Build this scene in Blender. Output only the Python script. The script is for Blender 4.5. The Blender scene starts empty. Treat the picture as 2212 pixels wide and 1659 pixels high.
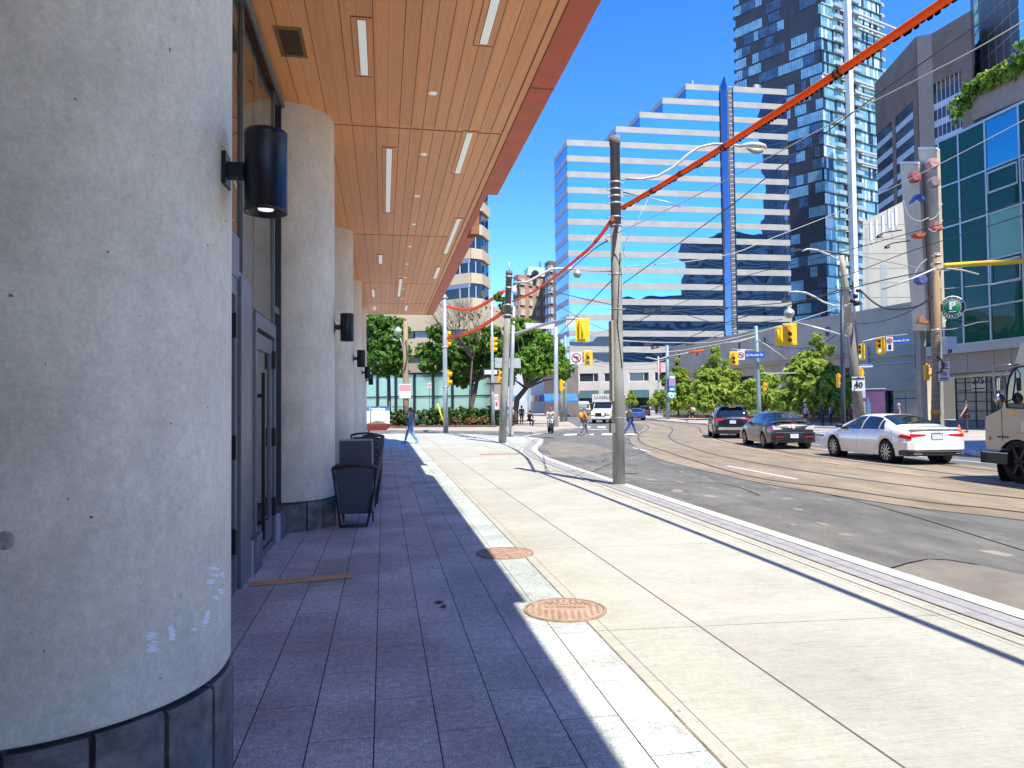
import bpy, math, random
import numpy as np
from mathutils import Vector, Matrix
random.seed(7)
S = bpy.context.scene
COL = S.collection
R = math.radians
# ---------------------------------------------------------------- camera
FPX, CX, CY, EYE = 1530.0, 1106.0, 829.5, 1.65
_th, _p, _r = R(10.28), R(1.86), R(0.6)
_F = Vector((math.sin(_th)*math.cos(_p), math.cos(_th)*math.cos(_p), math.sin(_p)))
_R0 = Vector((math.cos(_th), -math.sin(_th), 0)); _U0 = _R0.cross(_F)
_RT = _R0*math.cos(_r) - _U0*math.sin(_r); _UP = _U0*math.cos(_r) + _R0*math.sin(_r)
cam = bpy.data.cameras.new('camera'); camo = bpy.data.objects.new('camera', cam); COL.objects.link(camo)
cam.sensor_width = 36; cam.lens = FPX/2212*36; cam.clip_start = 0.05; cam.clip_end = 5000
_m = Matrix((_RT, _UP, -_F)).transposed().to_4x4(); _m.translation = Vector((0, 0, EYE)); camo.matrix_world = _m
S.camera = camo
# ---------------------------------------------------------------- sky, sun, exposure
SUNV = Vector((0.18, -0.62, 1.0)).normalized()
w = bpy.data.worlds.new("World"); S.world = w; w.use_nodes = True
nt = w.node_tree; nt.nodes.clear()
sky = nt.nodes.new('ShaderNodeTexSky'); sky.sky_type = 'NISHITA'; sky.sun_disc = False
sky.sun_elevation = math.asin(SUNV.z); sky.sun_rotation = math.atan2(SUNV.x, SUNV.y)
sky.air_density = 0.75; sky.dust_density = 0.0; sky.ozone_density = 4.5
hs = nt.nodes.new('ShaderNodeHueSaturation'); hs.inputs['Hue'].default_value = 0.511; hs.inputs['Saturation'].default_value = 1.27; hs.inputs['Value'].default_value = 1.0
bg = nt.nodes.new('ShaderNodeBackground'); bg.inputs[1].default_value = 0.15
wo = nt.nodes.new('ShaderNodeOutputWorld')
nt.links.new(sky.outputs[0], hs.inputs['Color']); nt.links.new(hs.outputs[0], bg.inputs[0]); nt.links.new(bg.outputs[0], wo.inputs[0])
sl = bpy.data.lights.new('sun', 'SUN'); sl.energy = 2.85; sl.angle = R(0.5); sl.color = (1.0, 0.94, 0.79)
so = bpy.data.objects.new('sun', sl); COL.objects.link(so); so.rotation_euler = SUNV.to_track_quat('Z', 'Y').to_euler()
S.view_settings.view_transform = 'Standard'; S.view_settings.look = 'None'
S.view_settings.exposure = 1.48; S.view_settings.gamma = 1.0
S.cycles.use_denoising = True; S.cycles.max_bounces = 8; S.cycles.glossy_bounces = 4; S.cycles.diffuse_bounces = 6
# ---------------------------------------------------------------- picture <-> place helpers
def ray(px, py): return _F + _RT*((px-CX)/FPX) - _UP*((py-CY)/FPX)
def G(px, py, z=0.0):
    v = ray(px, py); t = (z-EYE)/v.z; return Vector((v.x*t, v.y*t, z))
def AT(px, py, base):
    v = ray(px, py); b = Vector(base[:2]); t = b.length_squared/(b.x*v.x+b.y*v.y)
    return Vector((v.x*t, v.y*t, EYE+v.z*t))
def D(px, py, d):
    v = ray(px, py); return Vector((v.x*d, v.y*d, EYE+v.z*d))
def W(px, d, py=877):
    p = D(px, py, d); return Vector((p.x, p.y))
RZ = -0.10     # road surface
def V2(a): return Vector((a[0], a[1]))
# ---------------------------------------------------------------- mesh builder
class MB:
    def __init__(s): s.v = []; s.f = []; s.sm = []; s.mi = []
    def add(s, vs, fs, smooth=False, mi=0):
        o = len(s.v); s.v += [tuple(x) for x in vs]
        for f in fs: s.f.append(tuple(i+o for i in f)); s.sm.append(smooth); s.mi.append(mi)
        return s
    def box(s, a, b, mi=0):
        x0, y0, z0 = a; x1, y1, z1 = b
        return s.add([(x0,y0,z0),(x1,y0,z0),(x1,y1,z0),(x0,y1,z0),(x0,y0,z1),(x1,y0,z1),(x1,y1,z1),(x0,y1,z1)],
            [(3,2,1,0),(4,5,6,7),(0,1,5,4),(1,2,6,5),(2,3,7,6),(3,0,4,7)], mi=mi)
    def obox(s, c, h, ux=(1,0,0), uz=(0,0,1), mi=0):
        c = Vector(c); ux = Vector(ux).normalized(); uz = Vector(uz).normalized(); uy = uz.cross(ux).normalized(); uz = ux.cross(uy)
        vs = [c+ux*(h[0]*i)+uy*(h[1]*j)+uz*(h[2]*k) for k in (-1,1) for i, j in ((-1,-1),(1,-1),(1,1),(-1,1))]
        return s.add(vs, [(3,2,1,0),(4,5,6,7),(0,1,5,4),(1,2,6,5),(2,3,7,6),(3,0,4,7)], mi=mi)
    def wall(s, A, B, z0, z1, t=0.2, off=0.0, mi=0):
        # box along A->B ; outer face stands `off` outside the line, thickness t inward
        A = V2(A); B = V2(B); d = (B-A).normalized(); n = Vector((d.y, -d.x))
        o = n*off; i = n*(off-t)
        P = [A+i, A+o, B+o, B+i]
        vs = [(p.x,p.y,z0) for p in P]+[(p.x,p.y,z1) for p in P]
        return s.add(vs, [(0,1,2,3),(7,6,5,4),(4,5,1,0),(5,6,2,1),(6,7,3,2),(7,4,0,3)], mi=mi)
    def prism(s, poly, z0, z1, mi=0, smooth=False):
        n = len(poly); a = sum(poly[i][0]*poly[(i+1)%n][1]-poly[(i+1)%n][0]*poly[i][1] for i in range(n))
        if a < 0: poly = poly[::-1]
        vs = [(p[0],p[1],z0) for p in poly]+[(p[0],p[1],z1) for p in poly]
        s.add(vs, [tuple(range(n-1,-1,-1)), tuple(range(n,2*n))], mi=mi)
        o = len(s.v)-2*n
        for i in range(n):
            j = (i+1)%n; s.f.append((o+i,o+j,o+j+n,o+i+n)); s.sm.append(smooth); s.mi.append(mi)
        return s
    def tube(s, pts, r, n=8, cap=True, mi=0):
        pts = [Vector(p) for p in pts]; m = len(pts)
        rs = r if isinstance(r, (list, tuple)) else [r]*m
        vs = []; up = None
        for i, p in enumerate(pts):
            d = (pts[min(i+1,m-1)]-pts[max(i-1,0)])
            d = d.normalized() if d.length > 1e-9 else Vector((0,0,1))
            if up is None: up = Vector((0,0,1)) if abs(d.z) < .9 else Vector((1,0,0))
            a = d.cross(up)
            if a.length < 1e-5: a = d.cross(Vector((0,1,0)))
            a.normalize(); b = a.cross(d).normalized(); up = b
            for k in range(n):
                t = 2*math.pi*k/n; vs.append(p+a*(rs[i]*math.cos(t))+b*(rs[i]*math.sin(t)))
        fs = [(i*n+k, i*n+(k+1)%n, (i+1)*n+(k+1)%n, (i+1)*n+k) for i in range(m-1) for k in range(n)]
        s.add(vs, fs, True, mi)
        if cap: s.add([], [tuple(o for o in range(len(s.v)-m*n+n-1, len(s.v)-m*n-1, -1)), tuple(range(len(s.v)-n, len(s.v)))], mi=mi) if False else s._cap(m, n, mi)
        return s
    def _cap(s, m, n, mi):
        e = len(s.v)
        s.f.append(tuple(range(e-m*n+n-1, e-m*n-1, -1))); s.sm.append(False); s.mi.append(mi)
        s.f.append(tuple(range(e-n, e))); s.sm.append(False); s.mi.append(mi)
    def lathe(s, prof, c=(0,0,0), n=24, ax=None, smooth=True, mi=0, a0=0, a1=2*math.pi):
        c = Vector(c); ax = Vector(ax or (0,0,1)).normalized()
        u = ax.cross(Vector((0,1,0)) if abs(ax.y) < .9 else Vector((1,0,0))).normalized(); v = ax.cross(u)
        full = abs(a1-a0-2*math.pi) < 1e-6; k = n if full else n+1
        vs = [c+ax*z+u*(r*math.cos(a0+(a1-a0)*i/n))+v*(r*math.sin(a0+(a1-a0)*i/n)) for r, z in prof for i in range(k)]
        fs = []
        for j in range(len(prof)-1):
            for i in range(n):
                i2 = (i+1)%k; fs.append((j*k+i, j*k+i2, (j+1)*k+i2, (j+1)*k+i))
        return s.add(vs, fs, smooth, mi)
    def quad(s, a, b, c, d, mi=0): return s.add([a,b,c,d], [(0,1,2,3)], mi=mi)
    def build(s, name, mat, parent=None, bevel=0, world=False, loc=None):
        me = bpy.data.meshes.new(name)
        o0 = Vector(loc) if loc is not None else (parent['_o'] if (world and parent is not None and '_o' in parent) else None)
        vs = s.v
        if world and parent is not None:
            oo = Vector(parent['_o']); vs = [(v[0]-oo.x, v[1]-oo.y, v[2]-oo.z) for v in vs]
        elif loc is not None: vs = [(v[0]-o0.x, v[1]-o0.y, v[2]-o0.z) for v in vs]
        me.from_pydata(vs, [], s.f); me.update()
        me.polygons.foreach_set('use_smooth', s.sm)
        for m in (mat if isinstance(mat, (list, tuple)) else [mat]): me.materials.append(m)
        if isinstance(mat, (list, tuple)): me.polygons.foreach_set('material_index', s.mi)
        o = bpy.data.objects.new(name, me); COL.objects.link(o)
        if loc is not None: o.location = loc
        if parent is not None: o.parent = parent
        if bevel:
            b = o.modifiers.new('bevel', 'BEVEL'); b.width = bevel; b.segments = 2; b.limit_method = 'ANGLE'; b.angle_limit = R(40)
        return o
LABELS = {}
def T(name, label, cat, loc=(0,0,0), rz=0, group=None):
    o = bpy.data.objects.new(name, None); COL.objects.link(o); o.empty_display_size = .2
    o.location = loc; o.rotation_euler = (0, 0, rz); o['label'] = label; o['category'] = cat
    if group: o['group'] = group
    OR[o.name] = Vector(loc); return o
OR = {}
def wb(mb, name, mat, root, top=None, bevel=0):
    # world-coordinate mesh under a root (unrotated); top = the thing whose base the coordinates are measured from
    oo = OR[(top or root).name]
    me = bpy.data.meshes.new(name)
    me.from_pydata([(v[0]-oo.x, v[1]-oo.y, v[2]-oo.z) for v in mb.v], [], mb.f); me.update()
    me.polygons.foreach_set('use_smooth', mb.sm)
    for m in (mat if isinstance(mat, (list, tuple)) else [mat]): me.materials.append(m)
    if isinstance(mat, (list, tuple)): me.polygons.foreach_set('material_index', mb.mi)
    o = bpy.data.objects.new(name, me); COL.objects.link(o); o.parent = root
    if bevel:
        b = o.modifiers.new('bevel', 'BEVEL'); b.width = bevel; b.segments = 2; b.limit_method = 'ANGLE'; b.angle_limit = R(40)
    return o
class WinSet:
    # windows of one facade: the 100 that show largest become parts of their own, the rest one part of kind stuff
    def __init__(s, root, most=100): s.root, s.w, s.most = root, [], most
    def add(s, name, mb, mat):
        if mb.v:
            p = Vector(mb.v[0]); q = Vector(mb.v[len(mb.v)//2-2]); s.w.append((len(s.w), name, mb, mat, (max(v[2] for v in mb.v)-min(v[2] for v in mb.v))*max(abs(v[0]-mb.v[0][0])+abs(v[1]-mb.v[0][1]) for v in mb.v)/(p.x**2+p.y**2), s.vis(p)))
    def vis(s, p):
        d = p-Vector((0,0,EYE)); f = d.dot(_F); x, y = CX+FPX*d.dot(_RT)/f, CY-FPX*d.dot(_UP)/f
        return -5 < x < 2217 and -20 < y < 870
    def done(s):
        k = sorted(s.w, key=lambda a: (not a[5], -a[4])); rest = {}
        for i, (_, name, mb, mat, sz, vv) in enumerate(k):
            if i < s.most: wb(mb, name, mat, s.root)
            else: rest.setdefault(name, []).append((mb, mat))
        out = MB(); mats = []
        for name, l in rest.items():
            for mb, mat in l:
                if mat not in mats: mats.append(mat)
                out.add(mb.v, mb.f, False, mats.index(mat))
        if out.v: o = wb(out, 'windows', mats, s.root); o['kind'] = 'stuff'
def tag(o, label=None, cat=None, group=None, kind=None):
    if label: o['label'] = label
    if cat: o['category'] = cat
    if group: o['group'] = group
    if kind: o['kind'] = kind
    return o
def struct(mb, name, mat, label=None):
    o = mb.build(name, mat); o['kind'] = 'structure'
    o['label'] = label or ''; o['category'] = name.replace('_', ' ')
    return o
def copy_tree(o, parent=None):
    c = o.copy(); COL.objects.link(c); c.parent = parent
    for ch in list(o.children): copy_tree(ch, c)
    return c
def text_mb(txt, size, O, u, v, ext=.004, align='CENTER', mirror=False, font_w=1.0, bold=0):
    cu = bpy.data.curves.new('t', 'FONT'); cu.body = txt; cu.size = size; cu.extrude = ext; cu.align_x = align; cu.align_y = 'CENTER'; cu.resolution_u = 2; cu.offset = bold
    to = bpy.data.objects.new('t', cu); COL.objects.link(to)
    dg = bpy.context.evaluated_depsgraph_get(); me = bpy.data.meshes.new_from_object(to.evaluated_get(dg))
    O = Vector(O); u = Vector(u).normalized(); v = Vector(v).normalized(); n = u.cross(v)
    mb = MB(); mb.add([O+u*(p.co.x*font_w)+v*p.co.y+n*p.co.z for p in me.vertices], [tuple(p.vertices) for p in me.polygons])
    bpy.data.objects.remove(to); bpy.data.meshes.remove(me); bpy.data.curves.remove(cu)
    return mb
# ---------------------------------------------------------------- materials
def newmat(name):
    m = bpy.data.materials.new(name); m.use_nodes = True; t = m.node_tree; b = t.nodes['Principled BSDF']
    return m, t, b
def nd(t, kind, **kw):
    n = t.nodes.new(kind)
    for k, v in kw.items(): setattr(n, k, v)
    return n
def c4(c): return (c[0], c[1], c[2], 1)
def M(name, c, r=.7, m=0.0, c2=None, ns=4.0, nd_=5, stretch=None, bump=0.0, bs=60.0, coat=0.0, emis=None, spec=.5, spots=None, ramp=(.35,.65), alpha=None, fine=None):
    mt, t, b = newmat(name)
    b.inputs['Base Color'].default_value = c4(c); b.inputs['Roughness'].default_value = r; b.inputs['Metallic'].default_value = m
    b.inputs['Specular IOR Level'].default_value = spec
    if coat: b.inputs['Coat Weight'].default_value = coat; b.inputs['Coat Roughness'].default_value = .05
    L = t.links.new
    if c2 or bump or spots:
        tc = nd(t, 'ShaderNodeTexCoord'); mp = nd(t, 'ShaderNodeMapping'); L(tc.outputs['Object'], mp.inputs[0])
        if stretch: mp.inputs['Scale'].default_value = stretch
    if c2:
        n = nd(t, 'ShaderNodeTexNoise'); n.inputs['Scale'].default_value = ns; n.inputs['Detail'].default_value = nd_; n.inputs['Roughness'].default_value = .62; L(mp.outputs[0], n.inputs[0])
        rp = nd(t, 'ShaderNodeValToRGB'); rp.color_ramp.elements[0].position = ramp[0]; rp.color_ramp.elements[1].position = ramp[1]
        rp.color_ramp.elements[0].color = c4(c); rp.color_ramp.elements[1].color = c4(c2); L(n.outputs[0], rp.inputs[0])
        out = rp.outputs[0]
        if spots:
            n2 = nd(t, 'ShaderNodeTexNoise'); n2.inputs['Scale'].default_value = spots[0]; n2.inputs['Detail'].default_value = 2; L(mp.outputs[0], n2.inputs[0])
            r2 = nd(t, 'ShaderNodeValToRGB'); r2.color_ramp.elements[0].position = spots[1]; r2.color_ramp.elements[1].position = spots[1]+.04
            L(n2.outputs[0], r2.inputs[0]); mx = nd(t, 'ShaderNodeMixRGB'); L(r2.outputs[0], mx.inputs[0]); L(out, mx.inputs[1]); mx.inputs[2].default_value = c4(spots[2]); out = mx.outputs[0]
        for sc_, lo, hi, st_ in (fine or ()):
            mq = nd(t, 'ShaderNodeMapping'); mq.inputs['Scale'].default_value = st_; L(tc.outputs['Object'], mq.inputs[0])
            nf_ = nd(t, 'ShaderNodeTexNoise'); nf_.inputs['Scale'].default_value = sc_; nf_.inputs['Detail'].default_value = 4; nf_.inputs['Roughness'].default_value = .7; L(mq.outputs[0], nf_.inputs[0])
            rf = nd(t, 'ShaderNodeValToRGB'); rf.color_ramp.elements[0].position = .38; rf.color_ramp.elements[0].color = (lo,lo,lo,1); rf.color_ramp.elements[1].position = .62; rf.color_ramp.elements[1].color = (hi,hi,hi,1); L(nf_.outputs[0], rf.inputs[0])
            mf = nd(t, 'ShaderNodeMixRGB', blend_type='MULTIPLY'); mf.inputs[0].default_value = 1; L(out, mf.inputs[1]); L(rf.outputs[0], mf.inputs[2]); out = mf.outputs[0]
        L(out, b.inputs['Base Color'])
    if bump:
        n = nd(t, 'ShaderNodeTexNoise'); n.inputs['Scale'].default_value = bs; n.inputs['Detail'].default_value = 4; L(mp.outputs[0], n.inputs[0])
        bp = nd(t, 'ShaderNodeBump'); bp.inputs['Strength'].default_value = bump; bp.inputs['Distance'].default_value = .02; L(n.outputs[0], bp.inputs['Height']); L(bp.outputs[0], b.inputs['Normal'])
    if emis: b.inputs['Emission Color'].default_value = c4(emis[:3]); b.inputs['Emission Strength'].default_value = emis[3]
    return mt
def mirror_glass(name, c, rough=.02, wav=.02, ws=.25, metal=1.0, stretch=None):
    mt, t, b = newmat(name); L = t.links.new
    b.inputs['Base Color'].default_value = c4(c); b.inputs['Metallic'].default_value = metal; b.inputs['Roughness'].default_value = rough
    tc = nd(t, 'ShaderNodeTexCoord'); mp = nd(t, 'ShaderNodeMapping'); L(tc.outputs['Object'], mp.inputs[0])
    if stretch: mp.inputs['Scale'].default_value = stretch
    n = nd(t, 'ShaderNodeTexNoise'); n.inputs['Scale'].default_value = ws; n.inputs['Detail'].default_value = 1.5; L(mp.outputs[0], n.inputs[0])
    bp = nd(t, 'ShaderNodeBump'); bp.inputs['Strength'].default_value = 1.0; bp.inputs['Distance'].default_value = wav; L(n.outputs[0], bp.inputs['Height']); L(bp.outputs[0], b.inputs['Normal'])
    return mt
def dark_glass(name, c=(.02,.03,.035), ior=1.6, rough=.02, wav=0.0, ws=1.0):
    mt, t, b = newmat(name); L = t.links.new
    b.inputs['Base Color'].default_value = c4(c); b.inputs['Roughness'].default_value = rough; b.inputs['IOR'].default_value = ior
    b.inputs['Specular IOR Level'].default_value = .5
    if wav:
        tc = nd(t, 'ShaderNodeTexCoord'); n = nd(t, 'ShaderNodeTexNoise'); n.inputs['Scale'].default_value = ws; n.inputs['Detail'].default_value = 1; L(tc.outputs['Object'], n.inputs[0])
        bp = nd(t, 'ShaderNodeBump'); bp.inputs['Strength'].default_value = 1.0; bp.inputs['Distance'].default_value = wav; L(n.outputs[0], bp.inputs['Height']); L(bp.outputs[0], b.inputs['Normal'])
    return mt
def math_(t, op, a, b=None, c=None):
    n = nd(t, 'ShaderNodeMath', operation=op)
    for i, x in enumerate((a, b, c)):
        if x is None: continue
        if isinstance(x, (int, float)): n.inputs[i].default_value = x
        else: t.links.new(x, n.inputs[i])
    return n.outputs[0]
# granite pavers: long dark joints every 0.32 m, tight cross joints, speckle, stains
def granite():
    mt, t, b = newmat('granite_pavers'); L = t.links.new
    tc = nd(t, 'ShaderNodeTexCoord'); sx = nd(t, 'ShaderNodeSeparateXYZ'); L(tc.outputs['Object'], sx.inputs[0])
    cb = nd(t, 'ShaderNodeCombineXYZ'); L(sx.outputs[1], cb.inputs[0]); L(math_(t, 'ADD', sx.outputs[0], 3.255), cb.inputs[1])
    br = nd(t, 'ShaderNodeTexBrick'); L(cb.outputs[0], br.inputs[0]); br.offset = .5; br.offset_frequency = 2
    br.inputs['Scale'].default_value = 1; br.inputs['Mortar Size'].default_value = .003; br.inputs['Brick Width'].default_value = .92; br.inputs['Row Height'].default_value = .32
    br.inputs['Color1'].default_value = (.54,.61,.60,1); br.inputs['Color2'].default_value = (.65,.71,.69,1); br.inputs['Mortar'].default_value = (.16,.16,.18,1)
    n = nd(t, 'ShaderNodeTexNoise'); n.inputs['Scale'].default_value = 95; n.inputs['Detail'].default_value = 3; n.inputs['Roughness'].default_value = .8; L(tc.outputs['Object'], n.inputs[0])
    r1 = nd(t, 'ShaderNodeValToRGB'); r1.color_ramp.elements[0].position = .36; r1.color_ramp.elements[0].color = (.46,.47,.49,1); r1.color_ramp.elements[1].position = .62; r1.color_ramp.elements[1].color = (1.3,1.3,1.28,1); L(n.outputs[0], r1.inputs[0])
    mx = nd(t, 'ShaderNodeMixRGB', blend_type='MULTIPLY'); mx.inputs[0].default_value = 1; L(br.outputs[0], mx.inputs[1]); L(r1.outputs[0], mx.inputs[2])
    n2 = nd(t, 'ShaderNodeTexNoise'); n2.inputs['Scale'].default_value = 1.1; n2.inputs['Detail'].default_value = 6; L(tc.outputs['Object'], n2.inputs[0])
    r2 = nd(t, 'ShaderNodeValToRGB'); r2.color_ramp.elements[0].position = .40; r2.color_ramp.elements[0].color = (.76,.73,.70,1); r2.color_ramp.elements[1].position = .6; r2.color_ramp.elements[1].color = (1.12,1.1,1.08,1); L(n2.outputs[0], r2.inputs[0])
    m2 = nd(t, 'ShaderNodeMixRGB', blend_type='MULTIPLY'); m2.inputs[0].default_value = .85; L(mx.outputs[0], m2.inputs[1]); L(r2.outputs[0], m2.inputs[2])
    # dark food and boot stains worn in near the leaning chairs, elsewhere scattered
    n5 = nd(t, 'ShaderNodeTexNoise'); n5.inputs['Scale'].default_value = .9; n5.inputs['Detail'].default_value = 8; n5.inputs['Roughness'].default_value = .75; L(tc.outputs['Object'], n5.inputs[0])
    r5 = nd(t, 'ShaderNodeValToRGB'); r5.color_ramp.elements[0].position = .58; r5.color_ramp.elements[1].position = .70; r5.color_ramp.elements[1].color = (.75,.75,.75,1); L(n5.outputs[0], r5.inputs[0])
    m5 = nd(t, 'ShaderNodeMixRGB'); L(r5.outputs[0], m5.inputs[0]); L(m2.outputs[0], m5.inputs[1]); m5.inputs[2].default_value = (.30,.26,.22,1); m2 = m5
    n6 = nd(t, 'ShaderNodeTexNoise'); n6.inputs['Scale'].default_value = 22; n6.inputs['Detail'].default_value = 5; n6.inputs['Roughness'].default_value = .8; L(tc.outputs['Object'], n6.inputs[0])
    r6 = nd(t, 'ShaderNodeValToRGB'); r6.color_ramp.elements[0].position = .38; r6.color_ramp.elements[0].color = (.70,.70,.70,1); r6.color_ramp.elements[1].position = .62; r6.color_ramp.elements[1].color = (1.14,1.14,1.14,1); L(n6.outputs[0], r6.inputs[0])
    m6 = nd(t, 'ShaderNodeMixRGB', blend_type='MULTIPLY'); m6.inputs[0].default_value = 1; L(m2.outputs[0], m6.inputs[1]); L(r6.outputs[0], m6.inputs[2]); m2 = m6
    # chalky scuffs
    mp = nd(t, 'ShaderNodeMapping'); mp.inputs['Scale'].default_value = (3, 9, 1); L(tc.outputs['Object'], mp.inputs[0])
    n3 = nd(t, 'ShaderNodeTexNoise'); n3.inputs['Scale'].default_value = 1; n3.inputs['Detail'].default_value = 7; n3.inputs['Roughness'].default_value = .75; L(mp.outputs[0], n3.inputs[0])
    r3 = nd(t, 'ShaderNodeValToRGB'); r3.color_ramp.elements[0].position = .58; r3.color_ramp.elements[1].position = .70; r3.color_ramp.elements[1].color = (.7,.7,.7,1); L(n3.outputs[0], r3.inputs[0])
    m3 = nd(t, 'ShaderNodeMixRGB'); L(r3.outputs[0], m3.inputs[0]); L(m2.outputs[0], m3.inputs[1]); m3.inputs[2].default_value = (.78,.78,.78,1)
    fr = math_(t, 'FRACT', math_(t, 'DIVIDE', math_(t, 'ADD', sx.outputs[0], 3.255), .32))
    dd = math_(t, 'ABSOLUTE', math_(t, 'SUBTRACT', fr, .5)); ln = math_(t, 'GREATER_THAN', dd, .489)
    m4 = nd(t, 'ShaderNodeMixRGB'); L(ln, m4.inputs[0]); L(m3.outputs[0], m4.inputs[1]); m4.inputs[2].default_value = (.03,.03,.035,1)
    L(m4.outputs[0], b.inputs['Base Color']); b.inputs['Roughness'].default_value = .72
    bp = nd(t, 'ShaderNodeBump'); bp.inputs['Strength'].default_value = .25; bp.inputs['Distance'].default_value = .004; L(n.outputs[0], bp.inputs['Height']); L(bp.outputs[0], b.inputs['Normal'])
    return mt
def wood_planks():
    mt, t, b = newmat('wood_planks'); L = t.links.new
    tc = nd(t, 'ShaderNodeTexCoord'); sx = nd(t, 'ShaderNodeSeparateXYZ'); L(tc.outputs['Object'], sx.inputs[0])
    xo = math_(t, 'ADD', sx.outputs[0], 10.0); pid = math_(t, 'FLOOR', math_(t, 'DIVIDE', xo, .172))
    sec = math_(t, 'FLOOR', math_(t, 'DIVIDE', math_(t, 'ADD', sx.outputs[1], 9.6), 6.7))
    wn = nd(t, 'ShaderNodeTexWhiteNoise', noise_dimensions='2D'); cb = nd(t, 'ShaderNodeCombineXYZ'); L(pid, cb.inputs[0]); L(sec, cb.inputs[1]); L(cb.outputs[0], wn.inputs['Vector'])
    mp = nd(t, 'ShaderNodeMapping'); mp.inputs['Scale'].default_value = (26, 1.1, 1); L(tc.outputs['Object'], mp.inputs[0])
    ad = nd(t, 'ShaderNodeVectorMath', operation='ADD'); L(mp.outputs[0], ad.inputs[0]); c2 = nd(t, 'ShaderNodeCombineXYZ'); L(math_(t, 'MULTIPLY', wn.outputs[0], 40.0), c2.inputs[1]); L(c2.outputs[0], ad.inputs[1])
    n = nd(t, 'ShaderNodeTexNoise'); n.inputs['Scale'].default_value = 1.6; n.inputs['Detail'].default_value = 6; n.inputs['Roughness'].default_value = .65; n.inputs['Distortion'].default_value = .6; L(ad.outputs[0], n.inputs[0])
    rp = nd(t, 'ShaderNodeValToRGB'); e = rp.color_ramp.elements; e[0].position = .3; e[0].color = (.86,.34,.12,1); e[1].position = .72; e[1].color = (.98,.45,.19,1); L(n.outputs[0], rp.inputs[0])
    hv = nd(t, 'ShaderNodeHueSaturation'); L(rp.outputs[0], hv.inputs['Color']); L(math_(t, 'ADD', math_(t, 'MULTIPLY', wn.outputs[0], .16), .92), hv.inputs['Value'])
    L(hv.outputs[0], b.inputs['Base Color']); b.inputs['Roughness'].default_value = .42
    return mt
# ================================================================ GROUND
def line_mat(name, base, xs, ys, w=.012, dark=(.10,.09,.08), **kw):
    mt = M(name, base, **kw); t = mt.node_tree; b = t.nodes['Principled BSDF']; L = t.links.new
    src = b.inputs['Base Color'].links[0].from_socket
    tc = nd(t, 'ShaderNodeTexCoord'); sx = nd(t, 'ShaderNodeSeparateXYZ'); L(tc.outputs['Object'], sx.inputs[0])
    # fine broom strokes across the walk
    mp = nd(t, 'ShaderNodeMapping'); mp.inputs['Scale'].default_value = (2.2, 60, 1); L(tc.outputs['Object'], mp.inputs[0])
    n = nd(t, 'ShaderNodeTexNoise'); n.inputs['Scale'].default_value = 1.5; n.inputs['Detail'].default_value = 4; L(mp.outputs[0], n.inputs[0])
    rp = nd(t, 'ShaderNodeValToRGB'); rp.color_ramp.elements[0].position = .3; rp.color_ramp.elements[0].color = (.84,.83,.81,1); rp.color_ramp.elements[1].position = .58; rp.color_ramp.elements[1].color = (1.03,1.03,1.03,1); L(n.outputs[0], rp.inputs[0])
    mx = nd(t, 'ShaderNodeMixRGB', blend_type='MULTIPLY'); mx.inputs[0].default_value = 1; L(src, mx.inputs[1]); L(rp.outputs[0], mx.inputs[2]); out = mx.outputs[0]
    # each slab a slightly different tone; gum spots and rusty drifts
    wn = nd(t, 'ShaderNodeTexWhiteNoise', noise_dimensions='2D'); cb = nd(t, 'ShaderNodeCombineXYZ'); L(math_(t, 'GREATER_THAN', sx.outputs[0], 2.31), cb.inputs[0]); L(math_(t, 'FLOOR', math_(t, 'DIVIDE', math_(t, 'ADD', sx.outputs[1], ys[0]), ys[1])), cb.inputs[1]); L(cb.outputs[0], wn.inputs['Vector'])
    hv = nd(t, 'ShaderNodeHueSaturation'); L(out, hv.inputs['Color']); L(math_(t, 'ADD', math_(t, 'MULTIPLY', wn.outputs[0], .10), .93), hv.inputs['Value']); out = hv.outputs[0]
    vo = nd(t, 'ShaderNodeTexVoronoi'); vo.inputs['Scale'].default_value = 1.7; L(tc.outputs['Object'], vo.inputs[0])
    gm_ = nd(t, 'ShaderNodeMixRGB'); L(math_(t, 'MULTIPLY', math_(t, 'LESS_THAN', vo.outputs['Distance'], .028), .55), gm_.inputs[0]); L(out, gm_.inputs[1]); gm_.inputs[2].default_value = (.16,.15,.14,1); out = gm_.outputs[0]
    n4 = nd(t, 'ShaderNodeTexNoise'); n4.inputs['Scale'].default_value = .55; n4.inputs['Detail'].default_value = 9; n4.inputs['Roughness'].default_value = .7; L(tc.outputs['Object'], n4.inputs[0])
    r4 = nd(t, 'ShaderNodeValToRGB'); r4.color_ramp.elements[0].position = .56; r4.color_ramp.elements[1].position = .74; r4.color_ramp.elements[1].color = (.6,.6,.6,1); L(n4.outputs[0], r4.inputs[0])
    g4 = nd(t, 'ShaderNodeMixRGB'); L(r4.outputs[0], g4.inputs[0]); L(out, g4.inputs[1]); g4.inputs[2].default_value = (.40,.35,.28,1); out = g4.outputs[0]
    mask = None
    for x in xs:
        v = math_(t, 'LESS_THAN', math_(t, 'ABSOLUTE', math_(t, 'SUBTRACT', sx.outputs[0], x[0])), x[1]/2)
        mask = v if mask is None else math_(t, 'MAXIMUM', mask, v)
    fr = math_(t, 'FRACT', math_(t, 'DIVIDE', math_(t, 'ADD', math_(t, 'ADD', sx.outputs[1], math_(t, 'MULTIPLY', sx.outputs[0], .07)), ys[0]), ys[1]))
    v = math_(t, 'LESS_THAN', fr, ys[2]); mask = math_(t, 'MAXIMUM', mask, v)
    m2 = nd(t, 'ShaderNodeMixRGB'); L(mask, m2.inputs[0]); L(out, m2.inputs[1]); m2.inputs[2].default_value = c4(dark)
    L(m2.outputs[0], b.inputs['Base Color']); return mt
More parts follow.
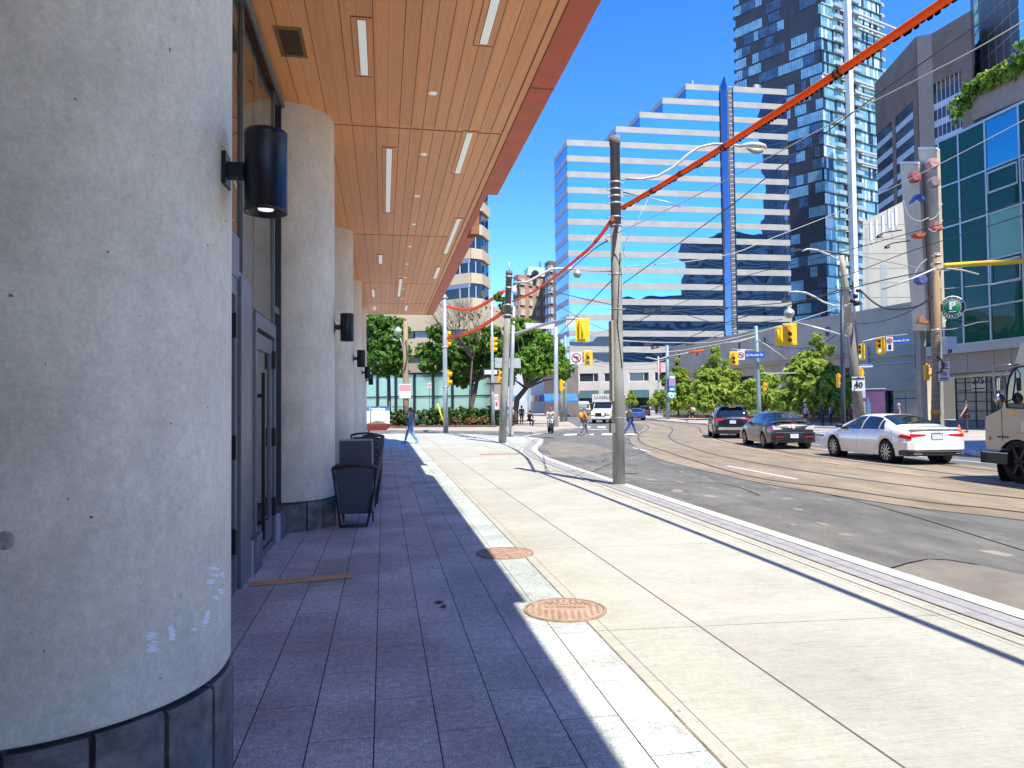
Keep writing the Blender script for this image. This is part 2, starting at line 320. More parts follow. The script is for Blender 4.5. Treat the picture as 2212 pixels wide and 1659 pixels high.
m_walk = line_mat('broomed_concrete', (.41,.405,.35), [(2.31,.016),(1.62,.006),(4.19,.006),(4.36,.006)], (-5.17+30.5,3.05,.0028), fine=((9,.95,1.04,(1,1,1)),(34,.93,1.04,(1,.6,1))), c2=(.49,.49,.425), ns=.9, r=.85, bump=.15, bs=140)
m_gran = granite()
m_curb = M('curb_concrete', (.56,.54,.50), .85, c2=(.66,.64,.60), ns=6, bump=.1, bs=120)
m_asph = M('asphalt', (.115,.113,.105), .9, c2=(.18,.175,.157), ns=.55, bump=.35, bs=160, nd_=8, fine=((3.0,.82,1.15,(1,.35,1)),(30,.82,1.15,(1,1,1))), stretch=(1,.45,1), spots=(3.0,.66,(.31,.27,.22)))
m_bed = M('track_concrete', (.235,.185,.125), .85, c2=(.315,.255,.18), fine=((2.0,.86,1.1,(1,.3,1)),(22,.88,1.1,(1,1,1))), ns=.5, nd_=8, bump=.15, bs=120, stretch=(1,.3,1))
m_rail = M('rail_groove', (.07,.055,.045), .5, c2=(.14,.11,.09), ns=5)
m_white = M('road_paint', (.72,.72,.70), .6, c2=(.55,.55,.53), ns=14)
m_yel = M('yellow_paint', (.62,.38,.13), .7, c2=(.40,.29,.18), ns=9)
m_tan = M('old_sidewalk', (.36,.31,.25), .9, c2=(.47,.42,.35), ns=.6, bump=.1)
m_greypav = M('grey_paver', (.28,.28,.29), .85, c2=(.37,.37,.38), ns=5, bump=.2, bs=90)
m_soil = M('garden_soil', (.10,.07,.045), .95, c2=(.16,.11,.07), ns=3)
m_base = M('ground_base', (.24,.22,.20), .95, c2=(.30,.28,.25), ns=.2)
g = MB(); g.quad((-900,-400,-.14),(900,-400,-.14),(900,2200,-.14),(-900,2200,-.14)); struct(g, 'ground', m_base, 'flat grey ground reaching the horizon')
g = MB(); g.quad((-70,-60,RZ),(110,-60,RZ),(110,190,RZ),(-70,190,RZ)); struct(g, 'road', m_asph, 'patched grey asphalt street curving past the new pavement')
def offs(pl, d):
    pl = [V2(p) for p in pl]; o = []
    for i, p in enumerate(pl):
        t = (pl[min(i+1,len(pl)-1)]-pl[max(i-1,0)]).normalized(); o.append(p+Vector((t.y,-t.x))*d)
    return o
def smooth(pl, k=4):
    pl = [V2(p) for p in pl]; out = []
    for i in range(len(pl)-1):
        p0 = pl[max(i-1,0)]; p1 = pl[i]; p2 = pl[i+1]; p3 = pl[min(i+2,len(pl)-1)]
        for j in range(k):
            t = j/k; out.append(.5*((2*p1)+(p2-p0)*t+(2*p0-5*p1+4*p2-p3)*t*t+(3*p1-p0-3*p2+p3)*t**3))
    return out+[pl[-1]]
def strip(mb, pl, wd, z, h=None):
    a = offs(pl, -wd/2); b = offs(pl, wd/2)
    if h is None:
        vs = []; 
        for p, q in zip(a, b): vs += [(p.x,p.y,z),(q.x,q.y,z)]
        mb.add(vs, [(2*i,2*i+1,2*i+3,2*i+2) for i in range(len(a)-1)])
    else:
        n = len(a); vs = []
        for p, q in zip(a, b): vs += [(p.x,p.y,z),(q.x,q.y,z),(q.x,q.y,h),(p.x,p.y,h)]
        fs = []
        for i in range(n-1):
            for k in range(4): fs.append((4*i+k, 4*i+(k+1)%4, 4*i+4+(k+1)%4, 4*i+4+k))
        fs += [(3,2,1,0), (4*n-4,4*n-3,4*n-2,4*n-1)]
        mb.add(vs, fs)
# curb line (outer edge), going away from the camera
curb = smooth([(4.95,-34),(4.95,-10),(4.95,4.8),(4.98,8),(5.02,12),(5.07,16),(5.14,19.5),(5.27,22.8),(5.75,26.4),(6.55,29.7),(7.5,33.2),(7.95,35.2)], 5)
far_edge = [G(*p) for p in [(1172,947),(1130,942.5),(1060,939),(960,936),(820,934),(600,930)]]
inner = offs(curb, -.20)
pl = [tuple(p) for p in inner]+[tuple(V2(p)) for p in far_edge]+[(-30,far_edge[-1].y),(-30,-34)]
g = MB(); g.prism([p for p in pl], -.13, -.004, 0); struct(g, 'pavement_slab', m_base, 'slab under the pavement')
g = MB()
inn2 = offs(curb, -.52); inn2 = [p for p in inn2]
poly = [(1.52,-34)]+[tuple(p) for p in inn2]+[tuple(V2(p)) for p in far_edge[:4]]+[(1.52,far_edge[3].y)]
n = len(poly); g.add([(p[0],p[1],0) for p in poly], [tuple(range(n))]); sw = struct(g, 'sidewalk', m_walk, 'sunlit pale broomed concrete sidewalk')
g = MB(); yy = far_edge[3].y
g.add([(-1.5,-34,.0),(1.52,-34,.0),(1.52,yy,.0),(-1.5,yy,.0)], [(0,1,2,3)]); struct(g, 'paved_walk', m_gran, 'grey granite paver walk under the canopy')
g = MB(); g.add([(-30,32.6,.004),(-1.5,32.6,.004),(-1.5,far_edge[5].y,.004),(-30,far_edge[5].y,.004)], [(0,1,2,3)]); struct(g, 'corner_walk', m_walk, 'pale concrete corner beyond the building')
g = MB(); strip(g, offs(curb, -.10), .2, -.13, .006); struct(g, 'kerb', m_curb, 'pale concrete kerb beside the road')
g = MB(); strip(g, offs(curb, -.365), .33, -.02, .004); cp = struct(g, 'paver_band', m_greypav, 'grey paver band along the kerb')
# joints of the walk which follow the kerb (its straight joints are in the concrete itself)
g = MB()
strip(g, offs(curb, -.70), .016, .003); strip(g, offs(curb[:], -.53), .02, .0085); strip(g, offs(curb,-.205), .012, .0095); strip(g, offs(curb,-.37), .008, .0085)
g.box((1.515,-30,.001),(1.53,yy,.003)); g.build('joint', M('joint_dirt', (.13,.105,.085), .9, c2=(.3,.25,.2), ns=6)).parent = sw
# circular concrete collars around the covers are drawn by thin rings below
# tracks
import mathutils.geometry as mgeo_
def GP(l): return [V2(G(x, y, RZ)) for x, y in l]
bedL = smooth([(21,-20),(15.5,-8),(12.2,-1),(10.3,4.5)]+GP([(2212,1125),(2000,1100),(1800,1070),(1600,1035),(1450,1000),(1400,982),(1368,962),(1360,951),(1361,944),(1388,926),(1388,921),(1368,916),(1320,908)]), 4)
r1 = smooth([(21.7,-20),(16.2,-8),(12.9,-1),(11.0,4.5)]+GP([(2212,1108),(2000,1085),(1800,1055),(1600,1025),(1430,973),(1388,958),(1379,947),(1382,938),(1400,926),(1397,919),(1375,915.5),(1330,908)]), 4)
r2 = smooth([(23.1,-19.4),(17.6,-7.4),(14.3,-.4),(12.4,5.1)]+GP([(2212,1078),(2000,1055),(1750,1020),(1550,984),(1470,959),(1448,948),(1447,939),(1453,929),(1446,921.5),(1424,917),(1390,911)]), 4)
r3 = smooth([(25.8,-17.8),(20.4,-5.8),(17.2,1.0),(15.3,6.3)]+GP([(2212,1040),(2040,1022),(1934,1008),(1750,985),(1675,973),(1596,960),(1557,951),(1522,940),(1513,933),(1509,924),(1480,917),(1440,912)]), 4)
r4 = offs(r3, 1.5); bedR = offs(r3, 2.3)
g = MB(); poly = [tuple(p) for p in bedL]+[tuple(p) for p in bedR[::-1]]

m_as2 = M('asphalt_dark', (.105,.11,.103), .9, c2=(.165,.168,.155), ns=.8, bump=.3, bs=160, nd_=8, stretch=(1,.4,1)); m_as3 = M('asphalt_brown', (.165,.15,.125), .9, c2=(.25,.225,.185), ns=1.2, bump=.3, bs=150, nd_=9)
g = MB(); sm = smooth([(19.5,-20),(13.6,-8),(10.2,0),(8.6,5)]+GP([(2212,1150),(1990,1100),(1815,1063),(1570,1034),(1440,1005),(1385,980),(1372,962)]), 4)
pb_ = [tuple(p) for p in sm]+[tuple(p) for p in bedL[:len(bedL)-20][::-1]]
tri = mgeo_.tessellate_polygon([[Vector((p[0],p[1],0)) for p in pb_]]); g.add([(p[0],p[1],RZ+.0018) for p in pb_], [tuple(t) if (Vector(pb_[t[1]])-Vector(pb_[t[0]])).cross(Vector(pb_[t[2]])-Vector(pb_[t[0]])) > 0 else tuple(t[::-1]) for t in tri])
struct(g, 'road_patch', m_as2, 'darker asphalt strip beside the tracks')
for i_, q_ in enumerate(([(1868,1246),(2005,1208),(2120,1222),(2300,1262),(2300,1380)], [(1172,962),(1210,952),(1290,962),(1330,975),(1250,990),(1195,985)])):
    g = MB(); g.add([(p.x,p.y,RZ+.0025) for p in [G(x,y,RZ) for x,y in q_]], [tuple(range(len(q_)))[::-1]]); struct(g, 'road_patch', m_as3, ['brown worn patch by the kerb, near right','brown worn patch at the kerb corner'][i_])
g = MB(); 
for q_ in ([(1868,1246),(2005,1208),(2120,1222)], [(1340,1005),(1480,1012),(1700,1050),(1900,1095),(2212,1190)], [(1400,1040),(1560,1045),(1640,1070)], [(1230,985),(1290,1000),(1310,990)]): strip(g, smooth(GP(q_), 3), .022, RZ+.0042)
struct(g, 'road_crack', M('tar_line', (.035,.033,.03), .7, c2=(.12,.11,.10), ns=8), 'tarred cracks in the asphalt')
n1 = len(bedL); 
import mathutils.geometry as mgeo
tri = mgeo.tessellate_polygon([[Vector((p[0],p[1],0)) for p in poly]])
g.add([(p[0],p[1],RZ+.004) for p in poly], [tuple(t) if (Vector(poly[t[1]])-Vector(poly[t[0]])).cross(Vector(poly[t[2]])-Vector(poly[t[0]])) > 0 else tuple(t[::-1]) for t in tri])
bed = struct(g, 'track_bed', m_bed, 'tan concrete streetcar track bed')
g = MB(); 
for q in (r1, r2, r3, r4): strip(g, q, .085, RZ+.010)
for q in (bedL, bedR): strip(g, q, .03, RZ+.009)
g.build('rail', m_rail).parent = bed
g = MB()
for q in (r1, r2, r3, r4): strip(g, offs(q, .012), .028, RZ+.013)
g.build('rail_head', M('rail_steel', (.38,.34,.30), .35, 1.0, c2=(.22,.18,.14), ns=20)).parent = bed
g = MB()
def mark(px): g.add([(p.x,p.y,RZ+.009) for p in [G(x,y,RZ) for x,y in px]], [tuple(range(len(px)))])
d1 = GP([(1367,967),(1405,977)]); strip(g, d1, .12, RZ+.009)
d2 = GP([(1570,1007),(1650,1022),(1722,1036)]); strip(g, d2, .12, RZ+.009)
strip(g, [(10.6,2.0),(9.8,5.0)], .12, RZ+.009)
for q in ([(1302,936),(1372,936),(1376,939.5),(1298,940.5)], [(1268,938),(1284,937.5),(1282,940.5),(1264,941)], [(1222,937.5),(1247,937),(1245,941),(1216,941)],
          [(1268,927),(1312,927.3),(1312,928.4),(1268,928)], [(1291,921),(1309,921),(1309,924),(1290,924)], [(1252,922),(1276,921.5),(1275,924),(1250,924.5)],
          [(1320,920.5),(1345,920.5),(1347,923.5),(1320,923.5)]): mark(q)
for a, b in (((1052,941.5),(1160,939.5)), ((1075,937),(1160,935.6)), ((960,933.3),(1010,932)), ((850,930.5),(1075,932.6)), ((1120,944.5),(1190,933))): strip(g, GP([a,b]), .22, RZ+.009)
strip(g, offs(r3, 3.1)[10:46], .12, RZ+.009)
struct(g, 'road_marking', m_white, 'worn white lines and crosswalk bars')
g = MB(); ym = [(a+b)/2 for a, b in zip(r2, offs(r2, 2.2))]; 
yl = smooth([(24.6,-18.6),(19.1,-6.6),(15.8,.4),(13.9,5.8)]+GP([(2212,1050),(2000,1030),(1820,1005),(1700,984),(1600,965),(1545,951),(1508,935)]), 4); strip(g, yl, .14, RZ+.014)
struct(g, 'centre_line', m_yel, 'faded yellow line between the two tracks')
# far corner sidewalk (left) and garden bed
fc = [V2(G(*p)) for p in [(600,926),(960,930),(1100,931.5),(1150,933),(1182,929.5),(1250,923.5),(1240,917),(1222,908),(1217,899),(1196,892.5)]]+[Vector((-70,150))]
g = MB(); g.prism([tuple(p) for p in fc], -.13, .0); struct(g, 'corner_pavement', m_tan, 'worn tan sidewalk on the far corner')
bed_ = [V2(G(*p)) for p in [(600,921),(840,923.5),(1072,922.5),(1080,912),(1060,907),(600,907)]]
g = MB(); g.prism([tuple(p) for p in bed_], -.1, .12); struct(g, 'garden_bed', m_soil, 'planting bed of the hedge')
# far right sidewalk
fr_ = smooth([(24.6,-22),(20.8,-8),(18.9,2),(18.0,10),(17.9,15)]+GP([(2110,985),(2060,975),(1800,945),(1640,925),(1560,918),(1500,916),(1400,905),(1385,895)]), 3)
g = MB(); g.prism([tuple(p) for p in fr_]+[(100,150),(100,-22)], -.13, .01); struct(g, 'far_sidewalk', m_tan, 'tan concrete sidewalk across the street')
g = MB(); strip(g, offs(fr_, .08), .17, -.13, .018); struct(g, 'far_kerb', m_curb, 'kerb across the street')
# ---- manhole covers
m_iron = M('rusty_iron', (.36,.24,.175), .75, c2=(.50,.37,.29), ns=7, bump=.3, bs=70)
m_ironp = M('rusty_iron_relief', (.25,.15,.10), .75, c2=(.40,.28,.20), ns=9)
def manhole(c, r, label, txt, rz):
    t = T('manhole_cover', label, 'manhole cover', (c[0],c[1],0), rz, 'iron covers in the pavement')
    f = MB(); f.lathe([(r*.93,.001),(r*.93,.011),(r,.011),(r,.001)], n=48, smooth=False); f.build('rim', m_ironp, t)
    d = MB(); d.lathe([(0.0001,.009),(r*.915,.009),(r*.92,.001)], n=48, smooth=False); dd = d.build('lid', m_iron, t)
    k = MB(); s = .052; N = int(r/s)+1
    for i in range(-N, N+1):
        for j in range(-N, N+1):
            x, y = i*s, j*s
            if math.hypot(x, y) > r*.84: continue
            if txt and abs(x) < r*.62 and 0 < y+.01 < .21: continue
            k.box((x-.012,y-.016,.008),(x+.012,y+.016,.0125))
    k.build('relief_pattern', m_ironp, t)
    if txt:
        for q, yy_, in ((txt[0], .155), (txt[1], .06)):
            tm = text_mb(q, .085, (0, yy_, .011), (-1,0,0), (0,-1,0), .0025, bold=.002); tm.build('lettering', m_ironp, t)
    cl = MB(); cl.lathe([(r+.10,.0028),(r+.105,.0045),(r+.11,.0028)], n=48, a0=-.9, a1=1.5); cl.build('collar_joint', m_curb, t)
    return t
manhole((1.44,5.63), .335, 'rusty round iron manhole cover with raised lettering, nearer of two', ('SANITARY','DANGER'), R(-12))
manhole((1.34,7.94), .325, 'rusty round iron manhole cover without lettering, partly in canopy shadow', None, R(15))
mh = T('manhole_cover', 'small dark oblong iron grate in pavement by the kerb corner', 'grate', G(1085,981), 0, None)
q = MB(); q.box((-.75,-.3,.001),(.75,.3,.008)); q.build('frame', m_ironp, mh)
q = MB()
for i in range(12): q.box((-.68+i*.12,-.25,.006),(-.62+i*.12,.25,.012))
q.build('grille', m_iron, mh)
# loose board and leaves on the pavers
a = G(540,1266); b_ = G(762,1247); mid = (a+b_)/2; dv = (b_-a)
bd = MB(); bd.obox((0,0,.018), (dv.length/2, .035, .016), (1,0,0)); o = bd.build('wooden_board', M('board_wood', (.66,.32,.15), .6, c2=(.80,.45,.24), ns=9, stretch=(.5,8,8)), None, bevel=.006, loc=None)
o.location = (mid.x, mid.y, 0); o.rotation_euler = (0,0,math.atan2(dv.y, dv.x)); tag(o, 'orange brown wooden board lying on the pavers by the doors', 'board')
m_leaf0 = M('dead_leaf', (.09,.05,.03), .8)
for i, (px, py, s) in enumerate(((948,1303,.035),(958,1312,.03))):
    c = G(px, py); lf = MB(); lf.add([(0,-s,.004),(s*1.3,0,.016),(0,s,.006),(-s*1.4,0,.012),(0,0,.02)], [(0,1,4),(1,2,4),(2,3,4),(3,0,4)], True)
    o = lf.build('dry_leaf', m_leaf0); o.location = (c.x,c.y,0); o.rotation_euler = (0,0,i*1.3)
    tag(o, ['curled brown dry leaf on pavers, farther of two','curled brown dry leaf on pavers, nearer of two'][i], 'leaf', 'dry leaves on the pavers')
c = G(855,984); lf = MB(); lf.obox((0,0,.006),(.16,.1,.004),(1,.3,0)); o = lf.build('paper_scrap', M('paper', (.5,.48,.45), .8)); o.location = (c.x,c.y,.001); tag(o, 'flat grey paper scrap on the shaded pavers near the leaning chairs', 'paper')
# ================================================================ BUILDING WITH THE CANOPY
SOF = 5.85; PR = .72; PX = -1.42
PY = [3.42, 10.62, 17.25, 23.95, 30.2]
m_conc = M('pillar_concrete', (.70,.65,.555), .8, c2=(.83,.78,.675), fine=((5,.93,1.05,(1,1,.5)),(26,.94,1.05,(1,1,1)),(60,.93,1.05,(1,1,1))), ns=1.6, nd_=10, bump=.10, bs=90, spots=(30,.735,(.20,.19,.18)))
m_stone = M('plinth_stone', (.085,.088,.09), .55, c2=(.27,.275,.275), ns=7, nd_=8, bump=.3, bs=40, ramp=(.38,.78))
m_mort = M('mortar', (.16,.155,.15), .95, c2=(.09,.09,.09), ns=9)
m_wood = wood_planks()
m_groove = M('plank_groove', (.30,.12,.055), .8); m_ridge = M('plank_ridge', (.62,.33,.20), .5)
m_fascia = M('fascia_metal', (.58,.10,.045), .5, c2=(.66,.12,.055), ns=3)
m_alum = M('grey_aluminium', (.17,.185,.20), .38, .3, c2=(.20,.215,.23), ns=3)
m_alumd = M('dark_aluminium', (.045,.052,.07), .35, .3)
m_black = M('black_metal', (.012,.014,.02), .35, .2)
m_facade = M('upper_wall', (.24,.08,.055), .6, c2=(.30,.11,.075), ns=2)
m_gl_near = dark_glass('shopfront_glass', (.030,.036,.036), 2.1, .015, .05, .8)
m_gl_door = dark_glass('door_glass', (.012,.016,.016), 1.7, .02)
bld = T('canopy_building', 'corner building with wood-clad canopy, glazed shopfront and red fascia', 'building', (PX,0,0))
Y0, Y1 = -24.0, 32.1
# soffit: planks with real grooves, notch on the outer side
s = MB()
s.box((-1.40,Y0,SOF),(1.90,Y1,SOF+.12)); sof = wb(s, 'soffit', m_wood, bld)
s = MB(); x = -1.30; k = 0
dark_, rid = MB(), MB()
while x < 1.85:
    cuts = [Y0]+[y for y in (-2.9,3.9,10.62,17.3,24.0,28.6) ]+[Y1]
    for a, b in zip(cuts, cuts[1:]):
        (rid if (x < .12 and k%2 == 0) else dark_).box((x-.0042,a+.05,SOF-.003),(x+.0042,b-.05,SOF+.01))
    x += .172; k += 1
for y in (-2.9,3.9,10.62,17.3,24.0,28.6): dark_.box((-1.38,y-.012,SOF-.0045),(1.80,y+.012,SOF+.012))
dark_.box((1.80,Y0,SOF-.0045),(1.812,Y1,SOF+.012))
wb(dark_, 'groove', m_groove, sof, bld); wb(rid, 'bright_groove', m_ridge, sof, bld)
fa = MB()
for a, b, xo in ((Y0,2.3,2.13),(2.3,8.98,2.235),(9.0,13.72,2.235),(13.72,15.0,2.03),(15.0,16.2,2.06),(16.22,17.3,2.03),(17.3,24.0,2.235),(24.02,Y1,2.235)):
    fa.box((1.902,a,SOF-.006),(xo,b,SOF+.62))
wb(fa, 'fascia', m_fascia, bld)
fa = MB(); fa.box((1.905,8.975,SOF-.010),(2.24,9.005,SOF+.2)); fa.box((1.905,Y0,SOF-.012),(1.915,Y1,SOF))
for i in range(4): fa.box((2.03,16.9+.1*i,SOF+.0),(2.3,16.96+.1*i,SOF+.5))
wb(fa, 'fascia_joint', m_groove, bld)
u = MB(); u.box((-14,Y0,SOF+.63),(2.2,Y1-.05,19.5)); u.box((-14,Y0,SOF),(-1.45,Y1-.03,SOF+.64)); wb(u, 'wall', m_facade, bld)
i = 0
for z in (8.2, 11.6, 15.0):
    for y in range(-22, 31, 4):
        if y < -6: continue
        q = MB(); q.box((2.21,y,z),(2.235,y+2.6,z+1.9)); f = wb(q, 'window', m_alumd, bld); q = MB(); q.box((2.236,y+.08,z+.08),(2.245,y+2.52,z+1.82)); wb(q, 'pane', m_gl_near, f, bld)
# end wall and back
q = MB(); q.box((-14,Y1-.04,0),(-1.45,Y1-.0,SOF)); q.box((-14,Y0,0),(-4.2,Y1-.05,SOF)); wb(q, 'rear_wall', m_alumd, bld)
# glazing between the pillars : panes and mullions (slightly out of true, as the photo's wavy mirror images show)
GX = -1.40
segs = [(-16,-4.2),(-3.1,2.75),(4.1,7.4),(9.45,9.95),(11.3,16.6),(17.9,23.3),(24.6,29.6),(30.9,32.05)]
def pane(y0, y1, z0, z1, tilt=0.0):
    q = MB(); q.add([(GX-.01,y0,z0),(GX-.01+tilt,y1,z0),(GX-.01+tilt,y1,z1),(GX-.01,y0,z1)], [(0,1,2,3)]); return wb(q, 'window_pane', m_gl_near, bld)
random.seed(3)
for a, b in segs:
    n = max(1, round((b-a)/1.6)); st = (b-a)/n
    for k in range(n):
        ya, yb = a+k*st, a+(k+1)*st
        t = random.uniform(-.008,.008)
        pane(ya, yb, .36, 2.95, t); pane(ya, yb, 2.95, SOF, t)
    q = MB()
    for k in range(n+1): q.box((GX-.06,a+k*st-.03,.30),(GX+.025,a+k*st+.03,SOF))
    q.box((GX-.05,a,2.91),(GX+.03,b,2.99)); q.box((GX-.06,a,.30),(GX+.03,b,.38)); q.box((GX-.05,a,SOF-.1),(GX+.035,b,SOF-.001))
    wb(q, 'window_frame', m_alum, bld)
for a, b in segs: q = MB(); q.box((GX-.05,a,-.01),(GX+.05,b,.30)); wb(q, 'stone_curb', m_stone, bld)
# above the doors
q = MB(); q.box((GX-.10,7.40,2.72),(GX-.02,9.45,SOF)); wb(q, 'door_head', m_alumd, bld)
for ya, yb in ((7.42,8.1),(8.1,8.8),(8.8,9.43)):
    q = MB(); q.add([(GX,ya,2.76),(GX+.004*(ya-8),yb,2.76),(GX+.004*(ya-8),yb,SOF),(GX,ya,SOF)], [(0,1,2,3)]); wb(q, 'window_pane', m_gl_near, bld)
q = MB(); q.box((GX-.03,9.85,.3),(GX+.05,10.0,SOF-.002)); wb(q, 'corner_post', m_alumd, bld)
q = MB(); q.tube([(GX+.06,-3,SOF-.07),(GX+.06,9.95,SOF-.07)], .04, 8); wb(q, 'top_rail', m_alum, bld)
# doors
def door(y0, y1, h, label=None):
    dr = MB()
    dr.box((GX-.02,y0,.0),(GX+.07,y0+.09,h)); dr.box((GX-.02,y1-.09,.0),(GX+.07,y1,h)); dr.box((GX-.02,y0+.09,h-.16),(GX+.07,y1-.09,h)); dr.box((GX-.02,y0+.09,0),(GX+.06,y1-.09,.06))
    d = wb(dr, 'door', m_alum, bld, bevel=.004)
    q = MB(); a, b = y0+.12, y1-.12
    q.box((GX,a,.08),(GX+.04,a+.13,h-.2)); q.box((GX,b-.13,.08),(GX+.04,b,h-.2)); q.box((GX,a+.13,h-.38),(GX+.04,b-.13,h-.2)); q.box((GX,a+.13,.08),(GX+.04,b-.13,.34))
    wb(q, 'door_leaf', m_alum, d, bld)
    q = MB(); q.box((GX+.01,a+.13,.34),(GX+.02,b-.13,h-.38)); wb(q, 'door_glass', m_gl_door, d, bld)
    for z in (.35,1.2,h-.55):
        q = MB(); q.box((GX+.04,b-.03,z),(GX+.085,b+.03,z+.22)); wb(q, 'hinge', m_black, d, bld)
    q = MB(); q.box((GX+.10,a+.05,.25),(GX+.135,a+.095,2.05)); q.box((GX+.03,a+.055,.42),(GX+.11,a+.09,.46)); q.box((GX+.03,a+.055,1.78),(GX+.11,a+.09,1.82)); wb(q, 'door_handle', m_black, d, bld)
door(7.85, 9.28, 2.70); door(5.0, 6.9, 2.86)
q = MB(); q.box((GX-.02,6.92,0),(GX+.10,7.42,2.90)); q.box((GX-.02,4.5,2.86),(GX+.08,6.92,3.25)); q.box((GX-.01,7.42,.0),(GX+.045,7.85,2.72)); wb(q, 'door_surround', m_alum, bld, bevel=.004)
# stone kerb pieces with pale cut ends beside the doors
m_cut = M('cut_edge', (.55,.56,.60), .7)
for (ya, yb, h) in ((9.30,10.45,.36),(7.44,7.92,.36)):
    q = MB(); q.box((GX,ya+.02,-.01),(GX+.13,yb,h)); c_ = wb(q, 'stone_curb', m_stone, bld)
    q = MB(); q.box((GX+.01,ya,.0),(GX+.12,ya+.0199,h-.01)); wb(q, 'cut_end', m_cut, c_, bld)
# ceiling lights, downlights, vent
m_lens = M('light_lens', (.66,.68,.66), .4, emis=(.9,.95,.9,.12))
def ceil_light(x, y0, y1):
    fr = MB(); fr.box((x-.11,y0-.05,SOF-.0052),(x+.11,y1+.05,SOF-.001)); f = wb(fr, 'light_fixture', m_wood, bld)
    fr = MB(); fr.box((x-.112,y0-.06,SOF-.009),(x+.112,y0-.05,SOF)); fr.box((x-.112,y1+.05,SOF-.009),(x+.112,y1+.06,SOF)); fr.box((x-.115,y0-.05,SOF-.009),(x-.11,y1+.05,SOF)); fr.box((x-.052,y0-.01,SOF-.008),(x+.052,y1+.01,SOF-.004)); wb(fr, 'trim', m_groove, f, bld)
    fr = MB(); fr.box((x-.045,y0,SOF-.014),(x+.045,y1,SOF-.008)); wb(fr, 'diffuser', m_lens, f, bld)
def onsof(px, py): return G(px, py, SOF)
for (xa, ya, xb, yb) in ((780,42,788,160),(1069,0,1045,93),(838,320,840,457),(1015,286,988,373),(990,472,963,547),(822,550,822,569),(864,602,863,640),(948,577,939,601),(806,625,807,641),(878,659,877,671)):
    p = onsof(xa, ya); q_ = onsof(xb, yb); ceil_light((p.x+q_.x)/2, p.y-(1.2 if ya == 0 else 0), q_.y)
for y in (-1.5,-4.2): ceil_light(.05, y, y+1.2)
for px, py in ((935,201),(915,333),(901,423),(893,484),(885,532),(879,570),(875,599),(872,624),(869,645)):
    p = onsof(px, py); q = MB(); q.lathe([(.0,SOF-.012),(.045,SOF-.012),(.06,SOF-.004)], (p.x,p.y,0), 16); wb(q, 'downlight', m_lens, bld)
p = onsof(601,62); p2 = onsof(655,119); p3 = onsof(640,64)
q = MB(); q.box((p.x-.05,p.y-.06,SOF-.008),(p3.x+.06,p2.y+.06,SOF-.001)); v_ = wb(q, 'ceiling_vent', M('vent_frame', (.27,.13,.05), .6), bld)
q = MB(); xx = p.x
while xx < p3.x+.02: q.box((xx,p.y,SOF-.014),(xx+.006,p2.y,SOF-.009)); xx += .022
q.box((p.x,p.y,SOF-.0095),(p3.x+.02,p2.y,SOF-.0085)); wb(q, 'louvre', M('vent_slats', (.07,.035,.018), .6), v_, bld)
p = onsof(808,663); q = MB(); q.lathe([(.0,SOF-.16),(.05,SOF-.14),(.08,SOF-.09),(.09,SOF-.03),(.1,SOF)], (p.x,p.y,0), 16); wb(q, 'camera_dome', m_lens, bld)
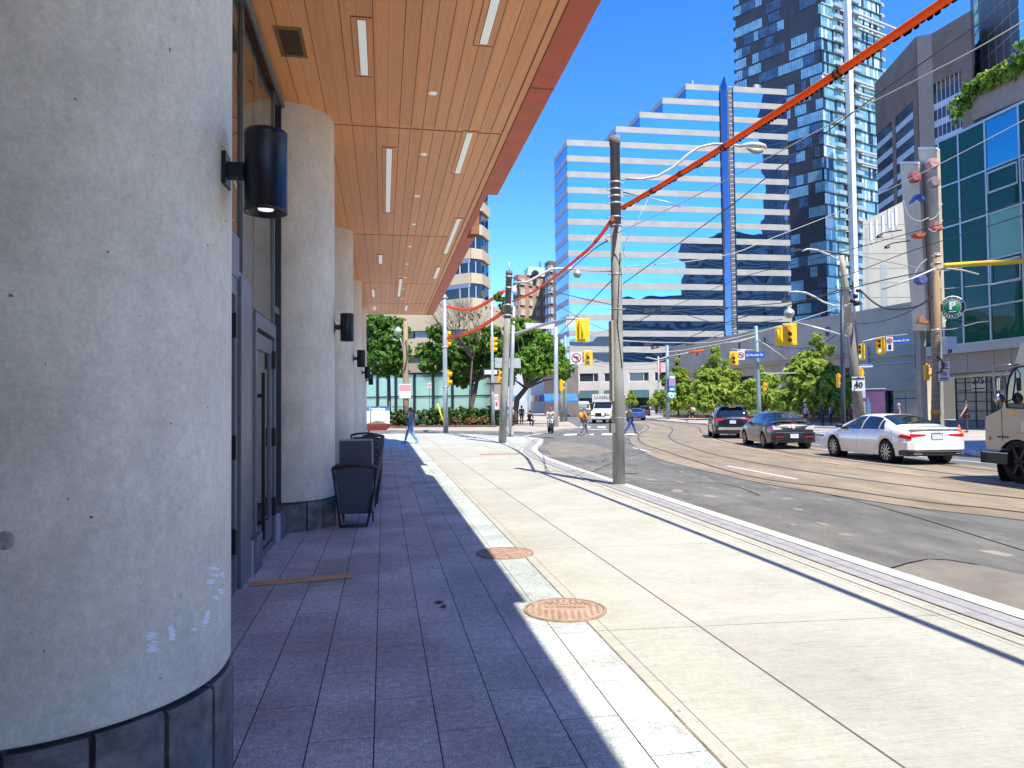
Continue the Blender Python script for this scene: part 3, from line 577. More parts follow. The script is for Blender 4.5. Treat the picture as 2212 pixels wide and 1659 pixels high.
# ---------------------------------------------------------------- pillars
pn = ['nearest thick concrete pillar with pale scuffs above its dark stone plinth','concrete pillar just beyond the glass doors, dark stone plinth behind dark table','third concrete pillar, behind the leaning tables','fourth concrete pillar, narrow strip seen beyond the third','farthest concrete pillar at the end of the canopy']
scuff = M('white_scuff', (.93,.94,.95), .8, c2=(.85,.87,.9), ns=18)
for i, y in enumerate(PY):
    t = T('pillar', pn[i], 'pillar', (PX,y,0), 0, 'round concrete pillars under the canopy')
    PH = .52 if i == 0 else .42
    q = MB(); q.lathe([(PR-.012,PH-.02),(PR,PH),(PR,SOF+.005)], n=96); q.build('shaft', m_conc, t)
    q = MB(); q.lathe([(PR-.05,-.005),(PR-.05,PH-.01),(0,PH-.01)], n=64); q.build('plinth_core', m_mort, t)
    q = MB(); nb = 17
    for k in range(nb):
        a0 = 2*math.pi*k/nb+.015+.1; a1 = 2*math.pi*(k+1)/nb-.015+.1
        vs = []; rr = PR+.012; m_ = 5; h = PH-.045+.006*((k*7)%3)
        for j in range(m_+1):
            a = a0+(a1-a0)*j/m_
            for r_, z in ((rr-.07,-.005),(rr,-.005),(rr,h-.012),(rr-.012,h),(rr-.07,h)): vs.append((r_*math.cos(a), r_*math.sin(a), z))
        fs = [(5*j+c, 5*j+5+c, 5*j+6+c, 5*j+1+c) for j in range(m_) for c in range(4)]
        fs += [(0,1,2,3,4), tuple(5*m_+c for c in (4,3,2,1,0))]
        q.add(vs, fs)
    q.build('plinth', m_stone, t)
    if i == 0:
        q = MB(); rnd = random.Random(5)
        def patch(px0, py0, px1, py1):
            # a scrape on the shaft, placed by angle and height on the cylinder
            cs = []
            for (px, py) in ((px0,py0),(px1,py0),(px1,py1),(px0,py1)):
                v = ray(px, py); cx, cy = PX, y
                A = v.x**2+v.y**2; B = -2*(v.x*cx+v.y*cy); Cc = cx*cx+cy*cy-(PR+.0015)**2; dsc = B*B-4*A*Cc
                if dsc < 0: return
                tt = (-B-math.sqrt(dsc))/(2*A); cs.append((v.x*tt-cx, v.y*tt-cy, EYE+v.z*tt))
            q.add(cs, [(3,2,1,0)])
        for (cx_, cy_, w_, h_) in ((328,1385,16,45),(372,1365,11,34),(440,1345,9,12),(447,1330,8,26),(420,1360,7,7),(455,1255,16,8),(470,1243,14,7),(463,1228,16,7),(478,1275,10,10),(468,1290,10,8),(482,1240,6,10)):
            for _ in range(int(h_/1.3)):
                px = cx_+rnd.uniform(-w_,w_)*.45; py = cy_+rnd.uniform(-h_,h_)*.5; ww = rnd.uniform(5,w_*.9+3); hh = rnd.uniform(1.5,4.0)
                patch(px-ww*.5, py, px+ww*.5, py+hh)
        q.build('scuff_mark', scuff, t)
        q = MB(); q.lathe([(.0001,.001),(.024,.003),(.032,.001),(.036,-.006)], (0,0,0), 12, ax=(-.05,-1,0)); o = q.build('patched_hole', M('patch_mortar', (.27,.24,.21), .9, c2=(.5,.47,.44), ns=40), t)
        v = ray(6,1168); cx, cy = PX, y; A = v.x**2+v.y**2; B = -2*(v.x*cx+v.y*cy); Cc = cx*cx+cy*cy-PR**2; tt = (-B-math.sqrt(max(0,B*B-4*A*Cc)))/(2*A)
        o.location = (v.x*tt-cx, v.y*tt-cy, EYE+v.z*tt)
# wall lamps
def lamp(y, label, z=2.87, s=1.0, hh=.2):
    t = T('wall_lamp', label, 'wall lamp', (PX+PR-.003,y,z), 0, 'black cylinder lamps on the pillars')
    q = MB(); q.box((-.004,-.06*s,-.075*s),(.014,.06*s,.075*s)); q.build('mount_plate', m_black, t, bevel=.002)
    q = MB(); q.box((.014,-.03*s,-.035*s),(.085*s,.03*s,.035*s)); q.tube([(.012,-.062*s,0),(.02,-.066*s,0)], .005, 8); q.build('arm', m_black, t, bevel=.003)
    cx_ = .18*s; q = MB(); r = .098*s; h = hh*s
    q.lathe([(.0001,h),(r-.004,h),(r,h-.004),(r,h-.03),(r*.985,h-.032),(r*.985,-h+.02),(r,-h+.018),(r,-h),(r-.012,-h),(r-.014,-h+.03),(.0001,-h+.03)], (cx_,0,0), 48); q.build('housing', m_black, t)
    q = MB(); q.lathe([(.0001,-h+.012),(.035*s,-h+.014),(.036*s,-h+.028)], (cx_,0,0), 20); q.build('lens', M('lamp_lens', (.75,.78,.8), .15, emis=(.9,.95,1,.35)) if 'lamp_lens' not in bpy.data.materials else bpy.data.materials['lamp_lens'], t)
lamp(3.36, 'large black cylinder lamp on the nearest pillar, white lens underneath', 2.735, .98, .19)
lamp(10.6, 'black cylinder lamp on the pillar beyond the glass doors', 2.84)
lamp(17.2, 'small black cylinder lamp on the third pillar', 2.84)
lamp(23.9, 'small black cylinder lamp on the fourth pillar', 2.84)
lamp(30.1, 'tiny black cylinder lamp on the farthest pillar', 2.84)
# ---------------------------------------------------------------- leaning tables and stacked chairs
m_tab = M('dark_table_top', (.055,.068,.10), .5, c2=(.055,.065,.095), ns=8)
m_tedge = M('table_edge', (.33,.35,.38), .4, .4)
m_frame = M('chair_frame', (.05,.055,.07), .32, .5)
t = T('table', 'dark folded table standing on its edge against the pillar plinth', 'table', (-.42,11.05,0), R(-3), 'dark tables leaning by the pillars')
q = MB(); q.box((-.24,-.015,.06),(.24,.015,1.16)); q.build('table_top', m_tab, t, bevel=.004)
q = MB(); q.box((-.25,-.02,1.16),(.25,.03,1.185)); q.box((.24,-.02,.06),(.255,.03,1.16)); q.box((-.255,-.02,.06),(-.24,.03,1.16)); q.build('edge_band', m_tedge, t)
for sx in (-.2,.2):
    q = MB(); q.tube([(sx,.03,0),(sx,.10,.5),(sx,.04,1.0)], .014, 8); q.build('leg', m_black, t)
t = T('chair', 'front dark chair, tipped back-to-viewer with tapering open frame', 'chair', (-.40,10.12,0), R(-2), 'dark outdoor chairs leaning by the pillars')
q = MB()
q.tube([(-.30,.0,.83),(-.27,0,.6),(-.20,0,.02)], [.022,.02,.014], 8); q.tube([(.30,.0,.83),(.28,0,.6),(.16,0,.02)], [.022,.02,.014], 8)
q.tube([(-.30,0,.83),(-.15,-.01,.862),(0,-.012,.872),(.15,-.01,.862),(.30,0,.83)], .028, 8); q.tube([(-.21,0,.02),(-.1,-.03,.03),(.06,-.03,.03),(.17,0,.02)], .018, 8)
q.build('frame', m_frame, t)
q = MB(); q.add([(-.275,.015,.83),(.275,.015,.83),(.19,.05,.20),(-.20,.05,.20)], [(0,1,2,3)]); q.add([(-.275,.022,.83),(.275,.022,.83),(.19,.057,.20),(-.20,.057,.20)], [(3,2,1,0)]); q.build('backrest', m_tab, t)
q = MB(); q.box((-.19,.10,.18),(.24,.50,.42)); q.build('seat', m_tab, t, bevel=.02)
for sx in (-.2,.22):
    q = MB(); q.tube([(sx,.45,.2),(sx,.55,.0)], .014, 8); q.build('leg', m_frame, t)
def slat_chair(first=None):
    t = T('chair', 'x', 'chair', (0,0,0), 0, 'dark slatted chairs stacked in a row by the wall')
    q = MB()
    for z in (.95,): q.tube([(-.27,0,z-.03),(-.15,-.02,z),(0,-.025,z+.01),(.15,-.02,z),(.27,0,z-.03)], .022, 8)
    q.tube([(-.27,0,.92),(-.24,.12,.45),(-.22,.30,0)], .016, 8); q.tube([(.27,0,.92),(.24,.12,.45),(.22,.30,0)], .016, 8)
    q.build('frame', m_frame, t)
    q = MB()
    for k in range(5): q.box((-.24,.02+.02*k,.82-.085*k),(.24,.04+.02*k,.88-.085*k))
    q.build('backrest', m_tab, t, bevel=.004)
    q = MB(); q.box((-.23,.13,.41),(.23,.50,.445)); q.build('seat', m_tab, t, bevel=.01)
    for sx in (-.21,.21):
        q = MB(); q.tube([(sx,.12,.42),(sx,.02,.0)], .015, 8); q.build('leg', m_frame, t)
    return t
c0 = slat_chair()
nn = ['nearest','second','third','fourth','fifth','sixth','seventh','eighth','farthest']
for k in range(9):
    c = c0 if k == 0 else copy_tree(c0)
    c.location = (-.36+.012*k, 12.3+k*.78, .0 if k < 7 else .02); c.rotation_euler = (0,0,R(-4+k))
    c['label'] = nn[k]+' dark slatted chair of the row behind the leaning table'
sh = T('chair', 'x', 'chair', (0,0,0)); bpy.data.objects.remove(sh)
for k in range(5):
    c = copy_tree(c0); c.location = (-.33, 12.2+.09*k, .34-.05*k+.0); c.location.z = .16*k+.16; c.rotation_euler = (0,0,0)
    c.scale = (.82,.82,.82); c.location.y = 12.0+.12*k; c.location.z = .0+.11*k
    c['label'] = ['lowest','second lowest','middle','second highest','topmost'][k]+' small dark chair nested in the stack behind the leaning table'; c['group'] = 'small chairs nested in one stack'
# red barrow, black rack, notice board
m_redp = M('red_paint', (.30,.04,.035), .5, c2=(.20,.03,.03), ns=9)
p = G(812,936)
t = T('wheelbarrow', 'dark red barrow of soil parked past the canopy end', 'wheelbarrow', (p.x,p.y,0))
q = MB(); q.add([(-.7,-.4,.2),(.7,-.4,.2),(.7,.4,.2),(-.7,.4,.2),(-1.0,-.55,.62),(1.1,-.55,.62),(1.1,.55,.62),(-1.0,.55,.62)], [(3,2,1,0),(0,1,5,4),(1,2,6,5),(2,3,7,6),(3,0,4,7)]); q.build('tray', m_redp, t)
q = MB(); q.add([(-.9,-.5,.55),(1.0,-.5,.55),(1.0,.5,.55),(-.9,.5,.55),(.1,0,.85)], [(0,1,4),(1,2,4),(2,3,4),(3,0,4)]); q.build('soil', m_soil, t)
q = MB(); q.tube([(.9,-.3,.55),(1.9,-.3,.35),(2.6,-.3,.55)], .025, 8); q.build('handle', m_redp, t)
q = MB(); q.lathe([(.12,-.05),(.2,-.05),(.2,.05),(.12,.05)], (-.6,0,.2), 16, ax=(0,1,0)); q.build('wheel', m_black, t)
p = G(842,928); bl, tr_ = AT(810,928,p), AT(869,880,p)
t = T('garment_rack', 'thin black rolling rack of square tubes in front of the hedge', 'rack', (p.x,p.y,0))
q = MB()
for xx in (-1.45,1.25): q.tube([(xx,0,.02),(xx,0,1.75)], .035, 6); q.tube([(xx,-.3,.05),(xx,.3,.05)], .03, 6)
q.tube([(-1.45,0,1.75),(1.25,0,1.75)], .03, 6); q.tube([(-1.45,0,.12),(1.25,0,.12)], .03, 6); q.build('frame', m_black, t)
p = G(814,925); 
t = T('notice_board', 'white development notice board with blue heading beyond the pillars', 'sign', (p.x,p.y,0), 0)
q = MB(); q.box((-1.6,.0,.05),(1.05,.04,1.82)); q.build('panel', M('sign_white', (.72,.73,.78), .6), t)
q = MB(); q.box((-1.6,-.006,1.45),(1.05,.001,1.82)); q.build('header', M('sign_blue', (.05,.16,.50), .5), t)
text_mb('Notice', .46, (.05,-.012,1.6), (1,0,0), (0,0,1), .003, bold=.012).build('lettering', M('sign_letter_white', (.8,.8,.8), .6), t)
q = MB()
for k in range(9): q.box((-1.3,-.004,1.3-.1*k),(.2+.5*((k*37)%5)/5.,-.001,1.32-.1*k))
q.box((.2,-.004,.5),(.8,-.001,.58)); q.build('small_print', M('sign_print', (.25,.3,.45), .6), t)
# ================================================================ BUILDINGS OF THE CITY
def P3(px, py, d): return D(px, py, d)
def zat(px, py, d): return D(px, py, d).z
def lerp(a, b, t): return a+(b-a)*t
# ---- mirror glass office slab with pale bands
m_mir = mirror_glass('mirror_glass', (.46,.66,.90), .015, .10, .10)
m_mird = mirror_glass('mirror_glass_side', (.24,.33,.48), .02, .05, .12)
m_band = M('band_precast', (.33,.315,.28), .75, c2=(.39,.375,.335), ns=.35, nd_=3)
m_bandj = M('band_joint', (.38,.36,.32), .8)
m_frm = M('white_frame', (.62,.62,.62), .5)
dL, dR = 166., 174.
A = W(1232, dL); B = W(1715, dR); Lb = W(1204, 178.6)
F0 = 3.78; top0 = 64.9
t1 = T('office_tower', 'stepped office tower of blue mirror glass with white horizontal bands', 'office tower', (A.x,A.y,0))
dirf = (B-A).normalized(); nrm = Vector((dirf.y,-dirf.x))
Wd = (B-A).length; back = -nrm
steps = [0.0, (W(1340,167.5)-A).length, (W(1393,168.2)-A).length, (W(1444,169)-A).length, (W(1495,170)-A).length]
shaft0, shaft1 = (W(1570,171.2)-A).length, (W(1595,171.8)-A).length
def onf(s_): return A+dirf*s_
core = MB(); dd = (Lb-A)
for k, s0 in enumerate(steps):
    zt = top0+F0*k - .4; zb = 0 if k == 0 else top0+F0*(k-1)-.5
    a_ = onf(s0); core.prism([tuple(a_+back*.5+dirf*.5), tuple(B+back*.5-dirf*.3), tuple(B+back*16), tuple(a_+dd*.99+dirf*.5)], zb, zt)
wb(core, 'wall', M('core_grey', (.12,.13,.15), .7), t1)
nf = 22
for k in range(-4, 18):
    zb = top0-F0*k     # top of a band
    lev = -k if k < 0 else 0
    if k == -5: continue
    s0 = steps[min(4, lev)]
    a_ = onf(s0)
    if zb < 10: break
    for (u0, u1) in ((s0, shaft0-.3), (shaft1+.4, Wd)):
        q = MB(); q.wall(onf(u0), onf(u1), zb-1.42, zb, .8, .10)
        bnd = wb(q, 'spandrel_band', m_band, t1)
        q = MB(); q.wall(onf(u0)+dirf*.05, onf(u1)-dirf*.05, zb-F0, zb-1.42, .3, 0.0); wb(q, 'window_band', m_mir, t1)
        q = MB(); s_ = u0+3.0
        while s_ < u1-.5: q.wall(onf(s_), onf(s_+.12), zb-1.30, zb-.06, .1, .115); s_ += 6.0
        wb(q, 'band_joint', m_bandj, bnd, t1)
    # left side
    q = MB(); q.wall(a_+dd, a_, zb-1.36, zb, .8, .10); wb(q, 'side_band', M('band_side_shaded', (.30,.33,.38), .7) if 'band_side_shaded' not in bpy.data.materials else bpy.data.materials['band_side_shaded'], t1)  # bluish copy of the band colour, the side's shade painted in
    q = MB(); q.wall(a_+dd, a_-(-dd.normalized())*.0, zb-F0, zb-1.36, .3, 0.0); wb(q, 'side_window_band', m_mird, t1)
# glazed shaft with pointed top
sa, sb = onf(shaft0), onf((W(1587,171.5)-A).length); mid = (sa+sb)/2+nrm*1.6
zt = zat(1578,179,170); za = zat(1583,165,170)
q = MB(); q.prism([tuple(sa), tuple(mid), tuple(sb), tuple(sb+back*2), tuple(sa+back*2)], 12, zt)
q.add([(sa.x,sa.y,zt),(mid.x,mid.y,zt),(sb.x,sb.y,zt),((sb+back*2).x,(sb+back*2).y,zt),((sa+back*2).x,(sa+back*2).y,zt),((mid+back).x,(mid+back).y,za+2)], [(0,1,5),(1,2,5),(2,3,5),(3,4,5),(4,0,5)])
wb(q, 'glass_shaft', m_mird, t1)
q = MB(); q.wall(sb+dirf*.0, onf(shaft1)+dirf*.4, 12, zt-1.5, .5, -.6); wb(q, 'recess', m_mird, t1)
q = MB(); 
for k in range(60): q.wall(sb+dirf*.1, onf(shaft1), 12+k*1.15, 12.12+k*1.15, .1, .1)
wb(q, 'ladder', m_frm, t1)
for px, py, w_ in ((1500,170,.5),(1640,178,1.2)):
    p = P3(px, py, 175); q = MB(); q.box((p.x-w_/2,p.y+1,p.z-3),(p.x+w_/2,p.y+2,p.z)); wb(q, 'roof_unit', m_band, t1)
# ---- low beige block at its foot
m_bg = M('beige_precast', (.46,.42,.36), .85, c2=(.54,.50,.43), ns=.5, nd_=6)
m_win = dark_glass('dark_window', (.02,.028,.035), 1.7, .02, .02, .3)
b0 = W(1246,160,877); b1 = W(1464,157,877); t = T('office_block', 'low beige precast block with square windows below the mirror tower', 'building', (b0.x,b0.y,0))
zt = zat(1300,789,159); df = (b1-b0).normalized(); bk = Vector((-df.y,df.x)); Ln = (b1-b0).length
def pp(a, b_, dep): return [tuple(a), tuple(b_), tuple(b_+bk*dep), tuple(a+bk*dep)]
q = MB(); q.prism(pp(b0+bk*.5, b1+bk*.5, 30), 0, zt-.3); wb(q, 'wall', M('core_beige', (.25,.22,.19), .8) , t)
zw1 = zat(1300,806,159); zw0 = zat(1300,825,159)
q = MB(); q.wall(b0, b1, zw1, zt, .6, 0); q.wall(b0, b1, zw0-1.9, zw0, .6, 0)
n = 4; st = Ln/n
for k in range(n+1): q.wall(b0+df*max(0,k*st-.62), b0+df*min(Ln,k*st+.62), 0, zw1, .6, .05)
wb(q, 'facade', m_bg, t)
for k in range(n):
    a_, c_ = b0+df*(k*st+.62), b0+df*((k+1)*st-.62)
    q = MB(); q.wall(a_, c_, zw0, zw1, .3, -.3); f = wb(q, 'window', m_win, t)
    q = MB(); q.wall(a_, c_, zw0-.0, zw0+.15, .3, -.1); q.wall(a_, a_+df*.15, zw0+.15, zw1, .2, -.15); q.wall(c_-df*.15, c_, zw0+.15, zw1, .2, -.15); q.wall((a_+c_)/2+df*1, (a_+c_)/2+df*1.12, zw0+.15, zw1, .2, -.15); wb(q, 'frame', m_frm, f, t)
    q = MB(); q.wall(a_, c_, 0, zw0-1.9, .3, -.3); wb(q, 'shop_window', m_win, t)
    q = MB(); p0, p1 = a_, c_; z1 = zw0-2.0; o_ = -bk
    q.add([(p0.x,p0.y,z1),(p1.x,p1.y,z1),((p1+o_*1.6).x,(p1+o_*1.6).y,z1-1.6),((p0+o_*1.6).x,(p0+o_*1.6).y,z1-1.6)], [(0,1,2,3),(3,2,1,0)]); wb(q, 'awning', M('teal_awning', (.06,.16,.19), .6) if 'teal_awning' not in bpy.data.materials else bpy.data.materials['teal_awning'], t)
# ---- dark checkered residential tower
rnd = random.Random(11)
m_dkp = M('dark_panel', (.020,.022,.030), .5, c2=(.035,.035,.045), ns=.3)
m_pan = M('pale_blue_pane', (.16,.34,.42), .15, .35, c2=(.30,.52,.60), ns=.5)
m_pan2 = M('dim_blue_pane', (.05,.09,.15), .15, .35, c2=(.10,.17,.25), ns=.5)
m_mul = M('mullion_dark', (.05,.08,.10), .5)
C_ = W(1794, 192); hd = R(-31.7); dl = Vector((math.sin(hd), math.cos(hd)))
rv = ray(1606, 877); # left end: intersect
# C_ + dl*s = t*rv
det = dl.x*(-rv.y)+rv.x*dl.y; s_ = (-C_.x*(-rv.y)-rv.x*C_.y)/det
# solve directly
M2 = np.array([[dl.x,-rv.x],[dl.y,-rv.y]]); sol = np.linalg.solve(M2, -np.array([C_.x,C_.y])); s_ = float(sol[0]); Lf = C_+dl*s_
Rr = W(1926, 205)
t2 = T('residential_tower', 'very tall dark tower with scattered pale window panels and glass balconies', 'residential tower', (C_.x,C_.y,0))
HT = 150.; FL = 3.3
q = MB(); bkv = (Lf-C_); q.prism([tuple(C_+ (Lf-C_).normalized()*.4), tuple(Rr), tuple(Rr+bkv), tuple(Lf)], 0, HT)
wb(q, 'wall', m_dkp, t2)
wlen = (C_-Lf).length; ncol = int(wlen/.66); cw = wlen/ncol
ldir = (C_-Lf).normalized()
ws = WinSet(t2, 100)
for fl in range(int(10/FL), int(HT/FL)):
    z0 = fl*FL; c = 0
    while c < ncol:
        run = rnd.choice((2,3,3,4,5,6,7)); on = rnd.random() < .62; dim = rnd.random() < .35
        if on:
            a = MB(); b_ = a
            for k in range(run):
                if c+k >= ncol: break
                x0 = (c+k)*cw; (b_ if dim else a).wall(Lf+ldir*(x0+.05), Lf+ldir*(x0+cw-.05), z0+.5, z0+FL-.05, .2, .08)
            ws.add('window_pane', a, m_pan2 if dim else m_pan)
        c += run
ws.done()
    
m_tgl = M('teal_glass', (.16,.36,.35), .12, .3, c2=(.34,.58,.52), ns=.6); m_tglp = M('pale_panel', (.55,.68,.72), .4); m_slab = M('balcony_slab', (.45,.47,.50), .6)
m_bal = dark_glass('balcony_glass', (.30,.38,.40), 1.5, .1)
rd = (Rr-C_); rl = rd.length; rdn = rd.normalized(); rn = Vector((rdn.y,-rdn.x))
fin = (W(1846,197)-C_).length
ws = WinSet(t2, 100)
for fl in range(int(10/FL), int(HT/FL)):
    z0 = fl*FL
    x = .0
    while x < rl-1:
        wd = rnd.choice((.7,.9,1.1))
        m_ = rnd.random(); tgt = MB(); tm_ = m_tgl if m_ < .62 else (m_tglp if m_ < .84 else m_win)
        if not (fin-1.0 < x+wd/2 < fin+1.0): tgt.wall(C_+rdn*x, C_+rdn*(x+wd-.08), z0+.3, z0+FL-.05, .2, .06)
        ws.add('balcony_window', tgt, tm_); x += wd
    q = MB(); q.wall(C_+rdn*.1, Rr, z0, z0+.28, .4, .35)
    if fl % 6 == 3 or fl % 6 == 4: q.wall(C_+rdn*(fin+2), Rr+rdn*5, z0, z0+.45, .6, 1.6)
    sl_ = wb(q, 'floor_slab', m_slab if fl%6 in (3,4) else m_mul, t2)
    for (u, v_) in ((4.6,7.8),(fin+2.2,fin+5.4)): q = MB(); q.wall(C_+rdn*u, C_+rdn*v_, z0+.26, z0+1.25, .06, 1.15); q.wall(C_+rdn*u, C_+rdn*v_, z0+.1, z0+.27, 1.2, 1.15); wb(q, 'balcony', m_bal, t2)
    q = MB(); q.wall(Rr-rdn*.2, Rr+rdn*1.8, z0+.1, z0+1.1, 1.2, .0); wb(q, 'balcony', m_bal, t2)
ws.done()
q = MB(); q.wall(C_+rdn*(fin-.85), C_+rdn*(fin+.85), 8, HT+4, 1.5, 1.6); wb(q, 'white_fin', M('fin_white', (.66,.68,.78), .45), t2)
for fl in range(18, 45): q = MB(); q.wall(Lf+(-ldir)*.9, Lf, fl*FL, fl*FL+.9, .8, -.2); wb(q, 'side_balcony', m_mul, t2)
# ---- brown tower
m_brn = M('brown_stone', (.15,.105,.085), .8, c2=(.19,.14,.11), ns=.25); m_brl = M('light_brown_stone', (.33,.25,.20), .8, c2=(.28,.21,.17), ns=1.2)
m_gw = M('grey_window', (.035,.04,.055), .12, .2, c2=(.07,.08,.10), ns=.3); m_pw = M('pale_spandrel', (.42,.47,.54), .5)
a0 = W(1910,172); a1 = W(2003,150); a2 = W(2036,149); a3 = W(2125,140); 
zt = zat(2003,66,150); t = T('brown_tower', 'brown stone office tower with banded windows behind the teal balconies', 'office tower', (a1.x,a1.y,0))
e = (a3-a2); 
q = MB(); bk3 = a1.normalized()*25
q.prism([tuple(a0+bk3*.04), tuple(a1+bk3*.04), tuple(a2+bk3*.04), tuple(a3+bk3*.04), tuple(a3+bk3)], 0, zt-1)
wb(q, 'wall', m_brn, t)
q = MB(); q.wall(a1, a2, 0, zt, 1.0, .3); wb(q, 'light_pier', m_brl, t)
q = MB(); q.wall(a0, a1, zt-13, zt, .8, .2); q.wall(a2, a3, zt-11, zt, .8, .2); q.wall(a1-(a1-a0).normalized()*2, a1, 0, zt-13, .6, .25); q.wall(a0+(a1-a0)*.42, a0+(a1-a0)*.5, 0, zt-13, .6, .25); q.wall(a3-(a3-a2).normalized()*2.5, a3, 0, zt-11, .6, .25); wb(q, 'parapet', m_brn, t)
for k in range(14):
    z = zt-13-3.7*k
    if z < 20: break
    
    for e0, e1 in ((a0,a1),(a2,a3)):
        q = MB(); q.wall(e0, e1, z-2.3, z, .3, .08); wb(q, 'window_band', m_gw, t)
        q = MB(); q.wall(e0, e1, z-3.7, z-2.3, .3, .11); wb(q, 'spandrel', m_pw, t)
q = MB()
for k in range(1, 9): s_ = k/9; q.wall(a2+(a3-a2)*s_, a2+(a3-a2)*(s_+.008), 20, zt-11, .1, .18)
wb(q, 'mullion', m_frm, t)
# ---- dark glass tower, top right corner
a0 = W(2124,152); a1 = W(2146,144); a2 = W(2230,131); t = T('dark_tower', 'dark glass tower at the top right corner with a teal edge strip', 'office tower', (a1.x,a1.y,0))
q = MB(); bk3 = a1.normalized()*14; q.prism([tuple(a0), tuple(a1), tuple(a2), tuple(a2+bk3), tuple(a0+bk3*.7)], 0, 130); wb(q, 'wall', m_mul, t)
gm = M('dark_pane_grey', (.10,.105,.115), .3, .3); tealp = mirror_glass('teal_strip', (.12,.50,.50), .1, .02, .5)
k = 0
for z in np.arange(44, 130, 4.0):
    for j in range(5):
        s0, s1 = j/5, (j+1)/5
        if j > 3: continue
        q = MB(); q.wall(a1+(a2-a1)*(s0+.006), a1+(a2-a1)*(s1-.006), z+.1, z+3.9, .1, .05); wb(q, 'window_pane', gm, t)
    q = MB(); q.wall(a0+(a1-a0)*.35, a0+(a1-a0)*.8, z+.2, z+3.8, .1, .05); wb(q, 'teal_pane', tealp, t)
q = MB()
for j in range(5): q.wall(a1+(a2-a1)*(j/5-.004), a1+(a2-a1)*(j/5+.004), 40, 130, .1, .09)
for z in np.arange(44, 130, 4.0): q.wall(a1, a2, z-.12, z+.12, .1, .085)
wb(q, 'mullion', M('mullion_grey', (.22,.22,.22), .5), t)
# ---- green glass museum building
m_ggl = dark_glass('green_glass', (.008,.075,.055), 1.33, .02, .10, .22); m_ggt = mirror_glass('teal_lit_glass', (.08,.30,.36), .05, .06, .2); m_ggg = M('green_blind', (.10,.33,.24), .35, c2=(.12,.36,.27), ns=.4, spec=.8)
m_alu = M('mullion_silver', (.42,.45,.46), .4, .5); m_dash = M('granite_spandrel', (.25,.215,.175), .85, c2=(.33,.29,.24), ns=14, nd_=8)
pts = [W(1999,47.5), W(2045,45.6), W(2088,44.2), W(2147,42.2), W(2222,39.9), W(2330,37.0)]
t = T('glass_building', 'curved dark green glass museum building with silver grid above street doors', 'building', (pts[1].x,pts[1].y,0))
zb = 5.3; zt = 18.6; hs = [(zb,7.4),(7.4,10.15),(10.15,12.9),(12.9,15.6),(15.6,18.6)]
q = MB(); q.prism([tuple(p+Vector((.6,.8))*.45) for p in pts[1:]]+[tuple(pts[-1]+Vector((10,14))), tuple(pts[0]+Vector((16,20))), tuple(pts[0]+Vector((1.2,1.0)))], 4.9, zt-.05); wb(q, 'wall', m_mul, t)
for i in range(0, 5):
    a_, b_ = pts[i], pts[i+1]
    for j, (z0, z1) in enumerate(hs):
        if i == 0 and j > 1: continue
        if i == 0: z1 = min(z1, 6.9)
        if i == 0 and j == 1: continue
        mm = m_ggl
        if i == 3 and j == 4: mm = m_ggt
        if i == 3 and j == 2: mm = m_ggg
        q = MB(); q.wall(a_, b_, z0, z1, .15, 0); f = wb(q, 'window_pane', mm, t)
        if i >= 3 and j in (1,3):
            q = MB(); a2_, b2_ = a_+(b_-a_)*.06, a_+(b_-a_)*.94
            for (u, v_) in ((z0+1.2,z0+1.32),(z1-.3,z1-.18)): q.wall(a2_, b2_, u, v_, .2, .10)
            q.wall(a2_, a2_+(b2_-a2_)*.03, z0+1.32, z1-.3, .2, .10); q.wall(b2_-(b2_-a2_)*.03, b2_, z0+1.32, z1-.3, .2, .10); wb(q, 'opening_frame', m_alu, f, t)
q = MB()
for i, p in enumerate(pts[:-1]):
    d_ = (pts[i+1]-p).normalized()
    if i > 0: q.wall(p-d_*.06, p+d_*.06, zb, zt, .25, .06)
    for z0, z1 in hs:
        if i == 0 and z0 > 6: continue
        q.wall(p, pts[i+1], z0-.05, z0+.05, .2, .05)
q.wall(pts[1], pts[-1] if False else pts[2], zt-.06, zt+.1, .3, .08)
for i in range(2, 5): q.wall(pts[i], pts[i+1], zt-.06, zt+.1, .3, .08)
wb(q, 'mullion', m_alu, t)
q = MB()
for i in range(5): q.wall(pts[i], pts[i+1], 4.75, zb-.06, .6, .10)
wb(q, 'canopy_edge', M('canopy_metal', (.36,.36,.35), .5, .2), t)
q = MB(); q.prism([tuple(p+Vector((.4,.3))) for p in pts]+[tuple(pts[-1]+Vector((4,3))), tuple(pts[0]+Vector((4,3)))], 3.45, 3.55); wb(q, 'canopy_ceiling', m_mul, t)
sh_ = Vector((.9,.35))
for i in range(1, 5):
    a_, b_ = pts[i]+sh_*.25, pts[i+1]+sh_*.25; L_ = (b_-a_).length; n = 2 if L_ > 2.2 else 1
    for k in range(n):
        q = MB(); q.wall(a_+(b_-a_)*(k/n+.008), a_+(b_-a_)*((k+1)/n-.008), 3.5, 4.74, .3, 0); wb(q, 'stone_panel', m_dash, t)
gl0 = pts[1]+sh_*1.2; gl1 = pts[-1]+sh_*1.2
q = MB(); q.wall(pts[0]+sh_*.6, gl1, -.1, .5, .3, 0); wb(q, 'sill', m_stone, t)
m_int = M('interior_tan', (.42,.33,.22), .7, c2=(.50,.40,.28), ns=.7); m_sg = dark_glass('street_glass', (.07,.075,.07), 1.6, .02, .02, .4)
xs_ = [0,.17,.30,.42,.5,.58,.67,.78,.9,1]
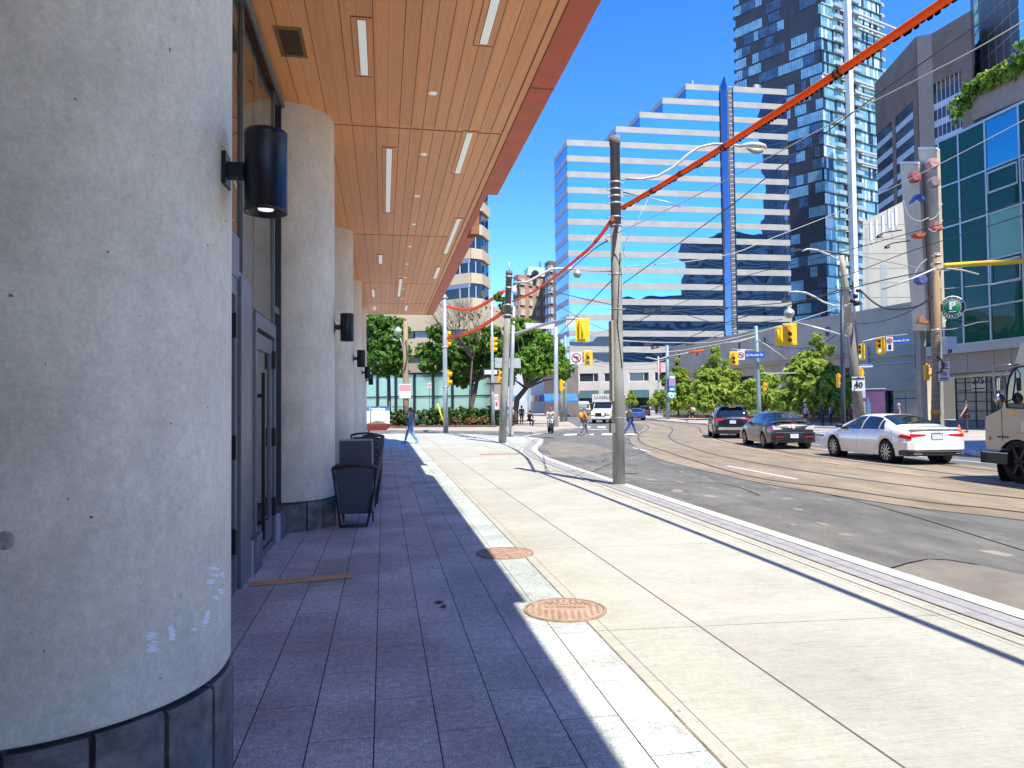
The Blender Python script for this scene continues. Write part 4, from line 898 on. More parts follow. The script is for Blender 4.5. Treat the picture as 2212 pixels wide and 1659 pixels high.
for k in range(9):
    a_, b_ = gl0+(gl1-gl0)*xs_[k], gl0+(gl1-gl0)*xs_[k+1]
    q = MB(); q.wall(a_, b_, .5 if k not in (5,) else 0, 3.25, .1, 0); f = wb(q, 'door' if k == 5 else 'shop_window', m_sg if k > 1 else m_int, t)
    q = MB(); q.wall(a_, a_+(b_-a_).normalized()*.1, 0, 3.25, .2, .05); q.wall(a_, b_, 2.35, 2.45, .15, .04); q.wall(a_, b_, 3.12, 3.25, .15, .04)
    if k == 5: q.wall(a_+(b_-a_)*.45, a_+(b_-a_)*.5, 0, 2.35, .15, .06)
    wb(q, 'frame', m_alum, f, t)
# grey security grille in front of the left bays
q = MB(); ga, gb = gl0+(gl1-gl0)*.02-sh_*.35, gl0+(gl1-gl0)*.38-sh_*.35
for z in (.5,1.1,1.7,2.25,2.9): q.wall(ga, gb, z-.03, z+.03, .05, .0)
for k in range(5): p = ga+(gb-ga)*k/4; q.wall(p, p+(gb-ga).normalized()*.06, -.1, 3.2, .05, .01)
wb(q, 'railing', m_black, t)
u = (gl1-gl0).normalized(); pc = gl0+(gl1-gl0)*.46; nn_ = Vector((u.y,-u.x)); pc = AT(2117,823,(gl0+(gl1-gl0)*.33)); 
# address panel on the glass by the door
M2 = np.array([[ray(2117,826).x,-u.x],[ray(2117,826).y,-u.y]]); sol = np.linalg.solve(M2, np.array([gl0.x,gl0.y])); tt = float(sol[0]); v = ray(2117,826)
ad = Vector((v.x*tt, v.y*tt, EYE+v.z*tt)); 
q = MB(); q.obox(ad+Vector((nn_.x,nn_.y,0))*.10, (.52,.02,.55), (u.x,u.y,0)); pl_ = wb(q, 'address_panel', M('panel_cream', (.60,.57,.44), .6), t)
wb(text_mb('275', .62, ad+Vector((nn_.x*.13,nn_.y*.13,.10)), (u.x,u.y,0), (0,0,1), .004, bold=.012), 'lettering', m_black, pl_, t)
q = MB(); q.obox(ad+Vector((nn_.x*.12,nn_.y*.12,-.38)), (.45,.012,.035), (u.x,u.y,0)); wb(q, 'small_print', m_black, pl_, t)
# roof planter with overhanging greenery is built with the plants
# ---- two leaning concrete fins with colourful objects
m_fin = M('fin_concrete', (.50,.42,.30), .85, c2=(.60,.52,.38), ns=1.0, nd_=7); m_fins = M('fin_concrete_dark', (.22,.21,.19), .9, c2=(.28,.27,.24), ns=2)
def finslab(lab, xt0, xt1, yt, xb0, xb1, yb, d):
    A0, A1, B0, B1 = D(xt0,yt,d+1.8), D(xt1,yt,d), D(xb0,yb,d+1.5), D(xb1,yb,d); bk_ = Vector((.7,.35,0))*.5
    t = T('fin_wall', lab, 'concrete fin', (B0.x,B0.y,0))
    q = MB(); vs = [B0,B1,A1,A0]; vs2 = [p+bk_ for p in vs]
    q.add(vs+vs2, [(0,1,2,3),(7,6,5,4),(0,3,7,4),(2,1,5,6),(3,2,6,7),(1,0,4,5)]); sl_ = wb(q, 'slab', m_fin, t)
    q = MB(); c_ = Vector((-.12,-.1,0)); q.add([A0+c_,A1+c_,A1+bk_,A0+bk_,A0+c_+Vector((0,0,.14)),A1+c_+Vector((0,0,.14)),A1+bk_+Vector((0,0,.14)),A0+bk_+Vector((0,0,.14))], [(0,1,5,4),(4,5,6,7),(3,0,4,7),(1,2,6,5),(3,2,1,0)]); wb(q, 'cap', m_frm, t)
    q = MB(); b2 = D((xb0+xb1)/2,yb,d+1.0); q.box((b2.x,b2.y,0),(b2.x+.4,b2.y+.4,b2.z)); wb(q, 'support', m_fins, t)
    return t
f1 = finslab('tall leaning concrete fin, left of two, red shapes on its face', 1944, 1984, 355, 1972, 2002, 714, 42)
f2 = finslab('taller leaning concrete fin, right of two, beside the green glass', 1984, 2024, 324, 2006, 2036, 706, 41)
def shape(px, py, d, pts, col, lab, depth=.45, cat='wall sculpture', rot=0):
    p = D(px, py, d); 
    mt = M('shape_%d_%d' % (px, py), tuple(x*.62 for x in col), .55, c2=tuple(min(1,x*1.1+.04) for x in col), ns=6)
    q = MB(); u = _R0; vs = []; s = .0
    for k, off in enumerate((0, depth)):
        sc = .8 if k == 0 else .66
        for (x, z) in pts: vs.append(Vector((0,0,z*sc))+u*(x*sc)-Vector((_F.x,_F.y,0)).normalized()*off)
    n = len(pts); q.add(vs, [tuple(range(n-1,-1,-1)), tuple(range(n,2*n))]+[(i,(i+1)%n,(i+1)%n+n,i+n) for i in range(n)])
    o = q.build('shoe_sculpture', mt, None, bevel=.02); o.location = p; tag(o, lab, cat, 'colourful shapes on the concrete fins')
hexa = [(-.38,.1),(-.2,.42),(.25,.4),(.45,.1),(.4,-.3),(-.15,-.38)]
shoe = [(-.45,-.22),(.4,-.3),(.48,-.1),(.1,.05),(-.02,.4),(-.2,.42),(-.35,.1)]
boat = [(-.5,.1),(-.35,-.18),(.3,-.22),(.5,.15),(.2,.05),(0,.22),(-.2,.05)]
heel = [(-.55,-.3),(-.45,-.35),(-.1,.1),(.2,-.05),(.45,-.32),(.5,-.1),(.2,.32),(-.1,.35)]
shape(2008,357,40.9, hexa, (.55,.28,.25), 'large pale pink boxy shape at top of the right fin')
shape(2011,397,40.9, hexa, (.28,.20,.18), 'brown grey boxy shape, second from top of the right fin')
shape(1970,386,41.9, hexa, (.40,.07,.06), 'red box with yellow mark at top of the left fin')
shape(1977,432,41.9, heel, (.05,.12,.42), 'blue high-heeled shoe shape on the left fin')
shape(2017,492,40.9, shoe, (.50,.16,.10), 'red and white sneaker shape low on the right fin')
shape(1980,510,41.9, boat, (.50,.07,.03), 'bright red slipper shape in the middle of the left fin')
shape(1985,607,41.9, [(-.4,.2),(.1,.4),(.42,.1),(.35,-.25),(-.1,-.35),(-.42,-.1)], (.06,.09,.30), 'blue box with coloured stripes low on the left fin')
shape(1990,693,41.9, shoe, (.42,.15,.05), 'small orange shoe shape at the foot of the left fin', .25)
q_ = None
# ---- beige wall with pale stripes
m_bw = M('beige_wall', (.42,.40,.33), .85, c2=(.47,.45,.38), ns=.4); m_bs = M('wall_stripe', (.33,.37,.36), .85)
a_, b_ = W(1868,84), W(2006,84); t = T('beige_wall_building', 'windowless beige block with pale grey vertical stripes behind the concrete fins', 'building', (a_.x,a_.y,0))
z0, zl, zr = 11.0, zat(1876,476,84), zat(1955,437,84)
dn = (b_-a_).normalized(); bk_ = a_.normalized()
q = MB(); e2 = a_+(b_-a_)*.62; k0 = a_+dn*.35
q.add([(a_.x,a_.y,z0),(b_.x,b_.y,z0),(b_.x,b_.y,zr+1.5),(k0.x,k0.y,zl)]+[((p+bk_*14).x,(p+bk_*14).y,z) for p, z in ((a_,z0),(b_,z0),(b_,zr+1.5),(k0,zl))], [(0,1,2,3),(7,6,5,4),(0,3,7,4),(3,2,6,7),(2,1,5,6)]); wb(q, 'wall', m_bw, t)
q = MB(); q.wall(a_+(b_-a_)*.30, a_+(b_-a_)*.40, z0, 18.2, .1, .02); q.wall(a_+dn*.6, a_+(b_-a_)*.12, z0, zl-.6, .1, .02)
wb(q, 'stripe', m_bs, t)
q = MB()
for z in np.arange(12.5, 24, 1.75): q.wall(a_+dn*.1, b_, z, z+.04, .05, .03)
wb(q, 'panel_joint', m_bandj, t)
for px, py in ((1893,495),(1907,487),(1920,473),(1927,481),(1935,468),(1881,500)):
    p = D(px, py, 80); q = MB(); q.obox(p, (.14,.1,1.05), (1,0,0)); q.tube([(p.x,p.y,p.z-.8),(p.x,p.y,p.z-1.6)], .05, 6); wb(q, 'antenna', m_frm, t)
# ---- long grey concrete building
m_brt = M('grey_concrete', (.42,.35,.26), .88, c2=(.54,.46,.35), ns=.35, nd_=8, bump=.2, bs=8); m_brd = M('grey_concrete_recess', (.10,.095,.085), .9)
A_ = W(1440,121,877); B_ = W(1773,81,877); E_ = W(1992,68,877); t = T('concrete_building', 'long low grey concrete building behind the row of young trees', 'building', (B_.x,B_.y,0))
def hb(p): return p
zt = 11.2; dn1 = (B_-A_).normalized(); 
for (p, r_) in ((A_,B_),(B_,E_)):
    dn = (r_-p).normalized(); bk_ = Vector((-dn.y,dn.x))
    q = MB(); q.prism([tuple(p+bk_*1.5), tuple(r_+bk_*1.5), tuple(r_+bk_*14), tuple(p+bk_*14)], 0, zt-.2); wb(q, 'recessed_wall', m_brd, t)
    q = MB(); q.wall(p, r_, 7.1, zt, 2.5, .0); q.wall(p, r_, 6.75, 7.1, 2.0, -.25); q.wall(p, r_, zt, zt+.22, 2.6, .08); wb(q, 'fascia', m_brt, t)
q = MB(); q.wall(A_, B_, zt+.22, zt+.3, .4, .12); q.wall(B_, E_, zt+.22, zt+.3, .4, .12); wb(q, 'flashing', m_pw, t)
k = 0; Lg = (B_-A_).length; s_ = 2.0
while s_ < Lg-1:
    q = MB(); q.wall(A_+dn1*s_, A_+dn1*(s_+.9), 0, 6.75, 2.2, -.3); wb(q, 'pier', m_brt, t); 
    q = MB(); q.wall(A_+dn1*(s_+1.1), A_+dn1*(s_+5.8), .5, 5.6, .2, -1.45); wb(q, 'window', m_win, t)
    q = MB(); q.wall(A_+dn1*(s_+.9), A_+dn1*(s_+6), 5.6, 6.75, .4, -.9); wb(q, 'lintel', m_brt, t)
    q = MB(); q.wall(A_+dn1*(s_+3), A_+dn1*(s_+3.4), 9.3, 10.3, .1, .04); wb(q, 'scupper', m_brd, t); s_ += 6.2
dn2 = (E_-B_).normalized(); L2 = (E_-B_).length
# right-hand part: solid upper storey with ledges, doorways below
q = MB(); q.wall(B_+dn2*(L2*.33), E_, 3.9, 7.1, 1.8, -.05); q.wall(B_+dn2*(L2*.3), E_, 6.3, 6.6, .5, .12); q.wall(B_+dn2*(L2*.45), E_, 2.9, 3.9, 1.9, .05); q.wall(B_+dn2*(L2*.74), E_, 0, 2.9, 1.8, -.15)
q.wall(B_+dn2*(L2*.45), B_+dn2*(L2*.48), 0, 2.9, 1.0, -.1); wb(q, 'lower_wall', m_brt, t)
q = MB(); q.wall(B_, B_+dn2*(L2*.44), .3, 3.9, .2, -1.4); wb(q, 'window', m_win, t)
q = MB(); q.wall(B_+dn2*(L2*.49), B_+dn2*(L2*.73), .1, 2.8, .2, -1.3); wb(q, 'doorway', m_win, t)
q = MB(); q.wall(B_+dn2*(L2*.6), B_+dn2*(L2*.62), .1, 2.8, .3, -1.1); wb(q, 'mullion', m_brd, t); q = MB(); q.wall(B_+dn2*(L2*.85), B_+dn2*(L2*.853), 0, 2.6, .1, -.12); q.wall(B_+dn2*(L2*.75), E_, 2.05, 2.12, .1, -.12); wb(q, 'mullion', m_brd, t)
q = MB(); q.wall(B_+dn2*(L2*.52), B_+dn2*(L2*.535), 5.6, 7.6, .3, .2); q.wall(B_+dn2*(L2*.45), B_+dn2*L2, 5.6, 5.72, .1, .1); wb(q, 'downpipe', m_pw, t)
# low retaining wall with flowering plants in front
rA, rB = V2(G(1395,898,0)), V2(G(1875,938,0))
m_brk = M('planter_brick', (.22,.11,.075), .9, c2=(.30,.17,.12), ns=7)
t = T('planter_wall', 'long low brown planter wall in front of the young trees', 'planter', (rA.x,rA.y,0))
RB = W(1872,61); RA = W(1432,100); q = MB(); q.wall(RA, RB, 0, .42, .5, 0); wb(q, 'wall', m_brk, t); q = MB(); q.wall(RA, RB, .42, .52, .62, .06); wb(q, 'coping', m_bg, t)
# ---- cream building on the left with dark glass ground floor
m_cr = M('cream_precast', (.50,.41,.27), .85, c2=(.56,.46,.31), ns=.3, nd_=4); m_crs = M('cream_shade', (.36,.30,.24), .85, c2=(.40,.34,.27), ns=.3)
m_wg = mirror_glass('tinted_window', (.10,.10,.085), .05, .05, .3); m_grn = M('pale_green_glass', (.22,.38,.33), .12, .2, c2=(.30,.48,.42), ns=.25, spec=.8); m_lav = M('lavender_panel', (.48,.46,.56), .5)
a_, b_ = W(700,78), W(1062,73); c_ = W(1092,76); t = T('cream_building', 'cream precast building with rounded banded storeys and pale green ground-floor glass', 'building', (a_.x,a_.y,0))
zg, zm, zp = zat(950,804,75), zat(950,766,75), zat(1060,664,74)
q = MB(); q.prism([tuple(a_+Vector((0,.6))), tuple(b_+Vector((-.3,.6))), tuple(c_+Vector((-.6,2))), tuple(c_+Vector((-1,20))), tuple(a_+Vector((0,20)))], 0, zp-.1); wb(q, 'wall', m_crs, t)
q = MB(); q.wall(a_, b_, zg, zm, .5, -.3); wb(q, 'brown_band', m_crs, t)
zl0, zl1 = zat(950,730,75), zat(950,714,75)
q = MB(); q.wall(a_, b_, zl1, zp, .8, .25); q.wall(b_, c_, zl0, zp, .8, .25); wb(q, 'parapet', m_cr, t)
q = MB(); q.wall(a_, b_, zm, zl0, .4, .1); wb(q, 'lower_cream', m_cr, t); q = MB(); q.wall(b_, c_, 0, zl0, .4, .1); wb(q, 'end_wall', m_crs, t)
for k in range(9):
    s0, s1 = k/9, (k+1)/9; q = MB(); q.wall(a_+(b_-a_)*(s0+.004), a_+(b_-a_)*(s1-.004), zl0, zl1, .3, -.1); wb(q, 'window', m_lav if k%4 else m_wg, t)
for k in range(9):
    s0, s1 = k/9, (k+1)/9
    for z0, z1 in ((.3,zg*.52),(zg*.52+.12,zg-.2)):
        q = MB(); q.wall(a_+(b_-a_)*(s0+.006), a_+(b_-a_)*(s1-.006), z0, z1, .2, -.1); wb(q, 'shop_window', m_grn, t)
q = MB(); q.wall(a_, b_, zg*.52, zg*.52+.12, .3, 0); q.wall(a_, b_, zg-.2, zg, .4, .05)
for k in range(10): p = a_+(b_-a_)*(k/9); q.wall(p-(b_-a_)*.006, p+(b_-a_)*.006, 0, zg, .3, .05 if k < 9 else 0)
wb(q, 'frame', m_black, t)
# upper banded storeys, set back
a_, b_, c_, d_ = W(930,103), W(1018,99), W(1042,100), W(1058,104)
u0 = a_-(b_-a_)*1.5
per = 3.55*1.0; z = zp
lv = [zat(1030,y,99) for y in (652,632,600,586,553,525,509,478,462,430,412,380)]
tt_ = T('cream_tower', 'banded cream upper tower with tinted windows and a chamfered corner', 'building', (b_.x,b_.y,0))
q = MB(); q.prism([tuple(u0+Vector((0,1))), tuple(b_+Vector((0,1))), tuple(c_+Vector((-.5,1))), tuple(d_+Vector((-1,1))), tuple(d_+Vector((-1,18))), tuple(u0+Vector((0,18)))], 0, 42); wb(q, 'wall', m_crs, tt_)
zz = zp-1
for k in range(9):
    z0 = 17.05+k*3.5; 
    q = MB()
    for p, r_ in ((u0,b_),(b_,c_),(c_,d_)): q.wall(p, r_, z0+2.05, z0+3.5, .6, .3)
    if k == 0:
        for p, r_ in ((u0,b_),(b_,c_),(c_,d_)): q.wall(p, r_, 10, z0, .6, .3)
    wb(q, 'spandrel_band', m_cr, tt_)
    q = MB()
    for p, r_ in ((b_,c_),(c_,d_)): q.wall(p, r_, z0, z0+2.05, .3, 0)
    wb(q, 'window_band', m_wg, tt_)
    q = MB(); q.wall(u0, b_, z0, z0+2.05, .3, 0); f = wb(q, 'side_window_band', m_wg, tt_)
    q = MB()
    for s_ in (.1,.3,.5,.7,.9,.985): p = u0+(b_-u0)*s_; q.wall(p, p+(b_-u0).normalized()*.15, z0, z0+1.7, .2, .1)
    q.wall(b_+(c_-b_)*.45, b_+(c_-b_)*.52, z0, z0+1.7, .2, .1); q.wall(u0, b_, z0+1.5, z0+2.05, .2, .1); wb(q, 'mullion', m_lav, f, tt_)
# ---- distant towers between
def simple_tower(name, lab, pxs, ds, ztop_px, mt, wm, fl=3.2, cols=7, roof=None, zb=0, wfrac=.5):
    ps = [W(p, d) for p, d in zip(pxs, ds)]
    zt = zat(pxs[1], ztop_px, ds[1]); t = T(name, lab, 'tower', (ps[0].x,ps[0].y,0))
    q = MB(); ins = ps[1].normalized(); q.prism([tuple(p+ins*.5) for p in ps]+[tuple(ps[-1]+ins*20), tuple(ps[0]+ins*20)], 0, zt); wb(q, 'wall', mt, t)
    z = zt-3.4; ws = WinSet(t, 100)
    while z > 14:
        for a_, b_ in zip(ps, ps[1:]):
            L_ = (b_-a_).length; n = max(1, int(L_/ (sum((ps[i+1]-ps[i]).length for i in range(len(ps)-1))/cols)))
            for k in range(n): q = MB(); q.wall(a_+(b_-a_)*((k+.5-wfrac/2)/n), a_+(b_-a_)*((k+.5+wfrac/2)/n), z, z+fl*.6, .8, -.40 if False else .02); ws.add('window', q, wm)
        z -= fl
    ws.done()
    return t, ps, zt
m_pink = M('pink_brick', (.36,.20,.16), .85, c2=(.42,.25,.20), ns=.3); m_cw = M('cream_window', (.55,.52,.36), .5, c2=(.32,.36,.33), ns=.4)
t, ps, zt = simple_tower('apartment_tower', 'pink brick apartment tower with pale green roof and cream bays', (1112,1122,1142,1205), (232,228,230,236), 590, m_pink, m_cw, 3.3, 7)
q = MB(); a_, b_ = ps[2], ps[3]; m1 = a_+(b_-a_)*.12; bk_ = a_.normalized()*14; zr = zt+3.6
q.add([(a_.x,a_.y,zt),(b_.x,b_.y,zt),((b_+bk_).x,(b_+bk_).y,zt),((a_+bk_).x,(a_+bk_).y,zt),(m1.x,m1.y+3,zr),(b_.x,b_.y+3,zr),(b_.x,b_.y+12,zr),(m1.x,m1.y+12,zr)], [(0,1,5,4),(1,2,6,5),(2,3,7,6),(3,0,4,7),(4,5,6,7)]); wb(q, 'roof', M('copper_green', (.30,.52,.44), .7), t)
for s_ in (.25,.8):
    p = a_+(b_-a_)*s_; q = MB(); q.lathe([(1.2,0),(1.2,.6),(.0,.6)], (p.x,p.y-.6,zt+.5), 16, ax=(0,-1,0)); q.box((p.x-1.2,p.y-1.0,zt),(p.x+1.2,p.y+3,zt+.8)); wb(q, 'dormer', m_win, t)
q = MB(); p = (ps[0]+ps[1])/2; q.lathe([(.0,.0),(1.6,.0),(1.6,.3)], (p.x,p.y-.5,zt-5), 20, ax=(0,1,0)); rs = wb(q, 'round_sign', M('sign_white2', (.75,.75,.75), .6), t)
q = MB(); q.wall(ps[0]-Vector((.2,0)), ps[1]+Vector((.2,0)), zt-8, zt-2, .3, -.0); wb(q, 'sign_panel', M('sign_dark', (.05,.03,.04), .6), t)
for s_ in (.55,.6): p = a_+(b_-a_)*s_; q = MB(); q.tube([(p.x,p.y+6,zr),(p.x,p.y+6,zr+2.6)], .12, 6); wb(q, 'flue', m_black, t)
simple_tower('apartment_tower', 'dark brown striped apartment tower half hidden behind the mirror tower', (1180,1190,1212), (216,212,214), 560, m_brn, m_pw, 3.2, 5)
m_glt = mirror_glass('far_glass', (.35,.55,.72), .08, .03, .2); m_whp = M('white_panel', (.62,.64,.66), .7)
simple_tower('glass_block', 'pale glass block far down the street left of the leaning pole', (1058,1100,1108), (150,148,160), 655, m_whp, m_glt, 3.2, 9, wfrac=.85)
simple_tower('white_block', 'white and turquoise block down the street behind the big tree', (1108,1150,1192), (186,184,184), 782, m_whp, m_glt, 3.4, 10, wfrac=.8)
t, ps, zt = simple_tower('brown_block', 'brown low block with blue awnings beside the lamp poles', (1176,1215,1250), (126,122,121), 775, M('mauve_brown', (.20,.165,.15), .85, c2=(.26,.22,.20), ns=.4), m_wg, 3.4, 6, wfrac=.6)
m_aw = M('blue_awning', (.03,.16,.48), .6, c2=(.045,.22,.58), ns=1.5)
for (x0, x1) in ((1176,1190),(1191,1203),(1205,1216),(1220,1246)):
    a_, b_ = W(x0,120.5), W(x1,120); z1 = zat(x0,851,121); z0 = zat(x0,865,121); q = MB(); o_ = Vector((-.2,-1.3))
    q.add([(a_.x,a_.y,z1),(b_.x,b_.y,z1),((b_+o_).x,(b_+o_).y,z0),((a_+o_).x,(a_+o_).y,z0),((b_+o_).x,(b_+o_).y,z0-.35),((a_+o_).x,(a_+o_).y,z0-.35)], [(0,3,2,1),(3,5,4,2)]); wb(q, 'awning', m_aw, t)
# shopfront clutter beyond: coloured fascia boards
rnd = random.Random(4)
for k, (px, w_) in enumerate(((1108,10),(1120,14),(1138,12),(1152,9),(1164,11))):
    a_, b_ = W(px,182), W(px+w_,182); q = MB(); q.wall(a_, b_, 3.0, 4.6, .5, .2); 
    o = q.build('shop_sign', M('shop_sign_%d' % k, [(.10,.22,.55),(.55,.60,.66),(.10,.45,.60),(.45,.16,.10),(.08,.12,.40)][k], .5)); tag(o, ['dark blue shop sign far down the street','pale grey shop sign far down the street','turquoise shop sign far down the street','red brown shop sign far down the street','navy shop sign far down the street'][k], 'shop sign', 'far shop signs')
# ---- towers behind the photographer, seen only in the mirror glass, the last set for its shadow
m_ref = M('reflected_tower', (.035,.035,.045), .6, c2=(.06,.065,.075), ns=.2); m_refw = M('reflected_window', (.10,.15,.17), .3)
def rear(name, lab, x, y, w_, d_, h):
    t = T(name, lab, 'office tower', (x,y,0)); q = MB(); q.box((-w_/2,-d_/2,0),(w_/2,d_/2,h)); q.build('wall', m_ref, t)
    q = MB(); z = 5
    while z < h-3:
        q.box((-w_/2-.1,d_/2,z),(w_/2,d_/2+.15,z+1.6)); z += 3.4
    q.build('window_row', m_refw, t)

rear('offview_tower', 'dark stepped tower block mirrored in the striped glass tower', 222, -150, 72, 16, 119)
rear('offview_tower', 'lower dark block mirrored left of the stepped reflection', 163, -150, 46, 16, 78)
rear('offview_tower', 'tallest dark tower mirrored at the right edge of the striped tower', 253, -146, 22, 10, 228)
rear('offview_tower', 'low dark block mirrored at the left foot of the striped tower', 118, -154, 44, 16, 44)
rear('offview_tower', 'tall block right of the street that shades the far sidewalk', 50, -30, 41, 36, 62)  # unseen block placed and sized for its shadow on the far sidewalk
# ================================================================ POLES, LAMPS, SIGNALS, SIGNS, WIRES
m_pc = M('pole_concrete', (.21,.215,.20), .85, c2=(.35,.35,.325), ns=3.2, nd_=9, stretch=(1,1,.25), bump=.25, bs=60, spots=(18,.66,(.17,.165,.15)))
m_cap = M('weathered_pole_top', (.13,.135,.13), .8, c2=(.21,.215,.205), ns=8, stretch=(1,1,.2))
m_steel = M('galvanised', (.42,.45,.46), .45, .4, c2=(.50,.53,.54), ns=3)
m_teal = M('teal_grey_steel', (.20,.29,.31), .5, .2, c2=(.27,.36,.37), ns=3)
m_dks = M('dark_blue_steel', (.05,.065,.09), .5, .3)
m_wp = M('wood_pole', (.30,.19,.10), .85, c2=(.40,.27,.16), ns=3, stretch=(6,6,.4), nd_=8)
m_wpd = M('dark_wood_pole', (.13,.115,.10), .85, c2=(.19,.17,.15), ns=3, stretch=(6,6,.4), nd_=8)
m_wpl = M('pale_wood_pole', (.42,.36,.26), .85, c2=(.50,.44,.33), ns=3, stretch=(6,6,.4))
m_wl = M('lamp_white', (.62,.62,.60), .4, c2=(.52,.50,.47), ns=4)
m_lg = M('lamp_glass', (.42,.42,.34), .15, c2=(.30,.31,.26), ns=9, spec=.8)
m_sy = M('signal_yellow', (.92,.56,.02), .45); m_syd = M('signal_yellow_dark', (.85,.42,.01), .45)
m_red = M('lamp_red_lit', (.9,.12,.05), .4, emis=(1,.10,.03,1.1)); m_off = M('lamp_unlit', (.03,.02,.015), .3); m_grn_ = M('lamp_green_lit', (.2,.7,.3), .4, emis=(.3,1,.4,.8))
m_wire = M('wire', (.045,.048,.05), .6); m_wirel = M('pale_cable', (.42,.41,.37), .6)
m_or = M('orange_cover', (.80,.19,.03), .5, c2=(.72,.14,.02), ns=6)
def translucent(mt, f, col):
    t = mt.node_tree; b = t.nodes['Principled BSDF']; ts = nd(t, 'ShaderNodeBsdfTranslucent'); ts.inputs[0].default_value = c4(col); mx = nd(t, 'ShaderNodeMixShader'); mx.inputs[0].default_value = f; t.links.new(b.outputs[0], mx.inputs[1]); t.links.new(ts.outputs[0], mx.inputs[2]); t.links.new(mx.outputs[0], t.nodes['Material Output'].inputs[0])
translucent(m_or, .5, (1.0,.30,.05)); m_yc = M('yellow_cover', (.90,.58,.03), .5)
m_sw = M('white_sign', (.72,.73,.74), .5); m_sb = M('blue_sign', (.02,.10,.42), .5); m_blk = M('sign_black', (.012,.012,.014), .5); m_rd = M('sign_red', (.55,.03,.04), .5)
def top_of(base, px, py): return AT(px, py, base)
def pole(name, lab, base, top, r0, r1, mt, cat='pole', group=None, n=20, capm=None, capf=.2):
    t = T(name, lab, cat, (base.x,base.y,base.z), 0, group)
    q = MB(); m_ = base.lerp(top, 1-capf) if capm else top
    q.tube([base, base.lerp(top,.3), base.lerp(top,.6), m_], [r0, lerp_(r0,r1,.3), lerp_(r0,r1,.6), lerp_(r0,r1,1-capf) if capm else r1], n); wb(q, 'shaft', mt, t)
    if capm:
        q = MB(); rc = lerp_(r0,r1,1-capf)*1.01; q.tube([m_, base.lerp(top,.975), base.lerp(top,.976), top], [rc, r1, r1*1.14, r1*1.14], n); wb(q, 'pole_top', capm, t)
    return t
def lerp_(a, b, t): return a+(b-a)*t
def bands(t, base, top, fs, r, h=.05, mt=None):
    for f in fs:
        p = base.lerp(top, f); q = MB(); d_ = (top-base).normalized(); q.tube([p-d_*h/2, p+d_*h/2], r, 20); q.obox(p-_R0*(r+.02), (.03,.02,h*.4), (1,0,0)); q.obox(p+_R0*(r+.02), (.03,.02,h*.4), (1,0,0)); wb(q, 'clamp_band', mt or m_steel, t)
def arm(t, pts, r, name='arm', mt=None): q = MB(); q.tube(pts, r, 10); return wb(q, name, mt or m_steel, t)
# P1 the big pole in front
b1_ = G(1337,1047); tp = top_of(b1_, 1328, 295)
P1 = pole('utility_pole', 'tall weathered grey concrete pole on the kerb with orange covered cable and curved lamp arm', b1_, tp, .128, .104, m_pc, 'utility pole', None, 32, m_cap, .26)
bands(P1, b1_, tp, (.865,.845,.825,.805,.765,.74), .12, .035); bands(P1, b1_, tp, (.60,.50,.19), .124, .02)
q = MB(); q.lathe([(.16,-.005),(.16,.02),(.12,.02)], b1_, 24); wb(q, 'base_ring', m_pc, P1)
q = MB(); q.obox(AT(1322,780,b1_), (.035,.10,.85), (1,0,0)); wb(q, 'side_box', M('box_beige', (.33,.31,.27), .6), P1, bevel=.01)
q = MB(); q.obox(AT(1327,925,b1_)-Vector((.06,.05,0)), (.05,.06,.10), (1,0,0)); wb(q, 'junction_box', m_cap, P1, bevel=.01)
dA = (b1_-Vector((0,0,0))).dot(_F)
L1 = [(1352,386),(1385,387),(1420,381),(1455,361),(1487,333),(1510,318),(1540,311),(1575,312),(1602,316)]
arm(P1, [D(x,y,14.6) for x, y in L1], [.026]*9, 'lamp_arm', m_wl)
lp = [D(1602,316,14.55), D(1622,314,14.5), D(1640,314,14.5), D(1654,319,14.5)]
q = MB(); q.tube([D(1598,316,14.55),D(1606,314,14.55),D(1622,312,14.5),D(1640,313,14.5),D(1651,316,14.5),D(1656,320,14.5)], [.02,.035,.05,.055,.045,.02], 16); h_ = wb(q, 'lamp_head', m_wl, P1)
q = MB(); q.tube([D(1612,320,14.5),D(1624,325,14.5),D(1635,327,14.5),D(1645,325,14.5),D(1651,321,14.5)], [.01,.045,.065,.055,.02], 16); wb(q, 'lamp_lens', m_lg, h_, P1)
arm(P1, [D(1400,430,14.6),D(1375,480,14.6),D(1352,520,14.7),D(1346,545,14.75),D(1350,555,14.75)], .008, 'conduit', m_wirel)
arm(P1, [D(1345,415,14.75),D(1440,436,14.6),D(1470,447,14.6)], .012, 'strut', m_steel)
arm(P1, [b1_.lerp(tp,.66)+Vector((.05,-.12,0)), b1_.lerp(tp,.55)+Vector((0,-.125,0)), b1_.lerp(tp,.45)+Vector((-.03,-.125,0)), b1_.lerp(tp,.33)+Vector((.06,-.12,0))], .010, 'loose_cable', m_wire)
arm(P1, [AT(1322,512,b1_), AT(1312,508,b1_), AT(1309,517,b1_), AT(1312,524,b1_)], .02, 'insulator', m_steel)
